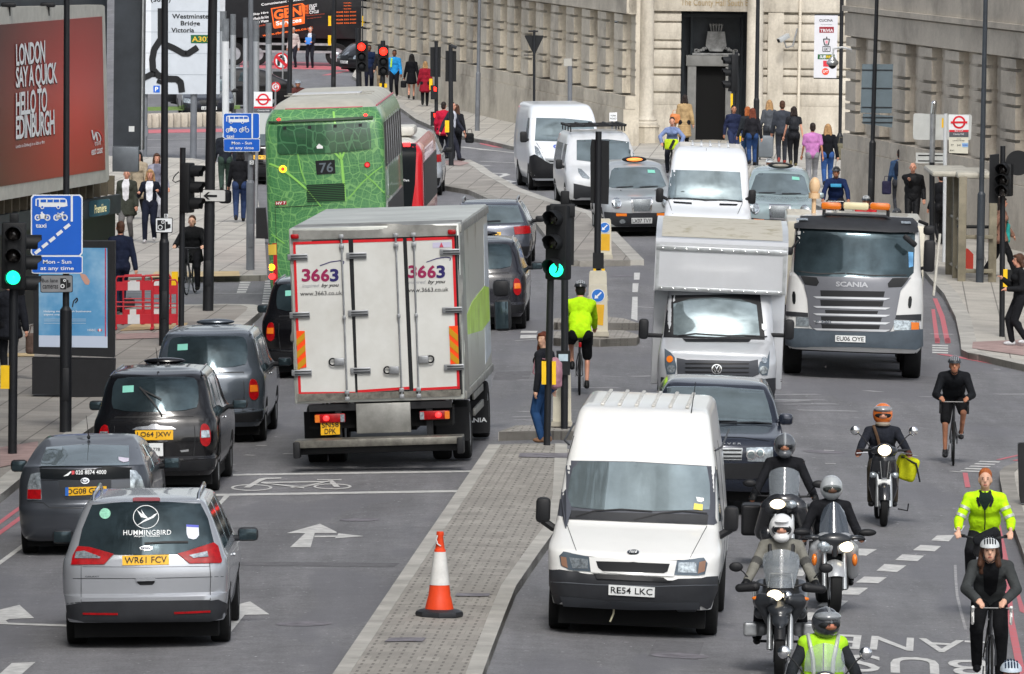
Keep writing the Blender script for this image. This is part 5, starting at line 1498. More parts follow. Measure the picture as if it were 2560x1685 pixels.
def mapmat(name,base,mid,light,gloss=.35,side=False):
 m,t,p,N,L=nodes(name)
 v=mapping(t,0)
 wv=N('ShaderNodeTexNoise'); wv.inputs['Scale'].default_value=.6; L(v,wv.inputs['Vector'])
 va=N('ShaderNodeVectorMath'); va.operation='MULTIPLY_ADD'; L(wv.outputs['Color'],va.inputs[0]); va.inputs[1].default_value=(1.0,1.0,1.0); L(v,va.inputs[2])
 def vor(s_,w_,feat='DISTANCE_TO_EDGE',rnd=1.0,src=None,metric=None):
  n=N('ShaderNodeTexVoronoi'); n.feature=feat; n.inputs['Scale'].default_value=s_; n.inputs['Randomness'].default_value=rnd
  L(src or va.outputs[0],n.inputs['Vector'])
  return ramp(t,n.outputs['Distance'],[(w_,1.),(w_*1.5,0.)])
 c=mixc(t,ramp(t,noise(t,v,1.3,4),[(.35,0.),(.65,1.)]),base,mid)
 c=mixc(t,mixc(t,vor(15,.05,rnd=.25),(0,0,0),(.6,.6,.6)),c,mid if name.endswith('film') else '659a5e')
 c=mixc(t,mixc(t,vor(5.2,.035,rnd=.5),(0,0,0),(.7,.7,.7)),c,'7bb069' if not name.endswith('film') else '4c7f58')
 L(c,p.inputs['Base Color']); p.inputs['Roughness'].default_value=gloss; p.inputs['Coat Weight'].default_value=.4
 return m
M_map=mapmat('street_map_print','3a7344','468050','6fae5c')
M_mapd=mapmat('street_map_window_film','24452f','2f5a3d','3f7547',.1)
t=vehicle('double_decker_bus','green double decker bus wrapped in a street map pattern, seen from behind','bus',824,762,1.1,-1.0)
mkbody(t,[(.3,.1,11.1,1.18,.15,.05),(.5,.0,11.1,1.20,.13,.06),(2.2,.03,11.1,1.21,.13,.06),(3.5,.06,11.1,1.205,.16,.06),(3.8,.14,11.05,1.16,.22,.06),(3.98,.34,11,1.06,.28,.06)],M_map,.02)
t.add('roof',cake([(3.95,.36,11.0,1.06,.28,.06),(4.06,.6,10.8,.98,.3,.05),(4.14,1.0,10.5,.86,.3,.04),(4.17,1.5,10.2,.76,.3,.03)],3,.04).mesh(ang=30),mat('bus_roof_grey','b3b1a6',.5,var=.2,vs=2))
pr=[(x,y) for x,y in perim(.35,11.02,1.065,.28,.06)]
t.add('roof_line',MB().tube([(x,y,3.985) for x,y in pr[18:]+pr[:9] if y < 11],.018,6),mat('roof_line_red','b8707a',.5)) if False else t.add('roof_line',MB().tube([(x,y,3.985) for x,y in pr[:9]],.018,6),mat('roof_line_red','b8606a',.5))
for s_ in (-1,1): t.add('roof_line',MB().tube([(s_*1.06,.7,4.0),(s_*1.06,10.6,4.0)],.018,6),mat('roof_line_red'))
for y in (2.6,4.2): t.add('roof_seam',MB().box((0,y,4.20),(1.8,.04,.02)),mat('roof_patch','9b9a93',.6))
t.add('roof_hatch',MB().box((-.05,3.4,4.21),(1.4,1.5,.02),bev=.008),mat('roof_pale_panel','bfc1c2',.5))
D(t,'rear_window','b0',(318,1072,700,1058,1085,1040,1100,1060,1115,1180,1112,1262,820,1300,340,1312,318,1290),M_mapd,off=.02)
D(t,'window_brow','b0',(250,1040,500,1028,800,1014,1130,998,1130,1012,800,1030,500,1042,262,1052),mat('brow_dark','12301c',.5),off=.05)
for x,y in ((382,1078),(592,1070),(808,1060),(1022,1052)): D(t,'window_catch','b0',(x-14,y,x+14,y-2,x+14,y+24,x-14,y+26),M_let,off=.03)
D(t,'route_panel','b0',(640,1367,806,1357,812,1474,652,1484),M_int,off=.014)
text_px(t,'route_number','76',C('b0',672,1385,790,1378,792,1462,680,1470),mat('dull_digits','5c666e',.5),off=.02,bold=.02)
g=D(t,'engine_grille','b4',(565,210,885,196,893,352,572,366),mat('grille_green','356b3e',.4),off=.012)
for i in range(10):
 y=214+i*15; pline(t,C('b4',568+i*.5,y+2,890+i*.3,y-12),2.2,M_let,.022,'grille_slot',parent=g)
D(t,'fleet_plate','b4',(302,352,396,347,396,378,302,384),mat('fleet_red','9c2832',.4),off=.014)
text_px(t,'fleet_number','HV 7',C('b4',310,357,388,352,388,375,310,380),M_wlet,off=.02,bold=.03)
def lamp(px,py,r,ring_m,core_m,nm='tail_lamp'):
 o=decal(t,nm,ell(px,py,r,r),ring_m,off=.02); decal(t,'lamp_core',ell(px,py,r*.55,r*.55),core_m,off=.03,parent=o)
lamp(707.6,422.5,9,M_ambl,M_redt); lamp(918,412,7.5,M_red,M_redl)
for x,y in ((330,1022),(1067,985)): D(t,'marker_lamp','b0',[v for p in ell(x,y,15,11) for v in p],M_redl,off=.03)
D(t,'emblem','b0',(650,1245,672,1222,706,1245,704,1262,655,1264),M_wpl,off=.026)
pline(t,C('b4',295,402,620,388,700,384),1.4,M_let,.01); pline(t,C('b4',298,402,316,800),1.2,M_let,.01)
D(t,'lamp_strip','b4',(232,712,312,706,328,1150,255,1180),mat('strip_red','a8222c',.35),off=.014)
D(t,'strip_sticker','b4',(247,720,310,716,312,805,250,808),mat('sticker_yellow','d9b94a',.5),off=.02)
lamp(680,668,8,M_ambl,M_ambl); lamp(682,691,7.5,M_redl,M_redl)
for pth in (((790,905,800,1000,830,1200,860,1350,880,1560)),((620,1080,700,1160,800,1290,855,1350)),((1080,1080,980,1150,900,1260,862,1350)),((205,1370,350,1430,480,1530,560,1600))):
 pline(t,C('b0',*pth),5,mat('map_main_road','8cc962',.35),.016,'map_road')
for pth in (((230,600,310,660,380,710)),((370,70,470,160,560,240,690,395)),((1250,20,1130,110,1040,190,920,330)),((870,0,885,160,900,350)),((1060,120,1150,200,1260,320)),((490,-60,520,90,560,200))):
 pline(t,C('b4',*pth),3,mat('map_side_road','7fbb5c',.35),.014,'map_road')
sdecal(t,'side_panel',1,[(.15,.4),(11,.4),(11,3.95),(.15,3.95)],mat('pale_green_panel','a9b0a6',.35,var=.2,coat=.3),off=.004,step=2)
sdecal(t,'side_window',1,[(.5,2.75),(10.8,2.75),(10.8,3.65),(.5,3.65)],M_glb,off=.01,step=2)
for i in range(7): sdecal(t,'window_bar',1,[(1.6+i*1.3,2.7),(1.68+i*1.3,2.7),(1.68+i*1.3,3.7),(1.6+i*1.3,3.7)],M_gal,off=.016)
sdecal(t,'side_window',1,[(1.2,1.2),(10.8,1.2),(10.8,2.0),(1.2,2.0)],M_glb,off=.01,step=2)
wheels(t,1.08,(2.6,8.4),.5,.3); under(t,1.1,.3,10.8,.2,.7)
P_rb=paint('red_bus_paint','c8202a',rough=.25,var=.06)
t=vehicle('single_decker_bus','red single decker bus with pale roof just right of the green bus','bus',922,672,1.2,-.6)
mkbody(t,[(.3,.1,10,1.18,.15,.05),(.5,.0,10,1.24,.16,.06),(2.3,.03,10,1.25,.16,.06),(2.6,.1,10,1.22,.2,.06),(2.74,.3,10,1.12,.25,.06)],P_rb,.02)
t.add('roof',cake([(2.70,.3,9.8,1.13,.25,.05),(2.80,.6,9.6,1.0,.3,.04),(2.84,1.0,9.4,.9,.3,.03)],3,.03).mesh(ang=30),mat('bus_roof_pale','c9c8c0',.5,var=.15))
t.add('roof_unit',MB().box((.3,2.2,2.98),(1.5,1.8,.22),bev=.08),mat('bus_roof_pale'))
D(t,'rear_window','b0',(1310,1165,1490,1160,1498,1290,1488,1560,1460,1760,1310,1760),M_glb,off=.012)
D(t,'engine_panel','b4',(1310,5,1485,0,1470,230,1455,380,1310,380),M_blk,off=.014) if False else None
D(t,'brake_lamp','b0',(1385,1215,1445,1213,1445,1252,1388,1252),M_redl,off=.02)
text_px(t,'fleet_lettering','Dart',C('b4',1390,162,1438,164,1438,182,1390,180),M_wlet,off=.02)
sdecal(t,'side_window',1,[(.5,1.3),(9.8,1.3),(9.8,2.3),(.5,2.3)],M_glb,off=.01,step=2)
wheels(t,1.08,(2.4,7.6),.48,.3); under(t,1.1,.3,9.8,.2,.7)
def car_rear(name,label,px,py,yaw,pt,H=1.47,hw=.9,L=4.6,roll=0,lamps='wide',num=None,glass=M_gl,grp=None):
 t=vehicle(name,label,'car',px,py,yaw,roll,grp)
 k=H/1.47
 mkbody(t,[(.22,.12,L-.1,hw-.1,.25,.05),(.34,.02,L,hw-.03,.28,.08),(.6,.0,L,hw,.28,.09),(.8,.05,L,hw-.01,.26,.08),(.92*k,.08,L-.7,hw-.03,.22,.07),(1.0*k,.12,L-1.2,hw-.06,.2,.06),
(1.2*k,.35,L-1.6,hw-.15,.18,.05),(1.38*k,.6,L-2.0,hw-.24,.18,.05),(1.45*k,.8,L-2.3,hw-.3,.2,.04),(H,1.2,L-2.5,hw-.36,.22,.04)],pt,.02)
 w_=hw-.22
 decal(t,'rear_window',[(-w_+.08,1.37*k),(0,1.39*k),(w_-.08,1.37*k),(w_+.06,1.02*k),(0,1.0*k),(-w_-.06,1.02*k)],glass,off=.008,local=True,step=14)
 for s_ in (-1,1): decal(t,'tail_lamp',[(s_*(hw-.38),.93*k),(s_*(hw-.04),.95*k),(s_*(hw-.02),.78*k),(s_*(hw-.36),.76*k)],M_red,off=.016,local=True)
 plate(t,[(-.26,.82),(.26,.82),(.26,.71),(-.26,.71)],num or 'LB09 GKX',local=True)
 decal(t,'rear_bumper',[(-hw+.05,.5),(hw-.05,.5),(hw-.1,.3),(-hw+.1,.3)],M_blk,off=.02,local=True)
 pline(t,[(-w_,.62),(w_,.62)],.012,local=True)
 fside(t,1.0*k,1.32*k,((.5,1.2),(1.3,2.2),(2.3,L-1.7)),sides=(-1,1))
 for s_ in (-1,1): mirror(t,s_,s_*(hw+.02),L-1.75,.98*k,.2,.14,M_blk)
 arches(t,(.95,L-.9)); wheels(t,hw-.13,(.95,L-.9),.33,.21); under(t,hw-.1,.3,L-.3)
 return t
t=car_rear('estate_car','dark grey estate car ahead of the dark taxi, by the long island kerb',1224,674,1.6,paint('dark_grey_estate_paint','4a4f5a',metal=.4,rough=.25),1.47,.92,4.8,num='KP09 CKX')
for s_ in (-1,1): t.add('roof_rail',MB().tube([(s_*.6,.9,1.45),(s_*.6,1.0,1.52),(s_*.6,2.4,1.53),(s_*.6,2.5,1.46)],.02),M_silv)
wiper(t,[(-.15,1.04),(.25,1.05)],.03,True)
car_rear('people_carrier','silver people carrier beyond the red bus beside the zigzag lines',1020,492,1.0,P_sil,1.75,.92,4.6,glass=M_gld)
car_rear('parked_car','black car just showing to the left of the green bus',655,462,1.0,P_tb,1.6,.88,4.3)
def car_front(name,label,px,py,yaw,pt,H=1.45,hw=.88,L=4.6,cat='car'):
 t=vehicle(name,label,cat,px,py,yaw)
 k=H/1.45
 mkbody(t,[(.2,.1,L,hw-.1,.25,.08),(.35,.0,L,hw-.03,.3,.12),(.6,.0,L,hw,.3,.14),(.75,.12,L,hw,.28,.14),(.88*k,.7,L-.1,hw-.02,.24,.1),(.95*k,1.1,L-.15,hw-.05,.2,.06),
(1.15*k,1.45,L-.6,hw-.13,.18,.06),(1.36*k,1.85,L-1.0,hw-.24,.18,.05),(1.43*k,2.1,L-1.3,hw-.3,.2,.04),(H,2.5,L-1.6,hw-.36,.22,.04)],pt,.02)
 w_=hw-.2
 decal(t,'windscreen',[(-w_+.06,1.34*k),(0,1.37*k),(w_-.06,1.34*k),(w_+.08,.98*k),(0,.96*k),(-w_-.08,.98*k)],M_gl,off=.008,local=True,step=14)
 for s_ in (-1,1): decal(t,'headlamp',[(s_*(hw-.4),.72),(s_*(hw-.05),.76),(s_*(hw-.04),.62),(s_*(hw-.38),.58)],M_lens,off=.02,local=True)
 decal(t,'grille',[(-.34,.7),(.34,.7),(.26,.55),(-.26,.55)],M_let,off=.02,local=True)
 pline(t,[(-.36,.71),(0,.70),(.36,.71),(.26,.55),(-.26,.55),(-.36,.71)],.01,M_grey,.03,'grille_trim',True)
 decal(t,'front_bumper',[(-hw+.08,.45),(hw-.08,.45),(hw-.15,.25),(-hw+.15,.25)],M_blk,off=.02,local=True)
 plate(t,[(-.26,.5),(.26,.5),(.26,.39),(-.26,.39)],'LS52 BVK',False,local=True,off=.04)
 fside(t,.98*k,1.3*k,((1.5,2.4),(2.5,3.3)),sides=(-1,1))
 for s_ in (-1,1): mirror(t,s_,s_*(hw+.0),1.5,.98*k,.2,.13,M_blk)
 arches(t,(.9,L-.95)); wheels(t,hw-.13,(.9,L-.95),.32,.2); under(t,hw-.1,.3,L-.3)
 return t
car_front('saloon_car','dark saloon car facing us behind the tall silver posts',522,302,-5,paint('navy_saloon_paint','23262f',rough=.2),1.5,.9)
t=car_front('saloon_car','black car crossing behind the big map sign',415,268,78,P_tb,1.45,.88)
t=car_front('minivan','black van with silver hubcaps turning in front of the black lorry',866,181,55,P_tb,1.95,.95,4.9,'van')
b_=decal(t,'maker_badge',ell(0,.78,.08,.08),M_chr,off=.03,local=True)
t=vehicle('skip_lorry','black waste lorry with orange and white lettering crossing at the top','lorry',750,165,0)
t.add('body_side',MB().box((0,1.3,2.95),(6.6,2.4,3.5),bev=.05),mat('lorry_black','17181b',.4,var=.3,coat=.3))
M_or=mat('print_orange','f06a24',.5); M_orr=mat('print_rust','a8452c',.5)
def FP(name,k,v,mt,y=.085,mb=None):
 P=[t.aty(*p,y) for p in C(k,*v)]
 q=MB().prism([(p.x,p.z) for p in P],y-.012,y)
 return t.add(name,q,mt)
def FT(name,s,k,v,mt,y=.06,bold=.02,shear=0,space=1.0,parent=None):
 P=[t.aty(*p,y) for p in C(k,*v)]
 vv,f=text2d(s,bold,shear,space)
 return t.add(name,MB().add([bil(P,a[0],a[1]) for a in vv],f).mesh(fix=False),mt,parent)
FP('logo_frame','b0',(262,70,530,26,552,45,550,200,300,243,285,235),M_or); FP('logo_field','b0',(272,78,522,36,540,190,298,232),mat('lorry_black'),.07)
FT('logo_lettering','GBN','b0',(285,88,520,45,525,130,290,172),M_or,.05,.06)
FP('logo_band','b0',(295,180,535,140,540,192,302,232),M_or,.066); FT('logo_lettering','Services','b0',(305,182,522,148,524,186,308,218),M_wlet,.05,.04)
FT('side_lettering','Commitment - Excellence','b0',(180,30,600,-30,600,-8,182,50),M_wlet)
for s_,y,c_ in (('Skip Hire',112,M_wlet),('Wheelie Bin Hire',148,M_wlet),('Trade Waste',180,M_wlet),('Recycling',215,M_orr)): FT('side_lettering',s_,'b0',(110,y,242,y-18,242,y+6,110,y+24),c_)
for s_,y in (('REDUCE',44),('REUSE',70),('RECYCLE',98)):
 FT('side_lettering',s_[2:],'b0',(590,y-4,590+16*len(s_[2:]),y-14,590+16*len(s_[2:]),y+10,590,y+20),M_wlet); FT('side_lettering',s_[:2],'b0',(556,y,584,y-4,584,y+20,556,y+24),M_or)
FT('side_lettering','Supporting London businesses','b0',(560,128,720,112,720,122,560,140),M_orr); FT('side_lettering','to recycle more','b0',(570,152,690,140,690,150,570,164),M_orr)
FT('web_lettering','www.gbnservices.co.uk','b0',(190,290,620,222,622,250,192,318),M_or,.06,.03)
for i,y in enumerate((98,130,162,192)): FT('phone_lettering','0208 555 0101','b0',(820,y,985,y-4,985,y+8,820,y+12),M_or)
for y in (20,44,70): FT('phone_lettering','Head Office','b0',(882,y,945,y,945,y+9,882,y+9),M_or)
FP('cab_panel','b0',(1110,20,1150,30,1152,240,1112,245),M_or,.06)
t.add('chassis',MB().box((0,1.2,.95),(6.6,1.6,.5)).box((0,.3,.7),(4.0,.3,.12)),M_under)
t.add('side_guard',MB().box((-.2,.0,.62),(3.2,.05,.1)).box((-.2,.0,.95),(3.2,.05,.1)),M_gal)
for x in (-2.9,-1.9,1.6):
 o=put('wheel',MB().lathe([(.3,-.14),(.47,-.14),(.5,-.1),(.5,.1),(.47,.14),(.3,.14)],axis='y',n=28,close=True),M_tyre,t.o); o.location=(x,.2,.5)
 put('rim',MB().lathe([(.31,-.1),(.2,-.06),(.08,-.12),(.001,-.12)],axis='y',n=24),M_rim,o)
 # ================================================================ STREET FURNITURE
class Fx(Th):
 """street furniture: flat pieces and lettering are measured from the photograph on the thing's own plane"""
 def P(s,k,v,y): return [s.aty(*p,y) for p in (C(k,*v) if k else [(v[i],v[i+1]) for i in range(0,len(v),2)])]
 def flatp(s,name,k,v,mt,y=0,th=.01,rnd=0,parent=None):
  P=s.P(k,v,y); P=[(p.x,p.z) for p in P]
  if rnd: P=chai(P,rnd,.045 if rnd == 1 and len(P) == 4 else .12)
  return s.add(name,MB().prism(P,y,y+th).mesh(ang=20),mt,parent)
 def text(s,name,st,k,v,mt,y=0,bold=.02,shear=0,space=1.0,parent=None):
  P=s.P(k,v,y); vv,f=text2d(st,bold,shear,space)
  return s.add(name,MB().add([bil(P,a[0],a[1]) for a in vv],f).mesh(fix=False),mt,parent)
 def line(s,name,k,v,w,mt,y=0,parent=None,mb=None):
  P=s.P(k,v,y); m_=mb or MB()
  for a,b in zip(P[:-1],P[1:]):
   d=(b-a).normalized(); n=Vector((-d.z,0,d.x))*w/2
   m_.add([a-n,b-n,b+n,a+n],[(0,1,2,3)])
  if mb is None: return s.add(name,m_.mesh(fix=False),mt,parent)
def fx(name,label,cat,px,py,group=None,z=0): return Fx(name,label,cat,gp(px,py,z),tilt=False,group=group)
def visor(mb,c,r,ln_,d=(0,-1,0)):
 c,d=Vector(c),Vector(d); side=d.cross(Vector((0,0,1)))
 vs,n=[],12
 for j,rr in ((0,r),(1,r),(1,r*.93),(0,r*.93)):
  for i in range(n+1):
   a=math.pi*(-.25+1.5*i/n)
   q=c+side*math.cos(a)*rr+Vector((0,0,1))*math.sin(a)*rr+d*(ln_*(1 if math.sin(a) > .2 else .75) if j in (1,2) else 0)
   vs.append(q)
 m_=n+1
 fs=[(k*m_+i,k*m_+i+1,((k+1) % 4)*m_+i+1,((k+1) % 4)*m_+i) for k in range(4) for i in range(n)]
 mb.add(vs,fs)
def head(t,x,y,z,lit=None,d=(0,-1,0),h=.95,w=.32,board=False,mini=False):
 """signal head: z is its middle; d where it faces"""
 dv=Vector(d); sd=Vector((0,0,1)).cross(dv)
 c=Vector((x,y,z)); q=dv.to_track_quat('-Y','Z').to_matrix()
 mb=MB().box(c,(w,.2,h),q,bev=.03)
 if board: mb.box(c-dv*.11,(w+.2,.02,h+.22),q)
 o=t.add('signal_head',mb,M_sig)
 for i,nm in enumerate(('red','amber','green')):
  cc=c+Vector((0,0,(1-i)*h*.325))+dv*.1
  vb=MB(); visor(vb,cc,.125 if not mini else .07,.24 if not mini else .1,d); put('visor',vb,M_sig,o)
  on=lit == nm
  mt={'red': M_redt,'green': M_grn}.get(nm,M_int) if on else mat('unlit_lens','23201f',.25,coat=.5)
  put('lens',MB().sph(cc+dv*.01,(.105,.105,.105) if mini is False else (.06,)*3).mesh(),mt,o)
 return o
def shaft(t,r0,r1,top=None,z=None,mt=M_pole,name='pole',zsplit=None):
 """pole from the base to the sight line through the pixel `top`, or to height z"""
 if top: e=t.aty(top[0],top[1],0)
 else: e=Vector((0,0,z))
 mb=MB()
 if zsplit: m_=e*(zsplit/e.z); mb.cyl((0,0,-.1),m_,r0,r0,20).cyl(m_,e,r1,r1*.9,20)
 else: mb.cyl((0,0,-.1),e,r0,r1,20)
 return t.add(name,mb,mt)
KH_=.12
LG='tall dark lamp posts along the street'
def lamppost(label,px,py,w_px,top,mt=M_pole,z=KH_,door=True,wt=None):
 t=fx('lamp_post',label,'lamp post',px,py,LG,z)
 s_=sc(t.M.translation); r=w_px/s_/2
 e=t.aty(top[0],top[1],0); e=e*((e.z+.8)/e.z)
 rt_=(wt or w_px*.8)/s_/2
 m_=e*(1.9/e.z)
 t.add('pole',MB().cyl((0,0,-.1),m_,r,r,20).cyl(m_,m_+Vector((0,0,.06)),r,rt_,20).cyl(m_+Vector((0,0,.06)),e,rt_,rt_*.85,20),mt)
 if door: t.add('access_door',MB().box((0,-r-.002,.75),(r*1.1,.02,.5),bev=.008),mt)
 return t
lamppost('thick black post carrying the large blue bus lane sign, nearest on the left',164,1080,30,(167,0),wt=17)
lamppost('black post with a small camera sign, standing right of the poster panel',410,864,25,(412,0),wt=19)
lamppost('thickest black post, beside the white one way arrow plate',520,777,27,(532,0),wt=26)
lamppost('dark grey post in front of the green bus, with two round signs beyond it',626,675,21,(627,0),M_poleg,wt=14)
lamppost('slim black post rising behind the roof of the green bus',722,330,12.5,(727,0),wt=12)
lamppost('slim dark post between the far lorry and the red signals',833,262,12,(836,0),wt=12)
lamppost('grey lamp post on the pavement in front of the grooved stone wall',1193,327,12,(1199,0),M_poleg,wt=9)
lamppost('black post in front of the second round column',1889,413,14.5,(1895,0),wt=11)
lamppost('black post carrying grey sign backs, behind the tipper lorry',2176,545,17,(2192,0),wt=11)
lamppost('black lamp post standing by the bus shelter',2449,706,20,(2464,0),mat('pole_blue_grey','3b4148',.45,var=.2),wt=13)
M_blue=mat('sign_blue','1f5fc4',.35,var=.05); M_sw=mat('sign_white','dfe3e6',.35,var=.04)
def bus_lane(t,k,x0,y0,x1,ym,y1,big,yy=-.12):
 W_=x1-x0; H_=ym-y0
 def S(u,v): return [x0+W_*u,y0+H_*v]
 def R4(a,b,c,d): return S(a,b)+S(c,b)+S(c,d)+S(a,d)
 def fp(n,v,m_,y,**kw): return t.flatp(n,k,v,m_,y,**kw)
 o=fp('sign_board',R4(0,0,1,1),M_sw,yy,rnd=1); fp('sign_field',R4(.025,.02,.975,.985),M_blue,yy-.005,th=.005,rnd=1,parent=o)
 o2=fp('time_plate',[x0+5,ym,x1,ym,x1,y1,x0+8,y1],M_sw,yy,rnd=1); fp('plate_field',[x0+9 if big else x0+8,ym+(8 if big else 5),x1-(8 if big else 5),ym+(8 if big else 5),x1-(8 if big else 5),y1-(8 if big else 5),x0+(12 if big else 9),y1-(8 if big else 5)],M_blue,yy-.005,th=.005,rnd=1,parent=o2)
 ww=W_; hh=y1-ym
 t.text('sign_lettering','Mon - Sun',k,[x0+ww*.235,ym+hh*.22,x0+ww*.78,ym+hh*.22,x0+ww*.78,ym+hh*.44,x0+ww*.235,ym+hh*.44],M_sw,yy-.012,parent=o2)
 t.text('sign_lettering','at any time',k,[x0+ww*.185,ym+hh*.6,x0+ww*.83,ym+hh*.6,x0+ww*.83,ym+hh*.87,x0+ww*.185,ym+hh*.87],M_sw,yy-.012,parent=o2)
 a=.515 if not big else 1.0
 def sy(v): return v if big else v/.515*.93
 fy=lambda v: sy(v)
 b=[(.09,.055),(.64,.055),(.69,.08),(.71,.2),(.09,.2)]
 fp('bus_symbol',sum([S(u,fy(v)) for u,v in b],[]),M_sw,yy-.009,th=.003,rnd=1,parent=o)
 for u0 in (.115,.19,.32,.44,.565): fp('symbol_window',R4(u0,fy(.08),u0+(.04 if u0 < .15 else .105),fy(.19 if u0 < .15 else .125)),M_blue,yy-.014,th=.003,parent=o)
 for u0 in (.22,.53):
  fp('symbol_wheel',sum([S(u0+.038*math.cos(a_),fy(.205)+(.032 if big else .05)*math.sin(a_)) for a_ in [i*.524 for i in range(12)]],[]),M_sw,yy-.017,th=.003,parent=o)
  fp('symbol_wheel',sum([S(u0+.022*math.cos(a_),fy(.205)+(.018 if big else .03)*math.sin(a_)) for a_ in [i*.524 for i in range(12)]],[]),M_blue,yy-.020,th=.003,parent=o)
 my=fy(.375); rv_=.042 if big else .07
 for u0 in (.13,.32,.49,.655):
  t.line('symbol_wheel',k,sum([S(u0+.045*math.cos(a_),my+rv_*math.sin(a_)) for a_ in [i*.4488 for i in range(15)]],[]),.022 if big else .016,M_sw,yy-.009,parent=o)
 up_=1 if big else 1.75
 fp('motorcycle_symbol',sum([S(u,my-v*up_) for u,v in ((.12,0),(.17,.05),(.2,.06),(.19,.085),(.22,.1),(.235,.07),(.29,.045),(.33,.0),(.29,-.02),(.16,-.02))],[]),M_sw,yy-.009,th=.003,parent=o)
 t.line('bicycle_symbol',k,sum([S(u,my-v*up_) for u,v in ((.49,0),(.53,.06),(.61,.055),(.57,-.01),(.53,.06),(.52,.08))],[]),.02 if big else .014,M_sw,yy-.009,parent=o)
 t.line('bicycle_symbol',k,sum([S(u,my-v*up_) for u,v in ((.49,0),(.57,-.01),(.61,.055),(.655,0),(.61,.055),(.60,.085),(.64,.085))],[]),.02 if big else .014,M_sw,yy-.009,parent=o)
 t.text('sign_lettering','taxi',k,S(.095,fy(.47))+S(.30,fy(.47))+S(.30,fy(.54))+S(.095,fy(.54)),M_sw,yy-.012,parent=o)
 fp('lane_bar',R4(.77,.0,.81,.44 if big else 1),M_sw,yy-.009,th=.003,parent=o)
 if big:
  for (u,v) in ((.70,.52),(.555,.625),(.415,.73),(.275,.825),(.135,.925)):
   t.line('lane_dash',k,S(u-.055,v+.035)+S(u+.05,v-.035),.05,M_sw,yy-.010,parent=o)
t=fx('bus_lane_sign','large blue bus lane sign on the nearest black post, above a camera plate','sign',164,1080,z=KH_); bus_lane(t,'a4',262,294,703,815,965,True)
t=fx('bus_lane_sign','smaller blue bus lane sign in front of the green bus corner','sign',626,675,z=KH_); bus_lane(t,'a0',1895,961,2210,1178,1290,False)
def camera_icon(t,k,x0,y0,x1,y1,y,par):
 w_,h_=x1-x0,y1-y0
 R4=lambda a,b,c,d: [x0+w_*a,y0+h_*b,x0+w_*c,y0+h_*b,x0+w_*c,y0+h_*d,x0+w_*a,y0+h_*d]
 t.flatp('camera_symbol',k,R4(0,0,.58,1),M_let,y,.003,rnd=1,parent=par)
 for (u,v,r) in ((.22,.7,.16),(.42,.2,.1)):
  t.line('camera_ring',k,sum([[x0+w_*(u+r*math.cos(a)),y0+h_*v+w_*r*math.sin(a)] for a in [i*.4488 for i in range(15)]],[]),.014,M_sw,y-.004,parent=par)
 t.flatp('camera_symbol',k,[x0+w_*.62,y0+h_*.15,x0+w_*.78,y0+h_*.15,x0+w_*.8,y0+h_*.4,x0+w_,y0+h_*.4,x0+w_,y0+h_*.75,x0+w_*.62,y0+h_*.9],M_let,y,.003,parent=par)
t=fx('camera_plate','grey bus lane cameras plate under the large blue sign','sign',164,1080,z=KH_)
o=t.flatp('plate','a4',(340,978,618,978,618,1126,344,1128),M_let,-.12,rnd=1); t.flatp('plate_field','a4',(346,984,612,984,612,1120,350,1122),mat('worn_sign_grey','85878a',.5,var=.2),-.125,.004,rnd=1,parent=o)
t.text('sign_lettering','Bus lane','a4',(356,1008,492,1008,492,1040,356,1040),M_grey,-.13,parent=o); t.text('sign_lettering','cameras','a4',(362,1062,494,1062,494,1094,362,1094),M_grey,-.13,parent=o)
camera_icon(t,'a4',512,1005,600,1100,-.13,o)
t=fx('camera_sign','small square white camera sign on the black post by the barriers','sign',410,864,z=KH_)
o=t.flatp('plate','a4',(1320,490,1468,490,1466,620,1320,618),M_let,-.13,rnd=1); t.flatp('plate_field','a4',(1325,496,1462,496,1460,613,1326,612),M_sw,-.135,.004,rnd=1,parent=o)
camera_icon(t,'a4',1337,510,1450,598,-.14,o); t.flatp('stencil','a4',(1396,458,1428,458,1428,490,1396,490),M_sw,-.13); t.text('stencil_letter','B','a4',(1402,462,1422,462,1422,486,1402,486),M_let,-.135)
t=fx('stencil_plate','tiny white plate on the grey post in front of the bus','sign',626,675,z=KH_); t.flatp('plate','a4',(2122,5,2155,5,2155,38,2122,38),M_sw,-.12); t.text('stencil_letter','G','a4',(2130,9,2148,9,2148,34,2130,34),M_let,-.125)
t=fx('arrow_sign','white plate with a black left arrow on the thickest post','sign',520,777,z=KH_)
o=t.flatp('plate','a4',(1700,248,1920,252,1920,358,1700,352),M_let,-.14,rnd=1); t.flatp('plate_field','a4',(1706,254,1914,258,1914,352,1706,346),mat('sign_dull_white','c3c5c3',.5,var=.1),-.145,.004,rnd=1,parent=o)
t.flatp('arrow','a4',(1728,305,1768,272,1784,274,1762,295,1845,297,1845,316,1762,315,1784,336,1768,337),M_let,-.152,.003,parent=o)
TG='traffic signals at the junction'
def tsig(label,px,py,z=KH_): return fx('traffic_light',label,'traffic light',px,py,TG,z)
def ybox(t,k,v,y=-.1): return t.flatp('push_button_box',k,v,M_yb,y,.14)
t=tsig('traffic light showing green at the left edge beside the blue sign',31,1136)
shaft(t,.067,.067,top=C('a4',122,560)[0]); c=t.aty(*C('a4',118,812)[0],-.1)
head(t,c.x,-.1,c.z,'green',h=1.0,w=.36); t.add('head_top',MB().box(t.aty(*C('a4',122,510)[0],0),(.14,.14,.2),bev=.02),M_sig)
c2=t.aty(*C('a4',215,880)[0],.3); head(t,c2.x-.1,.3,c2.z,None,d=(1,0,0))
ybox(t,'a8',(5,388,78,388,78,585,5,585))
t=tsig('traffic light in profile by the barriers with yellow push button box',453,823)
shaft(t,.055,.055,top=(457,369)); c=t.aty(*C('a4',1600,290)[0],.02)
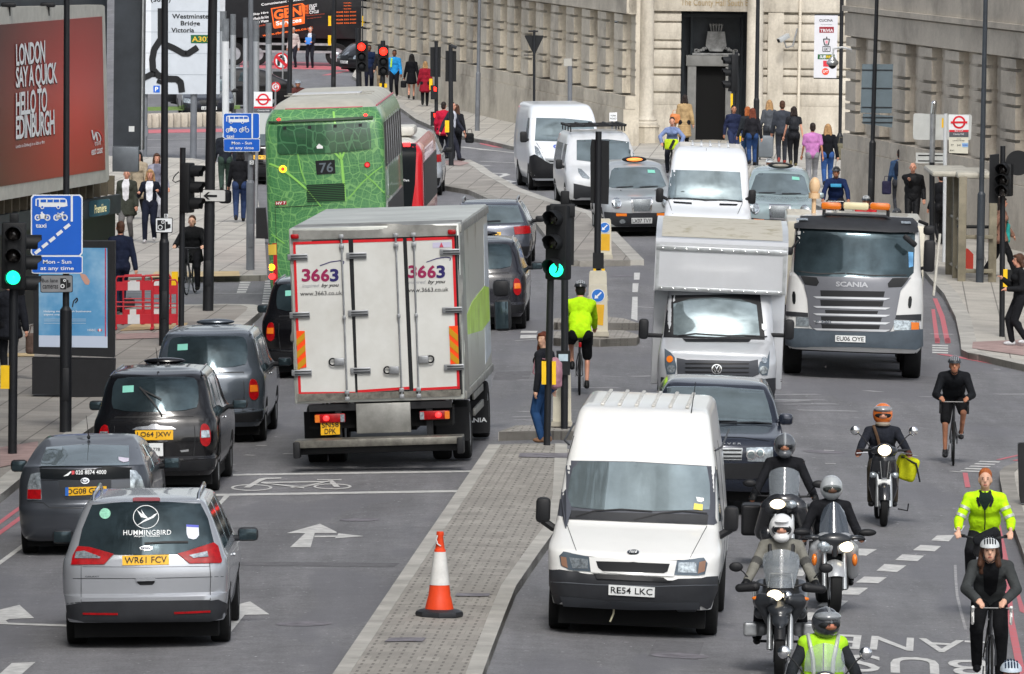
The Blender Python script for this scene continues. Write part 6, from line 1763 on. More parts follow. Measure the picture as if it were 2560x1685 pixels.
head(t,c.x-.02,.02,c.z+.12,None,d=(.93,-.37,0),h=.95,w=.3); ybox(t,'a4',(1460,950,1512,950,1510,1110,1456,1110))
t.add('cable',MB().tube([t.aty(*p,-.03) for p in C('a4',1520,100,1480,140,1468,175,1490,190,1530,175)],.012,6),M_blk)
t=tsig('front traffic light on the central island showing green',1367,1113)
shaft(t,.052,.052,top=C('c4',612,480)[0]); c=t.aty(*C('c4',668,700)[0],-.06)
head(t,c.x,-.08,c.z,None,d=(-.45,-.89,0),h=1.12,w=.36)
g_=t.aty(*C('c4',648,935)[0],-.30); t.add('lit_lens',MB().sph(g_,(.105,.04,.105)),M_grn)
t.add('top_unit',MB().box(t.aty(*C('c4',722,330)[0],-.02),(.13,.13,.24),bev=.02).box(t.aty(*C('c4',700,430)[0],-.05),(.38,.2,.2),bev=.02),M_sig)
ybox(t,'c8',(524,353,562,353,562,548,524,548)); ybox(t,'c8',(612,353,646,353,646,550,612,550))
t=tsig('rear traffic light on the small refuge with a black box facing away',1411,1072,.14)
shaft(t,.055,.055,top=C('c4',722,380)[0]); t.flatp('signal_back','c4',(750,380,803,380,798,896,750,890),M_sig,-.05,.25)
o=t.flatp('button_unit','c8',(650,265,768,265,765,470,650,465),M_sig,-.12,.2); t.flatp('unit_label','c8',(668,290,748,290,748,350,668,348),mat('label_pale_blue','a9bcc8',.5,var=.2),-.125,.004,parent=o)
t=tsig('traffic light seen from its black back, on the island bollard',1492,802,.14)
shaft(t,.068,.06,top=C('c0',1008,1118)[0]); t.flatp('signal_back','c0',(938,1262,950,1185,1098,1198,1098,1560,1092,1738,940,1725),M_sig,.06,.2)
t.flatp('equipment_box','c4',(960,790,1052,792,1052,925,958,922),M_sig,-.1,.2); ybox(t,'c4',(964,924,986,924,986,1060,964,1060)); ybox(t,'c4',(1034,924,1060,924,1060,1060,1034,1060))
t=tsig('left one of the two distant red traffic lights',899,300)
shaft(t,.1,.09,top=C('b0',1003,240)[0]); t.flatp('backing_board','b0',(982,350,1085,345,1090,610,985,610),M_sig,-.12,.1)
for i,(x,y) in enumerate(((1032,398),(1033,480),(1034,560))):
 c=t.aty(*C('b0',x,y)[0],-.16); vb=MB(); visor(vb,c+Vector((0,.05,0)),.15,.2); t.add('visor',vb,M_sig); t.add('lens',MB().sph(c,(.135,.08,.135)),M_redt if i == 0 else M_int)
t=tsig('right one of the two distant red traffic lights',956,306)
shaft(t,.09,.08,top=C('b0',1215,345)[0]); t.flatp('backing_board','b0',(1172,385,1262,385,1265,640,1172,640),M_sig,-.12,.1)
for i,(x,y) in enumerate(((1219,437),(1219,522),(1219,602))):
 c=t.aty(*C('b0',x,y)[0],-.16); vb=MB(); visor(vb,c+Vector((0,.05,0)),.15,.2); t.add('visor',vb,M_sig); t.add('lens',MB().sph(c,(.135,.08,.135)),M_redt if i == 0 else M_int)
ybox(t,'b0',(1185,708,1205,708,1205,745,1185,745)); ybox(t,'b0',(1228,710,1250,710,1250,745,1228,745))
t=tsig('tall signal post with two red pedestrian arrows right of the green bus',1091,386)
shaft(t,.06,.055,top=C('b0',1668,350)[0]); t.flatp('signal_back','b0',(1617,402,1708,398,1704,655,1617,652),M_sig,.07,.2)
for y in (785,1010):
 o=t.flatp('pedestrian_signal','b0',(1620,y-60,1678,y-60,1678,y+60,1620,y+60),M_sig,-.14,.2); t.flatp('lit_figure','b0',(1648,y-48,1672,y-40,1668,y-8,1650,y-12),M_redt,-.16,.01,parent=o)
ybox(t,'b0',(1608,670,1636,670,1636,765,1610,765))
t=tsig('signal post with a black back and a top camera beside the waiting pedestrians',1128,414)
shaft(t,.075,.065,top=C('b0',1790,380)[0]); t.flatp('signal_back','b0',(1747,432,1838,435,1838,695,1745,692),M_sig,.07,.2)
c=t.aty(*C('b0',1815,395)[0],0); t.add('camera',MB().box(c,(.2,.12,.1),Matrix.Rotation(R(25),3,'Y'),bev=.02),M_grey); ybox(t,'b0',(1742,1025,1778,1025,1778,1125,1742,1125))
t=tsig('traffic light in profile before the second column and the doorway',1842,402)
shaft(t,.055,.05,top=C('c0',2180,440)[0]); c=t.aty(*C('c0',2150,620)[0],0); head(t,c.x,0,c.z,None,d=(-.95,-.3,0),h=1.1,w=.34)
ybox(t,'c0',(2130,795,2150,795,2148,915,2130,915)); ybox(t,'c0',(2195,1155,2226,1158,2226,1205,2195,1202))
t=tsig('traffic light cluster with round sign back at the right edge',2505,842)
shaft(t,.054,.05,top=C('d0',2200,1240)[0]); t.flatp('signal_back','d0',(2092,1318,2170,1308,2170,1600,2160,1728,2085,1726),M_sig,.03,.2)
c=t.aty(*C('d4',2215,250)[0],-.05); head(t,c.x,-.05,c.z+.18,None,d=(-.3,-.95,0),h=.62,w=.3)
c=t.aty(*C('d0',2330,1385)[0],.1); t.add('round_sign_back',MB().cyl(c,c+Vector((0,.03,0)),.24,n=32).box(c+Vector((-.1,.02,0)),(.35,.03,.03)),M_sig)
ybox(t,'d4',(2204,930,2240,930,2238,1080,2202,1078)); t.flatp('button_unit','d4',(2242,932,2280,935,2278,1085,2240,1085),M_sig,-.1,.15)
for (px,py,k,vs) in ((828,262,'b0',((750,135,774,135,774,220,750,220),(748,300,774,300,774,386,748,386))),):
 t=fx('push_button_post','yellow push button boxes in front of the far black lorry','signal box',px,py,z=KH_)
 for v in vs: ybox(t,k,v,0)
t=fx('push_button_post','yellow signal box high up beside the orange lorry panel','signal box',908,214,z=KH_); ybox(t,'b0',(1038,135,1060,135,1058,220,1036,222),.1); t.add('pole',MB().cyl((.0,.2,0),(.0,.2,3.6),.08),M_pole)
t=fx('direction_sign','big pale map direction sign for Westminster Bridge and Victoria','sign',362,399)
M_dir=mat('sign_pale_grey','b9c0c8',.45,var=.06)
o=t.flatp('board','a0',(1148,-120,1868,-120,1868,800,1190,800,1150,700),M_dir,-.05,.05)
for y in (92,270,450,630): t.line('board_seam','a0',(1160,y,1868,y+6),.012,mat('seam_grey','98a0a8',.5),-.056,parent=o)
t.flatp('side_panel','a0',(1150,-120,1285,-120,1285,578,1150,600),mat('sign_paler','cdd2d8',.45),-.052,.004,parent=o)
for s_,q in (('Westminster',(1462,118,1800,118,1800,158,1462,158)),('Bridge',(1536,178,1700,178,1700,228,1536,228)),('Victoria',(1456,236,1650,236,1650,276,1456,276)),('(3036)',(1282,-22,1450,-22,1450,26,1282,26))): t.text('sign_lettering',s_,'a0',q,M_let,-.062,.025,parent=o)
t.flatp('route_panel','a0',(1622,297,1800,297,1800,367,1622,367),mat('sign_green','1d5a3a',.4),-.058,.004,parent=o); t.text('route_lettering','A302','a0',(1632,310,1790,310,1790,355,1632,355),mat('sign_yellow','d9b43a',.4),-.064,.02,parent=o)
t.flatp('parking_panel','a0',(1304,728,1358,728,1358,786,1304,786),M_blue,-.058,.004,parent=o); t.text('parking_letter','P','a0',(1318,738,1345,738,1345,776,1318,776),M_sw,-.064,.04,parent=o)
for pth,w_ in (((1368,70,1368,330,1310,420,1295,500,1300,590,1345,640,1430,670,1500,672,1535,700,1547,785),.36),((1400,375,1480,410,1560,455,1600,455,1680,402),.34),((1208,672,1290,628,1320,630),.32),((1352,712,1365,680),.34)):
 P=t.P('a0',pth,-.06); mb=MB()
 for a,b in zip(P[:-1],P[1:]):
  d=(b-a).normalized(); n=Vector((-d.z,0,d.x))*w_*.27; mb.prism([((q).x,(q).z) for q in (a-n,b-n,b+n,a+n)],-.07,-.06)
 for i,p in enumerate(P[1:-1]): mb.lathe([(w_*.265,0),(w_*.265,.011)],(p.x,-.0715,p.z),'y',16)
 t.add('route_line',mb.mesh(fix=False),M_let,o)
t.add('sign_post',MB().cyl((.0,.1,-.1),(.0,.1,7.5),.065),M_poleg); p_=t.aty(*C('a0',1646,1000)[0],.1); t.add('sign_post',MB().cyl((p_.x,.1,-.1),(p_.x,.1,7.5),.1),M_poleg)
t=fx('utility_box','grey bracket and yellow box below the map sign','box',345,420)
t.flatp('box','a0',(1146,1080,1255,1076,1258,1150,1190,1195,1146,1195),M_poleg,0,.3); ybox(t,'a0',(1190,972,1220,972,1220,1072,1190,1072),0); ybox(t,'a0',(1190,808,1218,808,1218,858,1190,858),0)
M_po=mat('silver_post','a3a8ad',.4,metal=.3,var=.1)
for i,(x0,x1,yt,yg,yb) in enumerate(((1870,1925,95,265,1010),(1958,2006,120,298,980),(2066,2106,150,325,1150),(2152,2204,175,352,980),(2258,2310,195,375,1000),(1888,1948,160,352,1400))):
 px=(x0+x1)/2/3.4; yb_=yb/3.4
 t=fx('light_column',['short silver post with clear top, leftmost of the row','silver post with clear top, second in the row','silver post with clear top beside the dark grey lamp post','silver post with clear top, just left of the turn ban sign','silver post with clear top, rightmost of the row','white silver post with clear top, nearest of the row'][i],'post',px,yb_,'silver posts with clear tops')
 s_=sc(t.M.translation); r=(x1-x0)/6.8/s_
 g=t.aty(px,yg/3.4,0); tp_=t.aty(px,yt/3.4,0)
 t.add('post',MB().cyl((0,0,0),g,r,r,20),M_po if i < 5 else mat('white_post','c3c7ca',.4,var=.1)); t.add('clear_top',MB().cyl(g,tp_,r,r,20),mat('frosted_tube','74797e',.3,var=.3,alpha=.75))
t=fx('no_turn_sign','round red ringed sign banning U turns, left of the post behind the bus','sign',706,268)
o=t.flatp('disc','b0',[v for p in ell(352,518,66,72,28) for v in p],mat('sign_red','c4242e',.4),-.03,.02); t.flatp('disc_field','b0',[v for p in ell(352,518,50,56,28) for v in p],M_sw,-.036,.004,parent=o)
t.line('turn_symbol','b0',(328,560,328,505,340,480,358,480,370,505,370,545),.1,M_let,-.042,parent=o); t.line('ban_bar','b0',(308,478,396,560),.11,mat('sign_red'),-.047,parent=o)
t.add('post',MB().cyl((0,0,0),(0,0,3.2),.045),M_gal); t.flatp('black_plate','b0',(280,608,408,606,408,676,282,678),M_let,-.03,.02)
t=fx('round_sign','small round red G sign above the left bus stop flag','sign',688,290)
o=t.flatp('disc','b0',[v for p in ell(302,738,43,42,28) for v in p],mat('sign_red'),-.03,.02); t.flatp('disc_field','b0',[v for p in ell(302,738,29,29,28) for v in p],M_sw,-.036,.004,parent=o)
t.text('sign_lettering','G','b0',(284,716,320,716,320,760,284,760),mat('sign_red'),-.042,.04,parent=o); t.add('post',MB().cyl((0,0,0),(0,0,1.2),.035),M_gal)
def roundel(t,k,cx,cy,rx,ry,y,o):
 t.flatp('roundel',k,[v for p in ell(cx,cy,rx,ry,32) for v in p],mat('roundel_red','cf2030',.4),y,.004,parent=o); t.flatp('roundel_field',k,[v for p in ell(cx,cy,rx*.7,ry*.7,32) for v in p],M_sw,y-.005,.004,parent=o)
 t.flatp('roundel_bar',k,(cx-rx*1.28,cy-ry*.14,cx+rx*1.28,cy-ry*.14,cx+rx*1.28,cy+ry*.18,cx-rx*1.28,cy+ry*.18),mat('roundel_red'),y-.010,.004,parent=o)
t=fx('bus_stop_flag','bus stop flag with red roundel left of the green bus roof','bus stop sign',640,560,z=KH_)
o=t.flatp('flag','b0',(118,780,275,780,275,960,118,960),M_sw,-.05,.03); roundel(t,'b0',197,845,50,50,-.056,o)
t.flatp('red_band','b0',(118,905,275,905,275,920,118,920),mat('roundel_red'),-.056,.004,parent=o); t.flatp('name_band','b0',(118,920,275,920,275,958,118,958),mat('band_charcoal','55595e',.5),-.056,.004,parent=o)
t.text('flag_lettering','County Hall','b0',(150,932,248,932,248,948,150,948),M_sw,-.062,.01,parent=o)
t.flatp('timetable_panel','b0',(118,960,250,960,250,1140,118,1140),mat('panel_pale','b4bab9',.5),-.05,.03); t.add('post',MB().cyl(t.aty(*C('b0',262,960)[0],0)*0,(0,0,2.9),.04),M_gal)
t=fx('litter_bin','black box bin on the pavement left of the green bus','bin',659,597,z=KH_); t.flatp('bin_body','b4',(136,410,216,408,240,672,136,668),M_blk,0,.5)
t=fx('bus_stop_flag','bus stop flag with red roundel and timetable at the shelter on the right','bus stop sign',2358,655,z=KH_)
o=t.flatp('flag','d0',(1742,972,1912,980,1908,1162,1742,1162),M_sw,-.05,.03); roundel(t,'d0',1828,1039,55,55,-.056,o)
t.flatp('red_band','d0',(1744,1104,1910,1104,1909,1122,1744,1122),mat('roundel_red'),-.056,.004,parent=o); t.flatp('name_band','d0',(1744,1122,1909,1122,1908,1165,1744,1165),mat('band_charcoal'),-.056,.004,parent=o)
t.text('flag_lettering','BUS STOP','d0',(1792,1107,1862,1107,1862,1119,1792,1119),M_sw,-.062,.01,parent=o); t.text('flag_lettering','County Hall','d0',(1780,1132,1868,1132,1868,1150,1780,1150),M_sw,-.062,.01,parent=o)
o=t.flatp('timetable','d0',(1742,1165,1908,1165,1904,1305,1742,1300),mat('panel_cream','cfcdbf',.5),-.05,.03)
for s_,q in (('towards',(1808,1176,1845,1176,1845,1184,1808,1184)),('London Bridge',(1775,1190,1875,1190,1875,1202,1775,1202)),('77',(1758,1226,1782,1226,1782,1242,1758,1242)),('341',(1810,1226,1842,1226,1842,1242,1810,1242)),('RV1',(1750,1272,1785,1272,1785,1286,1750,1286))): t.text('timetable_lettering',s_,'d0',q,M_let,-.056,parent=o)
t.flatp('night_panel','d0',(1854,1215,1905,1215,1905,1250,1854,1250),mat('panel_light_blue','8fb4d8',.5),-.056,.004,parent=o); t.text('timetable_lettering','N381','d0',(1858,1226,1900,1226,1900,1240,1858,1240),mat('print_blue'),-.062,parent=o)
t.add('post',MB().cyl(Vector((t.aty(2363,500,0).x,0,-.1)),t.aty(*C('d0',1714,965)[0],0),.045),mat('white_post'))
t=fx('sign_board','pale blank board seen from behind on a black and silver pole','sign',2330,640,z=KH_)
t.flatp('board','d0',(1440,975,1455,962,1700,975,1925,972,1938,985,1930,1180,1915,1192,1450,1188,1436,1170),mat('board_back','b9bcba',.5,var=.1),.05,.04,rnd=1)
t.flatp('lower_board','d0',(1460,1298,1698,1302,1698,1388,1462,1388),mat('board_back'),.05,.03)
for y in (1322,1368): t.flatp('board_rail','d0',(1480,y-6,1690,y-4,1690,y+5,1480,y+4),M_let,.045,.004)
t.flatp('yellow_label','d0',(1682,1005,1700,1005,1698,1085,1680,1085),M_yb,.045,.004)
m_=t.aty(*C('d0',1598,1380)[0],0); tp_=t.aty(*C('d0',1608,965)[0],0); t.add('pole',MB().cyl((0,0,-.1),m_,.062).cyl(tp_,tp_*1.001,.02),M_pole); t.add('upper_pole',MB().cyl(m_,tp_*1.0,.062),M_gal)
t.add('pole_cap',MB().cyl(tp_,t.aty(*C('d0',1617,880)[0],0),.07).sph(t.aty(*C('d0',1617,880)[0],0),.07),M_chr)
t=fx('sign_board','grey backs of stacked signs on the black post behind the tipper','sign',2176,545,z=KH_)
o=t.flatp('board','d0',(1005,545,1268,545,1255,962,990,958),mat('board_blue_grey','66747c',.5,var=.1),.12,.02); t.flatp('lower_board','d0',(1012,965,1268,985,1258,1085,1005,1050),mat('board_blue_grey'),.12,.02)
for y in (595,750,912,998,1040): t.flatp('board_rail','d0',(1000,y-5,1262,y-3,1262,y+4,1000,y+2),M_grey,.1,.02,parent=o)
t=fx('give_way_sign','black triangular sign back on a thin pole behind the white vans','sign',1335,372,z=KH_)
shaft(t,.045,.04,top=C('c0',461,255)[0]); t.flatp('triangle','c0',(375,300,545,302,468,462,455,462),M_let,.06,.03,rnd=1); t.add('lamp_arm',MB().box(t.aty(*C('c0',452,265)[0],0),(.3,.1,.05),bev=.01).box(t.aty(*C('c0',420,468)[0],0),(.35,.1,.03),bev=.01),M_blk)
t=fx('signal_box','grey post with a small grey box in front of the stone wall','post',1425,380,z=KH_)
shaft(t,.07,.07,top=C('c0',764,560)[0],mt=M_poleg); t.flatp('box','c0',(712,498,780,498,780,562,712,565),mat('box_grey','a3a29b',.5),-.05,.2)
t=fx('street_name_sign','small white street name board on two legs behind the vans','sign',1535,366,z=KH_)
t.flatp('board','c0',(1100,958,1165,955,1165,1030,1100,1030),M_sw,0,.03); t.text('sign_lettering','YORK','c0',(1108,975,1158,975,1158,990,1108,990),M_let,-.005); t.text('sign_lettering','ROAD','c0',(1108,1000,1158,1000,1158,1015,1108,1015),M_let,-.005)
for x in (1125,1158): p_=t.aty(*C('c0',x,1000)[0],.05); t.add('leg',MB().cyl((p_.x,.05,-.1),p_,.03),M_poleg)
def cctv(label,pos,d,arm):
 t=Th('security_camera',label,'camera',pos,tilt=False); q=Vector(d).to_track_quat('-Y','Z').to_matrix()
 t.add('camera_housing',MB().box((0,0,0),(.16,.42,.15),q,bev=.02),mat('camera_grey','a9adaf',.4,var=.1)); t.add('camera_face',MB().box(Vector(d).normalized()*.215,(.12,.01,.11),q),M_let)
 t.add('bracket',MB().tube([Vector(a) for a in arm],.025),M_gal)
cctv('wall camera high on the stone wall left of the first column',(X(1542),PY-.5,z0+4.0),(-.6,-.5,-.45),[(0,.05,-.05),(.12,.1,-.1),(.2,.12,-.55),(.28,.3,-.6),(.3,.3,.1)])
cctv('wall camera pointing left beside the cream drainpipe',(X(1948),PY-.6,z0+3.5),(-.7,-.5,-.4),[(0,.05,-.05),(.1,.1,-.3),(.3,.3,-.25),(.45,.5,.3)])
t=Th('dome_camera','white dome camera on a curved arm at the corner of the near wing','camera',(8.75,235.6,4.05),tilt=False)
t.add('dome',MB().sph((-.45,0,-.35),(.16,.16,.1)).cyl((-.45,0,-.35),(-.45,0,-.2),.15,.06),M_silv); t.add('dome_glass',MB().sph((-.45,0,-.39),(.11,.11,.12)),M_let); t.add('bracket',MB().tube([(-.45,0,-.2),(-.43,0,.02),(-.2,0,.06),(.05,0,.0),(.1,.1,-.35)],.03),mat('white_post'))
t=fx('banner','white hanging banner listing food shops on the thin black pole','banner',2100,398,z=KH_)
M_bn=mat('banner_white','cdced4',.6,var=.05)
o=t.flatp('banner_cloth','d0',(600,130,798,132,785,664,592,660),M_bn,-.05,.02)
t.text('banner_lettering','CUCINA','d0',(640,162,756,162,756,184,640,184),M_let,-.056,parent=o)
t.text('banner_lettering','The Italian Kitchen','d0',(652,205,748,205,748,212,652,212),M_grey,-.056,0,parent=o)
t.flatp('logo_red','d0',(640,228,764,228,764,278,640,278),mat('logo_maroon','8e2230',.5),-.056,.004,parent=o); t.text('logo_lettering','TRIVIA','d0',(648,246,758,246,758,272,648,272),M_sw,-.064,parent=o)
t.line('cup_symbol','d0',(676,332,684,382,718,382,726,332,676,332),.03,M_let,-.056,parent=o); t.line('cup_symbol','d0',(705,330,702,312),.03,M_let,-.056,parent=o); t.flatp('cup_fill','d0',(692,345,712,345,710,370,694,370),mat('logo_pink','d88a96',.5),-.058,.003,parent=o)
t.line('frame_symbol','d0',(670,395,732,395,732,438,670,438,670,395),.02,M_grey,-.056,parent=o); t.text('logo_lettering','EAT','d0',(684,405,720,405,720,430,684,430),M_grey,-.06,parent=o)
t.flatp('logo_green','d0',(628,462,770,462,768,503,626,503),mat('logo_green','245a36',.5),-.056,.004,parent=o)
t.text('logo_lettering','SUB','d0',(642,470,695,470,695,496,642,496),M_sw,-.064,.05,.2,parent=o); t.text('logo_lettering','WAY','d0',(697,470,756,470,756,496,697,496),mat('logo_yellow','e6c22c',.5),-.064,.05,.2,parent=o)
t.flatp('logo_square','d0',(673,516,720,516,720,566,673,566),mat('logo_scarlet','c83440',.5),-.056,.004,parent=o)
t.flatp('logo_disc','d0',[v for p in ell(692,608,30,30) for v in p],mat('logo_orange','d8472e',.5),-.056,.004,parent=o); t.text('logo_lettering','LPT','d0',(672,596,714,596,714,620,672,620),M_sw,-.064,.03,parent=o)
t.add('arm',MB().cyl(t.aty(*C('d0',600,128)[0],0),t.aty(*C('d0',835,128)[0],0),.03).cyl(t.aty(*C('d0',592,664)[0],0),t.aty(*C('d0',828,668)[0],0),.02),M_blk)
t=fx('slim_post','thin black post holding the banner at the wing corner','post',2099,398,z=KH_)
shaft(t,.05,.06,top=C('d0',832,-20)[0]); b_=t.aty(*C('d0',815,1160)[0],0); t.add('post_base',MB().cyl((0,0,-.1),(b_.x,0,b_.z),.13,.13,16).cyl((b_.x,0,b_.z),(b_.x,0,b_.z+.1),.1,.06),M_pole)
t=fx('advert_panel','black free standing poster panel with a blue bank advertisement','advertising panel',178,992,z=KH_)
t.flatp('base','a8',(272,322,975,335,970,668,600,650,272,630),M_blk,-.1,.45); t.flatp('frame','a4',(285,690,978,690,972,1678,282,1648),M_blk,-.1,.35)
m_,tt,p,N,L=nodes('bank_poster'); v_=mapping(tt,0)
sx=N('ShaderNodeSeparateXYZ'); L(v_,sx.inputs[0])
c_=ramp(tt,sx.outputs[2],[(.0,'7f8fa8'),(.3,'8ea5c0')]);
nz_=noise(tt,v_,1.2,4); c_=ramp(tt,nz_,[(.3,'3f7fae'),(.5,'5a93bd'),(.7,'8fb4cf')])
L(c_,p.inputs['Base Color']); p.inputs['Roughness'].default_value=.2
o=t.flatp('poster','a4',(330,745,912,748,914,1500,330,1490),m_,-.105,.004); t.flatp('poster_foot','a4',(330,1490,890,1497,914,1500,914,1596,330,1588),mat('poster_pale','b5c0d2',.2),-.106,.004,parent=o)
t.flatp('poster_edge','a4',(892,750,902,750,902,1500,892,1500),mat('print_crimson'),-.11,.003,parent=o)
t.text('poster_lettering','Helping more British businesses','a4',(372,1278,775,1278,775,1298,372,1298),M_sw,-.112,.01,parent=o); t.text('poster_lettering','expand overseas','a4',(372,1306,560,1306,560,1326,372,1326),M_sw,-.112,.01,parent=o)
for y in (1350,1366,1386): t.flatp('poster_small_print','a4',(372,y,730,y,730,y+4,372,y+4),mat('print_pale','a9c0d2',.4),-.11,.003,parent=o)
t.text('poster_lettering','HSBC','a4',(745,1436,815,1436,815,1454,745,1454),M_sw,-.112,0,parent=o); t.flatp('bank_logo','a4',(828,1446,842,1434,855,1434,868,1446,855,1458,842,1458),M_sw,-.110,.003,parent=o)
t.flatp('bank_logo','a4',(828,1446,842,1434,842,1458),mat('logo_scarlet'),-.115,.003,parent=o); t.flatp('bank_logo','a4',(868,1446,855,1434,855,1458),mat('logo_scarlet'),-.115,.003,parent=o)
t.flatp('bare_foot_print','a4',(675,960,730,975,765,1030,755,1060,725,1058,695,1010),mat('print_skin','b98f80',.4),-.111,.003,rnd=1,parent=o)
t.line('poster_squiggle','a4',(615,1250,625,1200,655,1172,660,1190,640,1215),.02,M_let,-.112,parent=o)
t=Fx('name_sign','blue green illuminated name sign on the black wall','sign',(-8.05,177.2,0),tilt=False)
t.flatp('sign_box','a4',(752,348,920,332,935,345,930,460,770,486,750,470),mat('teal_sign','2f5560',.4),0,.2,rnd=1); t.text('sign_lettering','Première','a4',(805,382,905,365,905,438,805,455),mat('sign_cream_lit','d9d2a0',.5,emit=.25),-.01,.02)
def barrier(label,k,x0,x1,yt,yb,base):
 t=fx('barrier',label,'barrier',*base,'red and white roadworks barriers',KH_)
 M_r=mat('barrier_red','b32430',.45,var=.1); P=lambda x,y: t.aty(*C(k,x,y)[0],0)
 fr=MB().tube([P(x0,yb+25),P(x0,yt+30),P(x0+14,yt+6),P(x1-14,yt),P(x1,yt+22),P(x1,yb+25)],.018,8)
 for y in (.53,.62): fr.tube([P(x0,yt+(yb-yt)*y),P(x1,yt+(yb-yt)*y)],.012,6)
 t.add('frame',fr,M_r)
 for (ya,yb_) in ((yt+50,yt+125),(yb-90,yb-10)):
  w3=(x1-x0)/3; o=t.flatp('board',k,(x0+4,ya,x1-4,ya-3,x1-4,yb_-3,x0+4,yb_),M_r,-.02,.02)
  t.flatp('board_stripe',k,(x0+w3,ya-1,x0+2*w3,ya-2,x0+2*w3,yb_-2,x0+w3,yb_-1),mat('barrier_white','c9cacb',.5,var=.15),-.024,.004,parent=o)
 for x in (x0,x1): t.add('foot',MB().box(P(x,yb+25),(.05,.4,.04),bev=.01),M_r)
barrier('red and white barrier panel, back left of the small enclosure','a4',1048,1212,975,1360,(320,812)); barrier('red and white barrier panel, back right of the small enclosure','a4',1222,1450,975,1360,(390,812))
barrier('red and white barrier panel, front left of the small enclosure','a4',985,1290,985,1405,(335,826)); barrier('red and white barrier panel, front right of the small enclosure','a4',1300,1505,1018,1400,(412,826))
t=fx('canvas_bag','dark workman bag inside the barriers','bag',322,790,z=KH_); t.flatp('bag_body','a4',(1050,1200,1100,1170,1138,1190,1145,1250,1060,1262),M_blk,0,.3,rnd=1)
M_sh=mat('shelter_frame','857f6e',.5,var=.35,vs=2); t=fx('bus_shelter','weathered grey green bus shelter with glass sides on the right pavement','bus shelter',2405,703,z=KH_)
P=lambda x,y,d=0: t.aty(*C('d4',x,y)[0],d)
r0=P(1830,130,0)
t.add('roof',MB().box((P(1960,120).x,1.6,r0.z),(P(2120,120).x-P(1820,120).x,3.3,.14),bev=.05).box((P(1740,120).x+.12,2.6,r0.z),(.9,4.0,.12),bev=.05),mat('shelter_roof','b3b0a4',.5,var=.25,vs=2))
for (x,d) in ((1860,0),(2120,.2),(1755,3.0),(1815,1.4)):
 p_=P(x,200,d); t.add('post',MB().box((p_.x,d,p_.z/2+.0),(.17,.18,p_.z+.3),bev=.01),M_sh)
for (d0,d1,x0,x1) in ((0,3.0,1860,1755),):
 a,b=P(x0,600,d0),P(x1,600,d1); mb=MB()
 for z_ in (.25,1.3,2.3): mb.tube([(a.x,d0,z_),(b.x,d1,z_)],.04,6)
 t.add('rail',mb,M_sh); t.add('glass_panel',MB().add([(a.x,d0+.05,.3),(b.x,d1-.05,.3),(b.x,d1-.05,2.3),(a.x,d0+.05,2.3)],[(0,1,2,3)]).mesh(fix=False),mat('shelter_glass','9aa09a',.2,alpha=.35))
a,b=P(1870,655),P(2120,655); mb=MB()
for y in (655,945): z_=P(2000,y).z; mb.box(((a.x+b.x)/2,.05,z_),(b.x-a.x,.06,.09),bev=.01)
t.add('rail',mb,M_sh); t.add('bench',MB().box((P(1975,582).x,.9,P(1975,582).z),(.75,.35,.06),bev=.02),M_let)
t=fx('red_box','red box behind the shelter post on the right pavement','box',2423,672,z=KH_); t.flatp('box','d4',(1880,755,1905,755,1950,800,1948,925,1880,925),mat('box_red','a8382c',.5,var=.15),0,.3)
def bollard(label,k,x0,x1,yt,yb,circ,yel,base,z):
 t=fx('keep_left_bollard',label,'bollard',*base,'white and yellow keep left bollards',z)
 o=t.flatp('bollard_body',k,(x0+4,yt+22,x0+14,yt+6,x1-14,yt+6,x1-4,yt+22,x1+2,yb,x0-2,yb),mat('bollard_cream','c4bfae',.5,var=.12),-.12,.26,rnd=1)
 t.flatp('bollard_foot',k,(x0-12,yb-40,x1+8,yb-40,x1+14,yb,x0-16,yb),mat('bollard_foot_grey','a9a496',.6,var=.2),-.2,.4,rnd=1)
 if circ:
  cx,cy,r=circ; t.flatp('arrow_disc',k,[v for p in ell(cx,cy,r,r*1.0,28) for v in p],M_sw,-.125,.004,parent=o); t.flatp('disc_field',k,[v for p in ell(cx,cy,r*.92,r*.92,28) for v in p],mat('disc_blue','2f6fc0',.35),-.13,.004,parent=o)
  r *= .75; t.flatp('arrow',k,(cx+r*.55,cy-r*.75,cx+r*.75,cy-r*.55,cx-r*.1,cy+r*.3,cx+r*.12,cy+r*.52,cx-r*.7,cy+r*.62,cx-r*.58,cy-r*.18,cx-r*.32,cy+r*.08),M_sw,-.136,.004,parent=o)
 if yel: t.flatp('yellow_band',k,yel,mat('bollard_yellow','d9a82c',.45,var=.12),-.125,.004,parent=o)
 return t
bollard('keep left bollard with yellow lower half on the near small refuge','c4',930,1085,1058,1500,(1003,1152,57),(958,1225,1056,1230,1046,1408,952,1392),(1497,842),.14)
bollard('keep left bollard behind the tall black signal post at the island tip','c4',1010,1118,495,845,(1060,575,46),(1030,628,1104,630,1102,772,1028,768),(1514,646),.12)
bollard('plain cream bollard right behind the nearer bollard and black post','c4',925,1080,938,1200,None,None,(1500,803),.14)
bollard('cream bollard between the two central signal posts, seen from behind','c8',620,775,440,905,None,None,(1405,1068),.14)
t=fx('bollard','black street bollard at the far right edge','bollard',2556,1262,z=KH_); t.flatp('post','d8',(2330,1055,2345,1045,2420,1045,2435,1055,2425,1565,2345,1555),M_blk,-.08,.18,rnd=1)
t=fx('traffic_cone','orange and white traffic cone scuffed and alone on the central island','traffic cone',1098,1541,z=KH)
M_oc=mat('cone_orange','d9451f',.5,var=.1,vs=6); M_wc=mat('cone_white_sleeve','cfcfcc',.5,var=.12,vs=8)
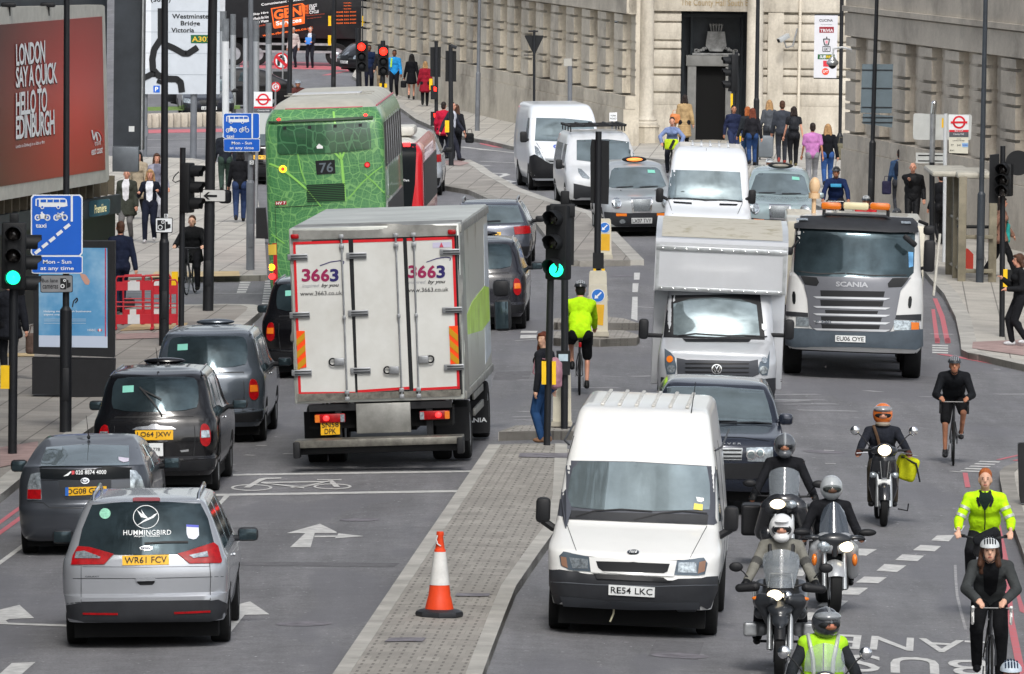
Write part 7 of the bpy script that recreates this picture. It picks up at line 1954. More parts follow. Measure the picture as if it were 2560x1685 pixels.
t.add('base',MB().lathe([(.27,0),(.28,.03),(.27,.06),(.22,.085),(.17,.09)],n=8),M_grey); t.add('cone',MB().lathe([(.17,.07),(.165,.10),(.135,.23),(.13,.24),(.115,.37),(.065,.78),(.055,.79),(.035,.93),(.045,.95),(.04,.99),(.02,.99)],n=32),M_oc)
t.add('white_sleeve',MB().lathe([(.119,.37),(.071,.755)],n=32),M_wc)
t.add('scuff',MB().tube([(-.03,-.055,.86),(-.045,-.05,.9),(-.03,-.045,.95)],.008,5).tube([(-.04,-.06,.86),(.0,-.065,.83),(.01,-.06,.83)],.008,5),M_wc)
# ================================================================ PEOPLE
def remesh(mb,vox,smooth=3,name='body'):
 me=bpy.data.meshes.new('tmp'); me.from_pydata([tuple(q) for q in mb.v],[],mb.f)
 ob=bpy.data.objects.new('tmp',me); COL.objects.link(ob)
 m=ob.modifiers.new('r','REMESH'); m.mode='VOXEL'; m.voxel_size=vox; m.use_smooth_shade=True
 s=ob.modifiers.new('s','SMOOTH'); s.iterations=smooth; s.factor=.5
 dg=bpy.context.evaluated_depsgraph_get()
 out=bpy.data.meshes.new_from_object(ob.evaluated_get(dg))
 bpy.data.objects.remove(ob); bpy.data.meshes.remove(me)
 out.name=name
 for p in out.polygons: p.use_smooth=True
 return out
def V(*a): return Vector(a)
def ik(a,b,l1,l2,pole):
 d=b-a; L=d.length
 if L > (l1+l2)*.995: b=a+d*((l1+l2)*.995/L); d=b-a; L=d.length
 x=(l1*l1-l2*l2+L*L)/(2*L); h=math.sqrt(max(l1*l1-x*x,0))
 u=d.normalized(); p=(pole-u*pole.dot(u)).normalized()
 return a+u*x+p*h,b
SKIN={'pale': 'd0a48c','pink': 'c8917a','tan': 'a8745a','brown': '6b4433','red': 'b8775f'}
HAIR={'dark': '241a16','brown': '4a3022','blonde': 'a8845a','ginger': 'a35a2c','grey': '8d8884','black': '131112','auburn': '6a3320'}
def cloth(c,rough=.85): return mat('cloth_'+c,c,rough,var=.28,vs=6,bump=1.0,bs=11,spec=.15)
def person(label,loc,yaw=0,h=1.72,pose=None,top='2a2c33',bottom='23252b',shoes='1c1b1c',hair='brown',hairlen=0,skin='pink',coat=None,skirt=None,sleeves=1.0,legs=1.0,shirt=None,shl=.15,vox=.016,stride=.28,arms=None,hat=None,group='people walking and waiting',lean=0,thing=None,fat=1.0,turn=0,gloves=None,tilt=False,female=False,collar=None,name='person',vest=None):
 t=thing or Th(name,label,'person',loc,yaw,group,tilt=tilt)
 k=h/1.75
 P=dict(pel=V(0,.0,.95),che=V(0,-.02-lean*.3,1.33),hea=V(0,-.05-lean*.5,1.635),hands=None,feet=None,fp=V(0,-1,.1),ep=None)
 if pose: P.update(pose)
 elif stride:
  P['feet']=[V(-.09,-stride,.09),V(.09,stride,.13)]
 if P['feet'] is None: P['feet']=[V(-.11,0,.08),V(.11,.03,.08)]
 if P['hands'] is None:
  sw=stride*.8
  P['hands']=arms or [V(-.27,sw-.03,.86),V(.27,-sw-.05,.88)]
 sh_w=(.16 if female else .18)*fat ** .5
 up_=(P['che']-P['pel']).normalized()
 S_=[P['che']+up_*.075+V(s*sh_w,.01,0) for s in (-1,1)]
 Hp=[P['pel']+V(s*.095,0,-.02) for s in (-1,1)]
 neck=P['che']+up_*.16+V(0,.0,0); hea=P['hea']
 el,wr,kn,an=[],[],[],[]
 for i,s in enumerate((-1,1)):
  pole=P['ep'][i] if P['ep'] else V(s*.15,.9,-.3)
  e,w_=ik(S_[i],P['hands'][i],.30,.27,pole); el.append(e); wr.append(w_)
  q,a=ik(Hp[i],P['feet'][i],.45,.44,P['fp']+V(s*.12,0,0)*(1 if pose else 0)); kn.append(q); an.append(a)
 rot=up_.rotation_difference(V(0,0,1)).inverted().to_matrix()
 def torso(mb,g,lo=True):
  f=fat
  mb.sph(P['pel']+V(0,0,.0),(.155*f+g,.11*f+g,.13+g),16,12,rot); mid=P['pel'].lerp(P['che'],.45)
  mb.sph(mid,((.135 if female else .155)*f+g*1.4,.105*f+g,.19+g),16,12,rot)
  mb.sph(P['che']+up_*.0,((.155 if female else .175)*f+g,.115*f+g,.17+g),16,12,rot)
  for i in (0,1): mb.cap(P['che']+up_*.09,S_[i],.075+g,.055+g)
  if female: mb.sph(P['che']+V(-.07,-.08,-.02),.06+g,10,8); mb.sph(P['che']+V(.07,-.08,-.02),.06+g,10,8)
 def arm(mb,g,L=1.0):
  for i in (0,1):
   if L >= .5:
    mb.cap(S_[i],el[i],.052+g,.043+g); b_=el[i].lerp(wr[i],(L-.5)*2*.95); mb.cap(el[i],b_,.046+g,.036+g)
   else: mb.cap(S_[i],S_[i].lerp(el[i],L*2),.056+g,.05+g)
 def leg(mb,g,L=1.0):
  for i in (0,1):
   if L >= .5:
    mb.cap(Hp[i],kn[i],.088+g,.062+g); b_=kn[i].lerp(an[i],(L-.5)*2*.97); mb.cap(kn[i],b_,.06+g,.042+g)
    if L > .6: mb.sph(kn[i].lerp(an[i],.28)+V(0,.012,0),(.052+g,.058+g,.1),10,8)
   else: mb.cap(Hp[i],Hp[i].lerp(kn[i],L*2),.088+g,.07+g)
 sc_=Matrix.Scale(k,4)
 def fin(name,mb,mt,parent=None,vx=vox,sm=3):
  me=remesh(mb,vx,sm,name); me.transform(sc_); return t.add(name,me,mt,parent)
 def raw(name,mb,mt,parent=None):
  mb.v=[q*k for q in mb.v]; return t.add(name,mb,mt,parent)
 b=MB(); torso(b,-.02); arm(b,-.012); leg(b,-.012)
 b.cap(neck-up_*.05,hea+V(0,.01,-.06),.055,.052)
 fz=R(turn); hr=Matrix.Rotation(fz,3,'Z')
 def hp(x,y,z): return hea+hr @ V(x,y,z)
 b.sph(hea+V(0,.01,.02),(.075,.093,.10),18,14,hr); b.sph(hp(0,-.025,-.045),(.055,.062,.065),14,10,hr); b.cap(hp(0,-.08,.02),hp(0,-.102,-.012),.011,.017,8)
 for s in (-1,1): b.sph(hp(s*.077,.01,-.005),(.012,.022,.034),8,8,hr)
 for i,s in enumerate((-1,1)):
  d=(wr[i]-el[i]).normalized(); pw=wr[i]+d*.045
  sd=V(0,0,1).cross(d); sd=sd.normalized() if sd.length > .1 else V(0,1,0)
  nn=d.cross(sd)
  b.sph(pw,(.036,.036,.042),12,8)
  for j in range(4):
   o_=pw+sd*(-.030+.020*j)+d*.03; ln=(.036,.043,.040,.030)[j]
   m1=o_+d*ln*.9-nn*.006; e1=m1+(d*.45-nn*.9).normalized()*ln*.8; b.cap(o_,m1,.0105,.0098,6); b.cap(m1,e1,.0098,.0085,6)
  o_=pw-sd*.028-d*.01; b.cap(o_,o_-sd*.022+d*.02,.012,.011,6); b.cap(o_-sd*.022+d*.02,o_-sd*.014+d*.045,.011,.009,6)
 for i in (0,1): b.sph(an[i]+V(0,-.05,-.03),(.04,.1,.035),10,8)
 body=fin('body',b,mat('skin_'+skin,SKIN[skin],.6,var=.12,vs=9),vx=min(vox,.014))
 if gloves:
  for i in (0,1):
   g=MB(); d=(wr[i]-el[i]).normalized(); g.cap(wr[i]-d*.03,wr[i]+d*.05,.046,.05)
   sd=V(0,0,1).cross(d).normalized()
   for j in range(4): q=wr[i]+d*.08+sd*(-.034+.023*j); g.cap(q,q+d*.04,.016,.014,6)
   fin('glove',g,cloth(gloves),vx=.012,sm=2)
 if abs((turn-yaw+180) % 360-180) < 110 or thing is not None:
  e=MB()
  for s in (-1,1): e.sph(hp(s*.03,-.076,.016),(.010,.01,.005),8,6); e.box(hp(s*.031,-.079,.035),(.024,.008,.004),hr)
  raw('eyes',e,mat('eye_dark','2a1d18',.3)); m_=MB().sph(hp(0,-.083,-.055),(.022,.01,.007),10,6); raw('mouth',m_,mat('lips','9a5348',.5))
 if top:
  g=.020 if not coat else .03
  c=MB(); torso(c,g); arm(c,g*.8,sleeves)
  if collar is None or collar: c.sph(neck-up_*.01,(.075,.07,.05),12,8)
  if coat:
   z1=coat; pc=P['pel']
   n=8
   for j in range(n): q=j/(n-1); z=pc.z+.05+(z1-pc.z-.05)*q; c.sph(V(pc.x,pc.y,z),(.18*fat+.06*q,.14*fat+.06*q,.08),16,8)
   c.sph(P['pel'].lerp(P['che'],.5),(.185*fat,.135*fat,.22),16,12,rot)
  else: c.sph(P['pel']+up_*.05,(.168*fat,.125*fat,.1),16,10,rot)
  tp=fin('coat' if coat else 'top',c,cloth(top))
  t.surf(tp)
  if shirt:
   nz=(neck.z+.03)*k; wz=(P['pel'].lerp(P['che'],.1).z if shl < .5 else P['che'].z-.08)*k; w_=.085 if shl < .5 else .075
   decal(t,'shirt',[(-w_*.6,nz),(w_*.6,nz),(w_,nz-.12),(w_*(.75 if shl < .5 else .45),wz+.06),(0,wz),(-w_*(.75 if shl < .5 else .45),wz+.06),(-w_,nz-.12)],cloth(shirt),off=.012,local=True,step=8)
 if bottom:
  c=MB(); leg(c,.016 if legs > .9 else .014,legs); c.sph(P['pel'],(.165*fat,.125*fat,.13),16,12,rot)
  for i in (0,1): c.sph(Hp[i]+V(0,.03,-.03),(.1,.11,.12),12,10)
  fin('trousers' if legs > .9 else 'shorts',c,cloth(bottom))
 if skirt:
  c=MB(); pc=P['pel']
  for j in range(8): q=j/7; c.sph(V(pc.x,pc.y,pc.z+.05+(skirt-pc.z)*q),(.17+.05*q,.14+.05*q,.07),16,8)
  fin('skirt',c,cloth(bottom or top))
 for i in (0,1):
  c=MB(); c.sph(an[i]+V(0,-.055,-.035),(.048,.125,.042),12,8); c.cap(an[i]+V(0,.03,-.03),an[i]+V(0,.0,.03),.045,.045)
  fin('shoe',c,cloth(shoes,.5),vx=.014)
 if hair:
  c=MB(); c.sph(hp(0,.034,.053),(.082,.095,.094),18,14,hr); c.sph(hp(0,.05,-.01),(.078,.07,.09),14,10,hr)
  if hairlen:
   c.sph(hp(0,-.02,.088),(.074,.078,.038),14,8,hr)
   for s in (-1,1): c.sph(hp(s*.072,.01,.03),(.024,.06,.07),12,8,hr)
   for s in (-1,0,1): c.cap(hp(s*.055,.06,.0),hp(s*.075,.075,-.08-hairlen),.045,.04,10)
   if hairlen > .12:
    for s in (-1,1): c.cap(hp(s*.08,.03,.03),hp(s*.1,.03,-.10-hairlen*.3),.026,.034,8)
  ho=remesh(c,.012,2,'hair')
  ho.transform(sc_)
  t.add('hair',ho,mat('hair_'+hair,HAIR[hair],.6,var=.35,vs=20,bump=.5,bs=60))
 if hat: hat(t,hp,hr,k)
 t.J=dict(S=S_,el=el,wr=wr,kn=kn,an=an,hea=hea,che=P['che'],pel=P['pel'],k=k,up=up_)
 return t
def bike_helmet(col,col2='1a1b1d'):
 def f(t,hp,hr,k):
  mb=MB(); N_,M_=24,8
  vs,fs=[],[]
  for j in range(M_+1):
   a=math.pi/2*j/M_
   for i in range(N_):
    u=2*math.pi*i/N_; vs.append(hp(.105*math.cos(a)*math.cos(u),.015+.135*math.cos(a)*math.sin(u) ,.055+.095*math.sin(a)+(.012*math.sin(u) if j == 0 else 0))*k)
  fs=[(j*N_+i,j*N_+(i+1) % N_,(j+1)*N_+(i+1) % N_,(j+1)*N_+i) for j in range(M_) for i in range(N_)]+[tuple(range(N_-1,-1,-1))]
  o=t.add('helmet',mb.add(vs,fs),mat('helmet_'+col,col,.35,coat=.4))
  v=MB()
  for x in (-.062,-.031,0,.031,.062):
   pts=[hp(x*math.cos(a) ** .3 if False else x*.9,.015-.138*math.cos(a)*math.sqrt(max(0,1-(x/.105) ** 2)),.06+.1*math.sin(a)*math.sqrt(max(0,1-(x/.105) ** 2)))*k for a in [R(18+18*i) for i in range(8)]]
   for a,b in ((0,2),(3,5),(6,7)): v.tube(pts[a:b+1],.0085*k,6)
  put('helmet_vents',v,mat('helmet_vent_'+col2,col2,.6),o)
  t.add('chin_strap',MB().tube([hp(-.078,0,.05)*k,hp(-.06,-.03,-.08)*k,hp(0,-.045,-.125)*k,hp(.06,-.03,-.08)*k,hp(.078,0,.05)*k],.006,5),M_let)
 return f
def moto_helmet(col,kind='full',stripe=None,dark=True):
 def f(t,hp,hr,k):
  mb=MB().sph((0,.015,.02),(.142,.162,.158),28,20)
  if kind in ('full','peak'): mb.sph((0,-.085,-.085),(.092,.08,.06),18,12)
  o=t.add('helmet',W2(mb,hp,k,vox=.012),mat('helmet_'+col,col,.25,coat=.7,var=.08,vs=5))
  vb=MB().sph((0,-.052,.008),(.118,.109,.060),22,14)
  put('helmet_opening',W2(vb,hp,k,vox=None),M_int,o)
  fb=MB().sph((0,-.088,-.001),(.076,.082,.046),18,12); put('face',W2(fb,hp,k,vox=None),t.o.children[0].data.materials[0],o)
  e=MB()
  for s in (-1,1): e.sph((s*.03,-.165,.010),(.011,.008,.005),8,6); e.box((s*.03,-.166,.028),(.026,.01,.004)); put('eyes',W2(e,hp,k,vox=None),mat('eye_dark'),o)
  if kind == 'visor':
   gb=MB().sph((0,-.06,.012),(.12,.125,.068),22,14); put('visor',W2(gb,hp,k,None),mat('smoked_visor','39403c',.08,alpha=.45,coat=1),o)
  if kind in ('full','peak') : put('visor_edge',W2(MB().torus((0,-.105,.005),.10,.012,'y',28,6),hp,k,None,sz=(1,1,.62)),M_grey,o)
  if kind == 'open': put('raised_visor',W2(MB().sph((0,-.035,.09),(.132,.145,.055),22,12),hp,k,None),mat('grey_smoke_visor','8d9296',.12,coat=1,alpha=.85),o);
  if stripe: put('helmet_stripe',W2(MB().sph((0,.01,.045),(.037,.166,.142),20,14),hp,k,None),mat('helmet_stripe_'+stripe,stripe,.3,coat=.5),o)
  if kind == 'peak': put('helmet_peak',W2(MB().sph((0,-.10,.095),(.08,.09,.018),18,8),hp,k,None),mat('helmet_'+col),o)
  return o
 return f
def W2(mb,hp,k,vox=None,sz=(1,1,1)):
 mb.v=[hp(q.x*sz[0],q.y*sz[1],q.z*sz[2])*k for q in mb.v]
 return remesh(mb,vox,2) if vox else mb
def PX(px,py,z=KH_): return gp(px,py,z)
def bag(name,label,t,at,size,col,kind='hand',cat='bag'):
 """a bag carried by a person: a thing of its own"""
 at=Vector(at); w_=t.M @ (at*t.J['k'])
 b=Th(name,label,cat,w_,0,tilt=False); b.o.rotation_euler=t.o.rotation_euler
 m_=MB()
 if kind == 'back': m_.sph((0,0,0),(size[0]/2,size[1]/2,size[2]/2),16,12).box((0,0,-.02),(size[0]*.85,size[1]*.7,size[2]*.8),bev=.04)
 else: m_.box((0,0,0),size,bev=min(size)*.35)
 b.add('bag_body',remesh(m_,.014,2),cloth(col,.6))
 s=MB()
 if kind == 'hand': s.tube([(-size[0]*.3,0,size[2]*.4),(-size[0]*.2,0,size[2]*.85),(size[0]*.2,0,size[2]*.85),(size[0]*.3,0,size[2]*.4)],.01,6)
 elif kind == 'back':
  for x in (-1,1): s.tube([(x*size[0]*.3,-size[1]*.3,size[2]*.4),(x*size[0]*.38,-size[1]*.3-.22,size[2]*.48),(x*size[0]*.42,-size[1]*.3-.25,0),(x*size[0]*.36,-size[1]*.3,-size[2]*.3)],.014,6)
 else: s.tube([(0,0,size[2]*.4),(-.1,0,size[2]*.5+.3),(-.05,0,size[2]*.5+.55)],.01,6)
 b.add('strap',s,cloth(col,.6))
 return b
p=person('man in dark coat walking away at the left edge behind the signal',PX(22,950),170,1.78,top='1d1f25',bottom='15161a',hair='brown',coat=.75,stride=.18)
bag('handbag','brown leather shopping bag hanging beside the man at the left edge',p,(-.42,.05,.62),(.3,.12,.36),'5b4a42')
person('man in navy suit walking away beside the poster panel',PX(300,785),165,1.8,top='1b2236',bottom='1b2033',hair='brown',shirt=None,stride=.2)
person('heavy woman in white top, open green cardigan and grey trousers',PX(316,604),8,1.68,top='3c3f38',bottom='6d6c6c',hair='grey',shirt='d8d8dc',fat=1.15,female=True,coat=.68,stride=.15)
person('blonde woman in white blouse and dark jacket walking towards us',PX(374,608),5,1.7,top='1b1f2c',bottom='1a1f2e',hair='blonde',hairlen=.14,shirt='dfe3ea',shoes='c9c9cc',female=True,stride=.2,arms=[V(-.24,-.22,1.2),V(.22,-.2,1.25)])
person('woman with grey scarf behind the blonde woman',PX(390,556),-10,1.68,top='8c8c9a',bottom='c3c6cf',hair='brown',hairlen=.12,shirt='6d6e7c',female=True)
person('woman in patterned coat half hidden by the zinc box corner',PX(346,548),10,1.66,top='9b8f7c',bottom='1a1a1c',hair='black',hairlen=.12,female=True,coat=.6)
p=person('man in dark jacket walking away beside the thickest post',PX(562,486),175,1.78,top='20242c',bottom='31413a',hair='brown',stride=.16)
p=person('man in black hooded jacket and jeans walking away with a bag',PX(599,556),178,1.78,top='17181c',bottom='2b3a5c',hair='black',stride=.2,hairlen=.02)
bag('holdall','black holdall in the hand of the man in the hooded jacket',p,(.36,.0,.62),(.32,.22,.34),'141519')
person('man in pale shirt standing beside the far black lorry',PX(733,169,0),20,1.72,top='b5aaa6',bottom='20222a',hair='grey',skin='tan',stride=0)
p=person('grey haired man in dark suit holding a blue folder',PX(775,170,0),10,1.75,top='23252d',bottom='1d1f27',hair='grey',shirt='c6cbd6',stride=0,arms=[V(-.15,-.28,1.15),V(.12,-.28,1.12)])
b=Th('folder','bright blue folder held by the distant man','folder',p.M @ V(-.02,-.31,1.18),0,tilt=False); b.add('folder_cover',MB().box((0,0,0),(.26,.02,.3),bev=.005),mat('folder_blue','3f84d8',.5))
person('man in dark blue top by the left distant signal',PX(922,226),0,1.75,top='1c2a4a',bottom='1a1d2c',hair='black',skin='brown',stride=.1)
person('person in dark jacket just behind the man by the distant signals',PX(941,222),10,1.7,top='2a2a38',bottom='20212c',hair='black',skin='tan',stride=.1)
person('person in beige shorts hidden by the right distant signal',PX(952,228),0,1.7,top='2b2a2c',bottom='8a7a66',hair='brown',stride=.1)
p=person('man in bright blue top with a green strap by the distant signal',PX(985,244),5,1.78,top='2a93d8',bottom='17181e',hair='black',skin='brown',stride=.18)
p.add('sash',MB().tube([V(-.09,-.14,1.48),V(-.1,-.165,1.3),V(-.11,-.16,1.15)],.035,6),mat('sash_lime','b6e03a',.6))
p=person('dark haired woman in a black dress walking away by the stone wall',PX(1028,250),180,1.7,top='121318',bottom=None,skirt=.62,hair='black',hairlen=.2,female=True,stride=.14)
bag('handbag','black handbag beside the woman in the black dress',p,(.3,.0,.6),(.22,.12,.26),'141519')
person('blonde woman in a red coat walking away by the stone wall',PX(1062,266),178,1.62,top='8e1c2e',bottom='16171b',coat=.62,hair='blonde',hairlen=.04,female=True,stride=.1)
person('person in a red top behind the pedestrian signals',PX(1107,398),-160,1.7,top='b01c38',bottom='1a1c24',hair='dark',stride=.1,coat=.8)
p=person('man in grey suit striding across by the black signal box',PX(1126,404),-70,1.76,top='2b2d38',bottom='292b36',hair='dark',shirt='c9ccd6',stride=.34)
p=person('brown haired woman in black holding a bag at the crossing',PX(1140,402),175,1.66,top='1f2025',bottom='191a1f',hair='brown',hairlen=.1,female=True,stride=.1)
bag('handbag','black shoulder bag held out by the pedestrians at the crossing',p,(-.42,.0,.72),(.26,.14,.3),'16171a')
p=person('woman in beige coat walking to the dark doorway',PX(1710,378),178,1.7,top='a58c66',bottom='1a1b20',coat=.5,hair='dark',hairlen=.03,female=True,stride=.12)
bag('handbag','orange shoulder bag of the woman in the beige coat',p,(.28,-.02,1.02),(.34,.2,.3),'c47a4a')
person('dark haired person in navy beside the signal at the column',PX(1832,405),-15,1.66,top='232a44',bottom='2a3350',hair='black',stride=.1,skin='tan')
person('ginger haired woman in dark top and jeans by the second column',PX(1868,412),165,1.68,top='2a2e33',bottom='2c4668',hair='ginger',hairlen=.05,female=True,stride=.12)
person('auburn haired woman next to the ginger woman by the second column',PX(1880,414),175,1.66,top='1f1f24',bottom='27406a',hair='auburn',hairlen=.12,female=True,stride=.1)
p=person('blonde woman in grey pulling a suitcase to the right of the column',PX(1922,395),175,1.72,top='4d5157',bottom='33363c',hair='blonde',hairlen=.2,female=True,stride=.12)
c=Th('suitcase','grey wheeled suitcase with round corners on the pavement','suitcase',PX(1913,400),0,tilt=False)
c.add('case',MB().box((0,0,.4),(.48,.26,.66),bev=.08),mat('suitcase_grey','6d747a',.35,var=.15)); c.add('case_wheel',MB().cyl((-.18,0,.04),(-.14,0,.04),.04).cyl((.14,0,.04),(.18,0,.04),.04),M_blk); c.add('case_handle',MB().tube([(-.1,.1,.7),(-.1,.1,1.0),(.1,.1,1.0),(.1,.1,.7)],.012),M_blk)
p=person('man in grey suit with red shoes walking away by the banner',PX(1954,410),178,1.84,top='3a3e46',bottom='33363d',shoes='8e3a34',hair='brown',stride=.16)
p=person('dark haired woman with a black backpack and white waistband',PX(1983,417),176,1.74,top='26272b',bottom='191a1e',shoes='5c553a',hair='dark',hairlen=.04,female=True,stride=.18,sleeves=.2)
bag('backpack','black backpack on the woman in front of the banner',p,(0,.16,1.28),(.3,.18,.4),'25272c','back','backpack')
p=person('man in pink shirt and pale grey trousers walking away',PX(2030,470),176,1.76,top='b878b0',bottom='85868a',shoes='3a3634',hair='dark',skin='tan',sleeves=.35,fat=1.12,stride=.18)
p.add('belt',MB().lathe([(.172,.985-.02),(.172,.985+.02)],(0,0,0),'z',24),M_let) if False else None
p=person('blonde woman in black top and jeans walking away next to the pink shirt',PX(2068,468),178,1.72,top='15171c',bottom='35568e',hair='blonde',hairlen=.14,female=True,stride=.14)
bag('handbag','red shoulder bag between the pink shirt and the blonde woman',p,(.42,.0,1.0),(.24,.2,.3),'c8402f')
bag('handbag','large olive bag on the far side of the blonde woman in black',p,(-.38,.0,1.0),(.26,.16,.46),'6e6a58')
p=person('young man in denim shirt with a dark backpack by the near wing',PX(2248,545),178,1.72,top='3a5273',bottom='3a3c42',hair='dark',stride=.12,sleeves=.9)
bag('backpack','dark navy backpack on the young man in denim',p,(0,.16,1.28),(.32,.2,.42),'1c2536','back','backpack'); bag('carrier_bag','dark patterned carrier bag hanging left of the denim shirt',p,(.34,.05,.78),(.24,.1,.34),'2c2b45')
person('bald man in black coat touching his chin behind the lorry',PX(2280,592),5,1.78,top='16171a',bottom='16171a',hair=None,skin='pink',stride=.1,fat=1.15,arms=[V(-.06,-.26,1.34),V(.27,.0,.9)])
person('dark clothed person partly behind the left shelter post',PX(2352,612),160,1.72,top='17181c',bottom='16171a',hair='dark',stride=.1)
p=person('woman in patterned top and black trousers behind the right signal',PX(2498,694),-90,1.74,top='8c6a5c',bottom='1a1b1e',hair='dark',hairlen=.16,female=True,stride=.34,coat=.82)
bag('carrier_bag','turquoise carrier bag on the right pavement',p,(.1,-.18,.98),(.16,.1,.42),'2f9c98')
p=person('woman in black leather jacket and white trainers using a phone at the right edge',PX(2548,866),80,1.72,top='1d1e21',bottom='1b1c20',shoes='c9ccd0',hair='brown',hairlen=.02,female=True,stride=.12,arms=[V(-.16,-.3,1.28),V(.18,-.28,1.1)],vox=.014)
p=person('woman with auburn hair, black jacket and jeans waiting on the island',PX(1360,1107),125,1.66,top='202228',bottom='26456e',shoes='8a6a54',hair='auburn',hairlen=.16,female=True,stride=0,turn=88,vox=.013,skin='pale',arms=[V(-.2,.05,.86),V(.24,.0,.84)])
bag('backpack','dusty pink rucksack worn by the waiting woman',p,(.04,.22,1.12),(.3,.2,.5),'a87c88','back','backpack')
# ================================================================ BICYCLES AND MOTORCYCLES
M_fr=mat('bike_frame_black','1b1c1f',.35,coat=.4); M_sp=mat('spokes','8a8d90',.4,metal=.6)
def bicycle(label,loc,yaw=0,frame=M_fr,drop=True,tape='1a1b1d',fwd_dir=1,basket=None,tyre=.014,tilt=False,away=False,name='bicycle'):
 """local y=0 is the front wheel contact; the bicycle runs to +y"""
 t=Th(name,label,'bicycle',loc,yaw,'bicycles ridden through the junction',tilt=tilt)
 for y,nm in ((.34,'front_wheel'),(1.36,'rear_wheel')):
  o=t.add(nm,MB().torus((0,y,.34),.325,tyre,'x',40,8),M_tyre)
  rm=MB().torus((0,y,.34),.305,.009,'x',36,6)
  put('rim',rm,M_sp,o)
  sp=MB()
  for i in range(18):
   a=2*math.pi*i/18; sp.cyl((.02*(1 if i % 2 else -1),y,.34),(0,y+.3*math.cos(a),.34+.3*math.sin(a)),.0016,n=4,cap=False)
  put('spokes',sp,M_sp,o)
 f=MB(); hd0,hd1,bb,st=V(0,.52,.68),V(0,.56,.88),V(0,.93,.28),V(0,1.12,.86)
 f.tube([hd0,bb],.017,8).tube([hd1-V(0,0,.05),st-V(0,0,.08)],.015,8).tube([bb,st],.015,8)
 for s in (-1,1): f.tube([st-V(0,0,.08),V(s*.05,1.36,.34)],.009,6).tube([bb,V(s*.05,1.36,.34)],.01,6)
 f.tube([hd0-V(0,.01,.05),hd1+V(0,.01,.04)],.02,8)
 t.add('frame',f,frame)
 fk=MB()
 for s in (-1,1): fk.tube([V(s*.02,.5,.66),V(s*.05,.44,.5),V(s*.05,.34,.34)],.01,6)
 t.add('fork',fk,frame)
 h=MB().tube([V(0,.57,.92),V(0,.46,.95)],.015,6)
 if drop:
  h.tube([V(-.2,.44,.96),V(.2,.44,.96)],.013,8); t.add('handlebar',h,M_fr)
  for s in (-1,1): g=MB().tube([V(s*.2,.44,.96),V(s*.21,.34,.95),V(s*.21,.27,.88),V(s*.21,.33,.80),V(s*.21,.42,.8)],.016,8); g.tube([V(s*.21,.29,.95),V(s*.21,.25,.99)],.018,6); g.tube([V(s*.205,.27,.93),V(s*.2,.24,.82)],.006,5); t.add('bar_tape',g,mat('bar_tape_'+tape,tape,.6))
 else:
  h.tube([V(-.3,.62,1.0),V(-.15,.48,.98),V(.15,.48,.98),V(.3,.62,1.0)],.014,8); t.add('handlebar',h,M_grey)
  for s in (-1,1): t.add('grip',MB().tube([V(s*.24,.56,.995),V(s*.32,.64,1.0)],.02,8),M_blk)
 t.add('saddle',MB().sph((0,1.15,.93),(.07,.13,.03),12,8).cyl((0,1.12,.84),(0,1.14,.92),.012),M_blk)
 c=MB().lathe([(.09,-.03),(.09,-.02)],(.03,.93,.28),'x',20)
 for s,a in ((-1,-90),(1,90)):
  e=bb+V(s*.07,.16*math.cos(R(a)),.16*math.sin(R(a))); c.tube([bb+V(s*.06,0,0),e],.01,6).box(e+V(s*.05,0,0),(.09,.08,.02),bev=.005)
 t.add('crankset',c,M_gal)
 return t
CP=dict(pel=V(0,1.08,1.0),che=V(0,.8,1.33),hea=V(0,.62,1.58),hands=[V(-.2,.40,1.02),V(.2,.40,1.02)],feet=[V(-.12,.90,.2),V(.12,.95,.50)],fp=V(0,-1,.2),ep=[V(-.35,.2,-.6),V(.35,.2,-.6)])
def cyc(**kw): d=dict(CP); d.update(kw); return d
def rider(label,t,pose,**kw):
 q=Th('person',label,'person',t.M.translation,0,'riders in the traffic',tilt=False)
 q.o.rotation_euler=t.o.rotation_euler; q.M=t.M; q.Mi=t.Mi
 return person(label,None,0,pose=pose,thing=q,stride=.2,**kw)
t=bicycle('black road bike ridden by the bare legged cyclist in black',gp(2384,1168),2,tyre=.016)
rider('cyclist all in black with bare legs riding towards us',t,cyc(che=V(0,.78,1.28),hea=V(0,.58,1.50),feet=[V(-.12,.90,.16),V(.12,.95,.44)]),h=1.75,top='17191d',bottom='131417',legs=.42,shoes='2c2d30',hair=None,hat=bike_helmet('2b2e33','8b9096'),skin='tan',vox=.013)
t=bicycle('dark road bike under the cyclist in the bright lime jacket, rear view',gp(1449,991)+V(0,1.72,0),180,tyre=.018)
t.add('rear_lamp',MB().box((0,1.28,.84),(.05,.04,.08),bev=.01),M_red)
rider('cyclist in bright lime jacket and black shorts riding away',t,cyc(pel=V(0,1.1,1.02),che=V(0,.88,1.4),hea=V(.0,.72,1.68),hands=[V(-.24,.42,1.05),V(.2,.40,1.05)],feet=[V(-.12,1.0,.16),V(.12,.9,.46)]),h=1.8,top='b9ee1a',bottom='131417',legs=.46,shoes='1b1c1e',hair='black',hat=bike_helmet('2c2f33','b9bec3'),skin='pink',vox=.014,fat=1.12)
t=bicycle('grey hire bicycle with red mudguard advert at the right red lines',gp(2458,1556),3,mat('hire_bike_grey','4a4e55',.4),drop=False,tyre=.02)
t.add('luggage_rack',MB().box((0,.38,.86),(.26,.18,.2),bev=.05),M_blk); t.add('mudguard',MB().box((0,.3,.5),(.2,.02,.3),bev=.01),mat('mudguard_red','b8313e',.4)); t.add('luggage',MB().box((.02,.3,1.02),(.34,.22,.12),Matrix.Rotation(R(-25),3,'Y'),bev=.05),cloth('1f2125'))
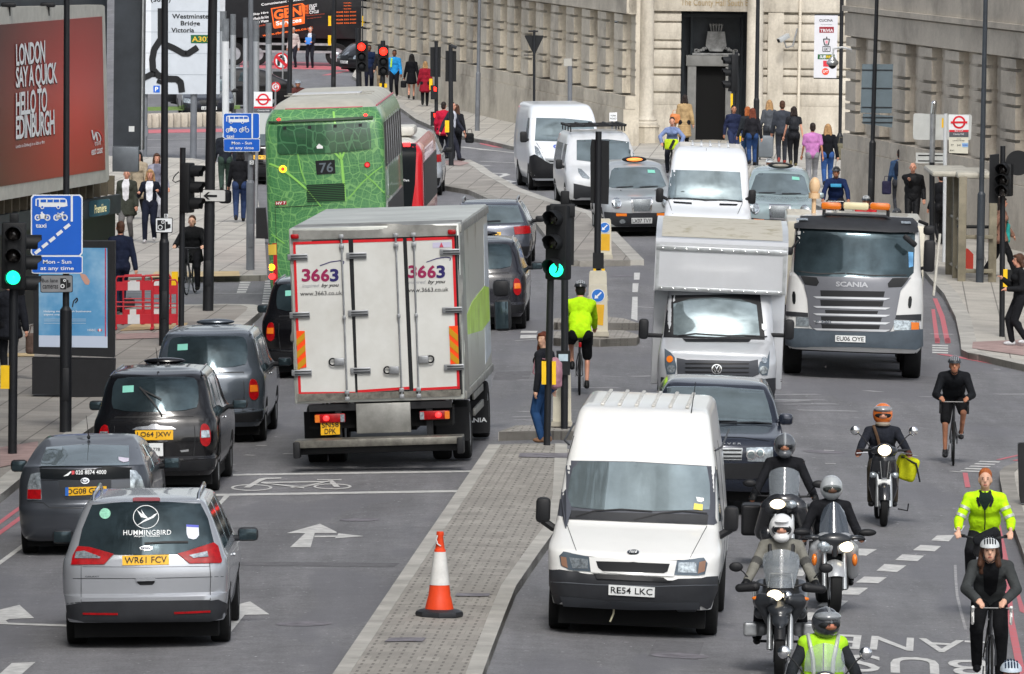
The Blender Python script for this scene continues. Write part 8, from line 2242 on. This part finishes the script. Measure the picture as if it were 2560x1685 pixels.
p=rider('ginger haired cyclist without helmet in open lime jacket riding towards us',t,cyc(pel=V(0,1.15,.98),che=V(0,.95,1.34),hea=V(0,.84,1.63),hands=[V(-.31,.60,1.03),V(.31,.62,1.03)],feet=[V(-.16,.95,.40),V(.14,.9,.3)],ep=[V(-.4,.4,-.6),V(.4,.4,-.6)]),h=1.78,top='bdf01c',bottom='1a1b1f',shoes='8d9196',hair='ginger',skin='pale',vox=.013,sleeves=.8,shirt='1b2a26',shl=.85,fat=1.1)
pline(p,[(0,1.30),(.005,1.15),(.0,1.05)],.012,M_let,.012,'zip',True)
for s in (-1,1):
 pline(p,[(s*.05,1.52),(s*.09,1.42),(s*.06,1.34)],.03,M_let,.012,'collar_lining',True)
 for q in (.45,.8): a_=p.J['S'][(s+1) // 2].lerp(p.J['el'][(s+1) // 2],q)*p.J['k']; d_=(p.J['el'][(s+1) // 2]-p.J['S'][(s+1) // 2]).normalized(); p.add('reflective_band',MB().cyl(a_-d_*.018,a_+d_*.018,.073,.072,16),mat('reflective_tape','b5bbb0',.35,metal=.3))
t=bicycle('silver and black racing bike with white bar tape at the bottom right',gp(2479,1748),1,drop=True,tape='d2d2cf',tyre=.014)
rider('long haired cyclist in black leather jacket and white helmet, bottom right',t,cyc(che=V(0,.84,1.29),hea=V(-.02,.66,1.52),hands=[V(-.15,.41,1.02),V(.15,.41,1.02)],ep=[V(-.5,.1,-.3),V(.5,.1,-.3)],feet=[V(-.13,.95,.28),V(.12,.90,.16)]),h=1.8,top='3b3e3f',bottom='121316',shoes='15161a',hair='brown',hairlen=.14,hat=bike_helmet('c9ced0','20242a'),skin='pale',vox=.013,shirt='101114')
t=bicycle('bicycle on the side road crossing, behind the thin signal post',gp(459,740),8,drop=False)
p=rider('cyclist in black coat and sunglasses riding towards us by the barriers',t,cyc(pel=V(0,1.1,.93),che=V(0,.98,1.26),hea=V(0,.92,1.53),hands=[V(-.3,.6,1.03),V(.3,.6,1.03)],feet=[V(-.14,.95,.3),V(.14,.9,.16)]),h=1.72,top='1a1b1d',bottom='15161a',hair='brown',skin='pale',vox=.015,coat=.72)
bag('shoulder_bag','black messenger bag on the back of the cyclist in the black coat',p,(.3,1.05,1.15),(.14,.3,.34),'131416')
t=bicycle('bicycle of the navy jumper cyclist behind the white tipper',gp(2088,606),2)
p=rider('cyclist in navy jumper with a pale blue print behind the tipper',t,cyc(pel=V(0,1.1,.98),che=V(0,.92,1.34),hea=V(0,.8,1.62),hands=[V(-.3,.5,1.0),V(.3,.5,1.0)],ep=[V(-1,.2,-.1),V(1,.2,-.1)]),h=1.76,top='1d2c52',bottom='20222a',hair=None,hat=bike_helmet('3a3c42'),skin='tan',fat=1.1)
p.add('chest_print',MB().box((0,.765,1.33),(.26,.02,.08),bev=.008),mat('print_sky','3f9cc8',.6))
t=bicycle('bicycle of the woman in pale blue near the first column',gp(1676,446),3)
rider('woman cycling in pale blue top with a lime bag on her handlebar',t,cyc(pel=V(0,1.1,.98),che=V(0,.92,1.3),hea=V(0,.82,1.6),hands=[V(-.28,.55,1.0),V(.28,.55,1.0)],ep=[V(-1,.2,-.1),V(1,.2,-.1)]),h=1.72,top='7585ac',bottom='22242c',hair='dark',skin='pink',female=True)
b=Th('handlebar_bag','lime and black bag on the handlebar of the woman in pale blue','bag',t.M @ V(0,.4,.95),0,tilt=False); b.add('bag_body',MB().box((0,0,0),(.4,.16,.3),bev=.06),cloth('b5cf2a')); b.add('bag_stripe',MB().box((.02,-.085,0),(.08,.01,.28),Matrix.Rotation(R(25),3,'Y')),M_let)
def half_hidden(label,blabel,px,py,hm,topc,dy=0,h=1.72):
 s_=(py+345)/(8.93-1.70)
 t=bicycle(blabel,gp(px,s_*8.93-345),0)
 return rider(label,t,cyc(pel=V(0,1.1,.98),che=V(0,.9,1.34),hea=V(0,.75,1.6)),h=h,top=topc,bottom='1b1c20',hair=None,hat=bike_helmet(*hm),skin='tan',vox=.02)
half_hidden('cyclist in red with black helmet just above the amber light bar','bicycle hidden behind the white tipper lorry',2166,491,('30343a','c9ced0'),'c22a30')
half_hidden('cyclist whose dark helmet peeps over the tipper cab roof','bicycle hidden behind the right of the tipper cab',2243,522,('26282c','4a4d52'),'1c1d20')
half_hidden('cyclist with a white vented helmet above the pale blue taxi','bicycle hidden behind the pale blue taxi',1924,398,('c6cbce','2b2e33'),'3a3d44')
half_hidden('cyclist in brown with grey cap left of the green bus roof','bicycle hidden behind the green bus',742,202,('9aa5b0','6b7680'),'5a3330')
half_hidden('cyclist in white and blue helmet cut off at the bottom right corner','bicycle below the bottom right corner of the view',2532,1662,('b9c6d2','1f3044'),'1b1c20')
M_scr=mat('clear_screen','a3acb4',.06,alpha=.26,coat=1); M_scd=mat('tinted_screen','474e57',.06,alpha=.8,coat=1)
def drop(t,dz):
 for c in t.o.children:
  if c.name.split('.')[0] not in ('front_wheel','rear_wheel','fork','front_mudguard','engine_block','cylinder_head','foot_peg'): c.location.z -= dz
def screen(t,x,y0,z0,w0,w1,h,lean,mt,bow=.12,top=.06):
 vs,fs,N_,M_=[],[],10,8
 for k_ in (0,.006):
  for j in range(M_+1):
   v=j/M_; w_=w0+(w1-w0)*math.sin(v*math.pi/2) if w1 > w0 else w0+(w1-w0)*v ** 2
   for i in range(N_+1):
    u=-1+2*i/N_; zt=z0+h*v+(top*(1-u*u)*v)
    vs.append((x+u*w_/2*(1 if v < .85 else 1-(v-.85)*.8),y0+lean*v+bow*u*u+k_,zt))
 n=(N_+1)*(M_+1)
 for b_ in (0,n):
  for j in range(M_):
   for i in range(N_): a=b_+j*(N_+1)+i; fs.append((a,a+1,a+N_+2,a+N_+1))
 return t.add('windscreen',MB().add(vs,fs).mesh(fix=False),mt)
def mirrors(t,pts,mt=M_blk,r=(.075,.03,.05),base=(.3,.62,1.02),back=True):
 for s in (-1,1):
  c=V(s*pts[0],pts[1],pts[2]); o=t.add('mirror',MB().sph(c,r,16,10),mt)
  put('mirror_stalk',MB().tube([V(s*base[0],base[1],base[2]),V(s*(base[0]+pts[0])/2*1.02,(base[1]+pts[1])/2,(base[2]+pts[2])/2+.03),c],.008,6),M_blk,o)
def blob(t,name,parts,mt,vox=.014,sm=4,parent=None):
 mb=MB()
 for q in parts:
  if q[0] == 's': mb.sph(q[1],q[2],18,12,Matrix.Rotation(R(q[3]),3,'X') if len(q) > 3 else None)
  elif q[0] == 'b': mb.box(q[1],q[2],Matrix.Rotation(R(q[3]),3,'X') if len(q) > 3 else None,bev=.02)
  else: mb.cap(q[1],q[2],q[3],q[4])
 return t.add(name,remesh(mb,vox,sm),mt,parent)
def moto_base(label,loc,yaw,r=.32,tw=.06,forkx=.10,silver=True,name='motorcycle',cat='motorcycle'):
 t=Th(name,label,cat,loc,yaw,'motorcycles and scooters filtering through',tilt=False)
 for y,nm,w_ in ((r,'front_wheel',tw),(r+1.5,'rear_wheel',tw*1.3)):
  o=t.add(nm,MB().lathe([(r*.7,-w_*.8),(r*.88,-w_),(r*.97,-w_*.75),(r,0),(r*.97,w_*.75),(r*.88,w_),(r*.7,w_*.8)],(0,y,r),'x',40,True),M_tyre)
  put('rim',MB().lathe([(r*.71,-w_*.6),(r*.62,0),(r*.71,w_*.6)],(0,y,r),'x',32,True).cyl((-.06,y,r),(.06,y,r),.05).box((0,y,r),(.02,.04,r*1.3)).box((0,y,r),(.02,r*1.3,.04)),M_rim,o)
 for s in (-1,1):
  f=t.add('fork',MB().cyl((s*forkx,r-.01,r-.02),(s*forkx,r+.10,r+.42),.034,.028).cyl((s*forkx,r+.1,r+.42),(s*forkx*.95,r+.22,.92),.022),M_silv if silver else M_blk)
  put('brake_caliper',MB().box((s*forkx*.85,r+.1,r+.02),(.04,.1,.12),bev=.015),M_blk,f)
  put('brake_disc',MB().lathe([(.15,-.003),(.15,.003)],(s*.07,r,r),'x',28),M_gal,f)
 return t
def fender(t,r,mt,w=.085,a0=.35,a1=2.75):
 vs=[]; fs=[]; n=16; y=r
 for i in range(n+1):
  a=a0+(a1-a0)*i/n
  for j in range(7):
   u=-1+j/3; rr=r+.03-.035*u*u; vs.append((u*w,y-rr*math.cos(a),r+rr*math.sin(a)))
 for i in range(n):
  for j in range(6): fs.append((i*7+j,i*7+j+1,(i+1)*7+j+1,(i+1)*7+j))
 return t.add('front_mudguard',MB().add(vs,fs),mt)
MP=dict(pel=V(0,1.18,.88),che=V(0,1.02,1.24),hea=V(0,.93,1.53),hands=[V(-.34,.62,1.02),V(.34,.62,1.02)],feet=[V(-.25,1.02,.36),V(.25,1.02,.36)],fp=V(0,-1,.4),ep=[V(-.32,.3,-.7),V(.32,.3,-.7)])
def mp(**kw): d=dict(MP); d.update(kw); return d
t=moto_base('large dark adventure motorcycle with beak and hand guards, nearest in the lane',gp(1948,1700),2,.33,.06,.115)
M_dgp=mat('bike_dark_grey','282b2f',.3,coat=.5,var=.15)
blob(t,'front_beak',[('s',(0,.36,.86),(.15,.2,.07),20),('s',(0,.2,.74),(.10,.14,.05),30),('c',V(0,.08,.66),V(0,.4,.84),.035,.12),('c',V(-.1,.4,.9),V(-.22,.5,.8),.06,.08),('c',V(.1,.4,.9),V(.22,.5,.8),.06,.08)],M_dgp)
blob(t,'side_fairing',[('c',V(s*.10,.34,.95),V(s*.21,.42,.93),.07,.09) for s in (-1,1)]+[('c',V(s*.21,.42,.93),V(s*.10,.48,.66),.09,.05) for s in (-1,1)]+[('c',V(s*.21,.5,.92),V(s*.2,.95,1.02),.10,.12) for s in (-1,1)]+[('s',(0,.95,1.0),(.24,.3,.14))],M_dgp)
blob(t,'instrument_fairing',[('s',(0,.42,1.0),(.17,.09,.09)),('s',(0,.5,1.06),(.15,.1,.1))],M_blk)
o=t.add('headlamp',MB().sph((-.065,.33,1.0),(.085,.05,.062),20,12),M_hl); t.add('headlamp',MB().sph((.075,.335,1.0),(.055,.05,.055),20,12),M_chr)
screen(t,0,.36,1.08,.30,.42,.36,.18,M_scr,.10)
t.add('screen_frame',MB().tube([V(-.14,.37,1.08),V(-.12,.40,1.24),V(.12,.40,1.24),V(.14,.37,1.08)],.006,5),M_silv)
t.add('handlebar',MB().tube([V(-.44,.68,1.10),V(-.3,.62,1.12),V(-.1,.6,1.06),V(.1,.6,1.06),V(.3,.62,1.12),V(.44,.68,1.10)],.013,8),M_blk)
for s in (-1,1):
 blob(t,'hand_guard',[('c',V(s*.28,.5,1.08),V(s*.46,.54,1.06),.055,.05)],M_blk)
 blob(t,'cylinder_head',[('b',(s*.33,.72,.50),(.16,.16,.16)),('c',V(s*.2,.76,.5),V(s*.32,.74,.5),.08,.08)],M_gal)
 t.add('indicator',MB().sph((s*.26,.40,.96),(.06,.03,.025),12,8),M_amb)
 t.add('foot_peg',MB().cyl((s*.15,1.02,.34),(s*.3,1.02,.34),.015),M_blk)
mirrors(t,(.50,.60,1.29),base=(.32,.62,1.12),r=(.078,.03,.055))
blob(t,'engine_block',[('b',(0,.85,.5),(.3,.45,.35)),('b',(0,1.3,.65),(.3,.6,.3)),('s',(0,1.3,.88),(.15,.4,.08))],M_blk,.02)
fender(t,.33,M_blk,.06)
drop(t,.09)
p=rider('motorcyclist in grey jacket and white peaked helmet on the large adventure bike',t,mp(pel=V(0,1.22,.98),che=V(0,1.04,1.34),hea=V(0,.94,1.60),hands=[V(-.38,.62,1.03),V(.38,.62,1.03)],feet=[V(-.26,1.05,.38),V(.26,1.05,.38)]),h=1.75,top='77766f',bottom='1f2024',shoes='17181a',hair=None,hat=moto_helmet('dcdedf','peak'),skin='pink',vox=.013,fat=1.1,gloves='1b1c1e')
for s in (-1,1):
 p.add('jacket_strap',MB().tube([V(s*.12,1.12,1.47),V(s*.125,.93,1.42),V(s*.12,.90,1.28)],.026,6),M_let)
 p.add('sleeve_panel',MB().cap(p.J['S'][(s+1) // 2].lerp(p.J['el'][(s+1) // 2],.75),p.J['el'][(s+1) // 2],.066,.060,12),cloth('4d4d4b'))
t=moto_base('silver faired motorcycle with one lit headlamp and smoked screen',gp(2091,1538),-3,.31,.068,.12)
M_svp=mat('bike_silver','a9acaf',.28,metal=.4,coat=.5)
blob(t,'front_fairing',[('s',(0,.42,.98),(.26,.14,.12),20),('s',(0,.45,1.06),(.22,.12,.08)),('c',V(-.2,.45,.92),V(-.24,.6,.62),.1,.08),('c',V(.2,.45,.92),V(.24,.6,.62),.1,.08)],M_svp)
blob(t,'nose_panel',[('s',(0,.34,1.04),(.2,.09,.08),25),('c',V(0,.33,1.0),V(0,.33,.86),.06,.04),('s',(-.25,.42,1.06),(.12,.08,.03)),('s',(.25,.42,1.06),(.12,.08,.03))],M_dgp)
t.add('headlamp',MB().sph((.135,.30,.955),(.085,.05,.065),20,12),M_hl); t.add('headlamp',MB().sph((-.135,.30,.955),(.085,.045,.07),20,12),M_lens)
for s in (-1,1): t.add('indicator',MB().sph((s*.245,.36,.79),(.035,.06,.075),14,10),M_amb)
screen(t,0,.34,1.08,.36,.24,.32,.20,M_scd,.1,.08)
t.add('handlebar',MB().tube([V(-.38,.70,1.04),V(-.2,.6,1.04),V(.2,.6,1.04),V(.38,.70,1.04)],.014,8),M_blk); [t.add('brake_lever',MB().tube([V(s*.4,.6,1.0),V(s*.25,.58,1.01)],.008,5),M_chr) for s in (-1,1)]
mirrors(t,(.40,.42,1.12),base=(.22,.46,1.04),r=(.11,.05,.045))
fender(t,.31,M_svp,.1,.5,2.4)
blob(t,'engine_block',[('b',(0,.85,.45),(.4,.5,.4)),('b',(0,1.35,.65),(.4,.7,.35)),('s',(0,1.3,.86),(.16,.4,.07))],M_blk,.02)
drop(t,.15)
p=rider('motorcyclist in black with silver full helmet on the silver bike',t,mp(hea=V(0,.92,1.48),che=V(0,1.02,1.2),pel=V(0,1.2,.86),hands=[V(-.34,.68,.92),V(.34,.68,.92)]),h=1.72,top='1b1c20',bottom='131417',shoes='141517',hair=None,hat=moto_helmet('a5aaad','visor'),skin='tan',vox=.013,fat=1.1,gloves='2a2b2e')
t=moto_base('black motorcycle with tall clear screen and panniers behind the nearest bike',gp(1957,1436),2,.33,.06,.11)
blob(t,'front_fairing',[('s',(0,.45,1.0),(.24,.13,.15),15),('c',V(-.18,.45,.95),V(-.26,.75,.62),.12,.12),('c',V(.18,.45,.95),V(.26,.75,.62),.12,.12),('c',V(-.2,.6,.6),V(-.14,.7,.35),.1,.08),('c',V(.2,.6,.6),V(.14,.7,.35),.1,.08)],mat('bike_black_gloss','26282c',.2,coat=.8))
t.add('headlamp',MB().sph((-.08,.32,1.0),(.095,.05,.062),20,12),M_hl); t.add('headlamp',MB().sph((.09,.32,1.0),(.08,.05,.055),20,12),M_lens)
screen(t,0,.36,1.10,.36,.40,.30,.16,M_scr,.12)
t.add('handlebar',MB().tube([V(-.42,.7,1.08),V(-.2,.6,1.08),V(.2,.6,1.08),V(.42,.7,1.08)],.014,8),M_blk); mirrors(t,(.44,.5,1.25),base=(.3,.6,1.1),r=(.09,.04,.05))
for s in (-1,1): blob(t,'pannier',[('b',(s*.42,1.5,.72),(.26,.5,.4))],M_blk,.025)
fender(t,.33,M_blk,.07); blob(t,'engine_block',[('b',(0,.9,.5),(.36,.5,.4)),('b',(0,1.4,.7),(.36,.8,.3)),('s',(0,1.3,.9),(.16,.4,.08))],M_blk,.02)
drop(t,.13)
rider('motorcyclist in black with grey helmet and open visor behind the others',t,mp(hea=V(0,.95,1.56),che=V(0,1.05,1.28),pel=V(0,1.22,.94),hands=[V(-.38,.66,.97),V(.38,.66,.97)]),h=1.75,top='1a1b1f',bottom='141519',shoes='141517',hair=None,hat=moto_helmet('55595e','full','9a9fa3'),skin='tan',vox=.014,fat=1.1,gloves='1b1c1e')
def scooter(label,loc,yaw,body,scr=False):
 t=moto_base(label,loc,yaw,.29,.05,.085,name='scooter',cat='scooter')
 blob(t,'leg_shield',[('c',V(-.08,.42,.90),V(-.13,.55,.55),.09,.08),('c',V(.08,.42,.90),V(.13,.55,.55),.09,.08),('c',V(0,.38,.90),V(0,.42,.60),.10,.10),('c',V(-.13,.56,.55),V(-.08,.62,.3),.08,.06),('c',V(.13,.56,.55),V(.08,.62,.3),.08,.06)],body)
 t.add('shield_trim',MB().tube([V(-.06,.27,.9),V(-.035,.27,.66),V(.035,.27,.66),V(.06,.27,.9)],.007,6),M_chr)
 blob(t,'headset',[('s',(0,.42,1.03),(.19,.12,.08)),('s',(0,.36,1.05),(.12,.08,.09))],body)
 t.add('headlamp',MB().sph((0,.29,1.045),(.09,.04,.075),20,12),M_hl)
 for s in (-1,1): t.add('indicator',MB().sph((s*.15,.36,.70),(.05,.05,.045),14,10),M_lens); t.add('brake_lever',MB().tube([V(s*.22,.46,1.0),V(s*.38,.44,.99)],.008,5),M_chr)
 t.add('handlebar',MB().tube([V(-.36,.58,1.03),V(-.15,.5,1.03),V(.15,.5,1.03),V(.36,.58,1.03)],.018,8),M_blk)
 mirrors(t,(.40,.5,1.30),M_chr,(.065,.03,.065),base=(.18,.48,1.06)); fender(t,.29,body,.08,.3,2.6)
 blob(t,'rear_body',[('c',V(0,.95,.35),V(0,1.3,.45),.12,.15),('c',V(0,1.2,.62),V(0,1.8,.68),.13,.13),('s',(0,1.35,.76),(.14,.4,.08))],body,.02)
 return t
t=scooter('black scooter with chrome mirrors and lit headlamp, alone right of centre',gp(2211,1320),0,mat('scooter_black','24262a',.2,coat=.9))
t.add('shield_sticker',MB().box((0,.30,.60),(.18,.02,.09),bev=.01),M_wpl); t.add('side_stand',MB().tube([V(.22,.9,.2),V(.35,.85,.18),V(.36,.8,.28)],.01,6),M_blk)
p=rider('scooter rider in navy jacket with orange open helmet and scarf',t,mp(pel=V(0,1.2,.84),che=V(0,1.12,1.2),hea=V(0,1.08,1.50),hands=[V(-.34,.62,1.02),V(.34,.62,1.02)],feet=[V(-.16,.75,.32),V(.16,.75,.32)],ep=[V(-.5,.4,-.6),V(.5,.4,-.6)]),h=1.72,top='23262e',bottom='3a352d',shoes='1b1c1e',hair=None,hat=moto_helmet('d8702a','open'),skin='pink',vox=.013,fat=1.12,gloves='4a2c26')
p.add('scarf',MB().torus((0,1.06*.98,1.36),.075,.03,'z',24,8),cloth('8c8478')); p.add('bag_strap',MB().tube([V(-.13,1.0,1.34),V(-.08,.93,1.2),V(-.02,.97,.98)],.022,6),cloth('5a4636'))
b=Th('pannier_bag','lime yellow pannier bag hanging from the lone black scooter','bag',t.M @ V(.33,.95,.78),-10,tilt=False)
b.add('bag_body',remesh(MB().box((0,0,-.02),(.28,.3,.34),Matrix.Rotation(R(18),3,'Y'),bev=.05),.014),cloth('b9bd1c')); b.add('strap',MB().tube([(-.1,-.12,.15),(.1,-.17,.05),(.16,-.15,-.2)],.014,6),M_blk)
t=scooter('chrome mirrored scooter with clear screen cut off by the bottom edge',gp(2062,1975),0,mat('scooter_grey','3b4046',.3,coat=.7))
screen(t,0,.36,1.12,.40,.34,.22,.1,M_scr,.10)
p=rider('scooter rider in lime reflective vest and dark helmet at the bottom edge',t,mp(pel=V(0,1.2,.86),che=V(0,1.1,1.22),hea=V(.03,1.02,1.52),hands=[V(-.34,.62,1.02),V(.34,.62,1.02)],feet=[V(-.16,.75,.32),V(.16,.75,.32)],ep=[V(-.5,.4,-.6),V(.5,.4,-.6)]),h=1.76,top='25282c',bottom='1b1c20',hair=None,hat=moto_helmet('3a3d42','open','7d8287'),skin='red',vox=.012,fat=1.12,turn=18,gloves='1b1c1e')
vst=MB(); vst.sph(V(0,1.10,1.22),(.245,.19,.22),20,14).sph(V(0,1.15,1.0),(.22,.18,.2),18,12)
for s in (-1,1): vst.cap(V(s*.06,1.08,1.36),V(s*.17,1.08,1.34),.09,.085)
vo=p.add('reflective_vest',remesh(vst,.013),cloth('a6dc2e'));
for s in (-1,1): put('reflective_band',MB().tube([V(s*.15,1.06,1.43),V(s*.13,.95,1.34),V(s*.10,.905,1.2),V(s*.09,.91,1.0)],.022,6),mat('reflective_tape','a9b0b3',.35,metal=.3),vo)
put('zip',MB().tube([V(0,.93,1.36),V(0,.90,1.2),V(0,.91,1.0)],.007,5),M_let,vo)
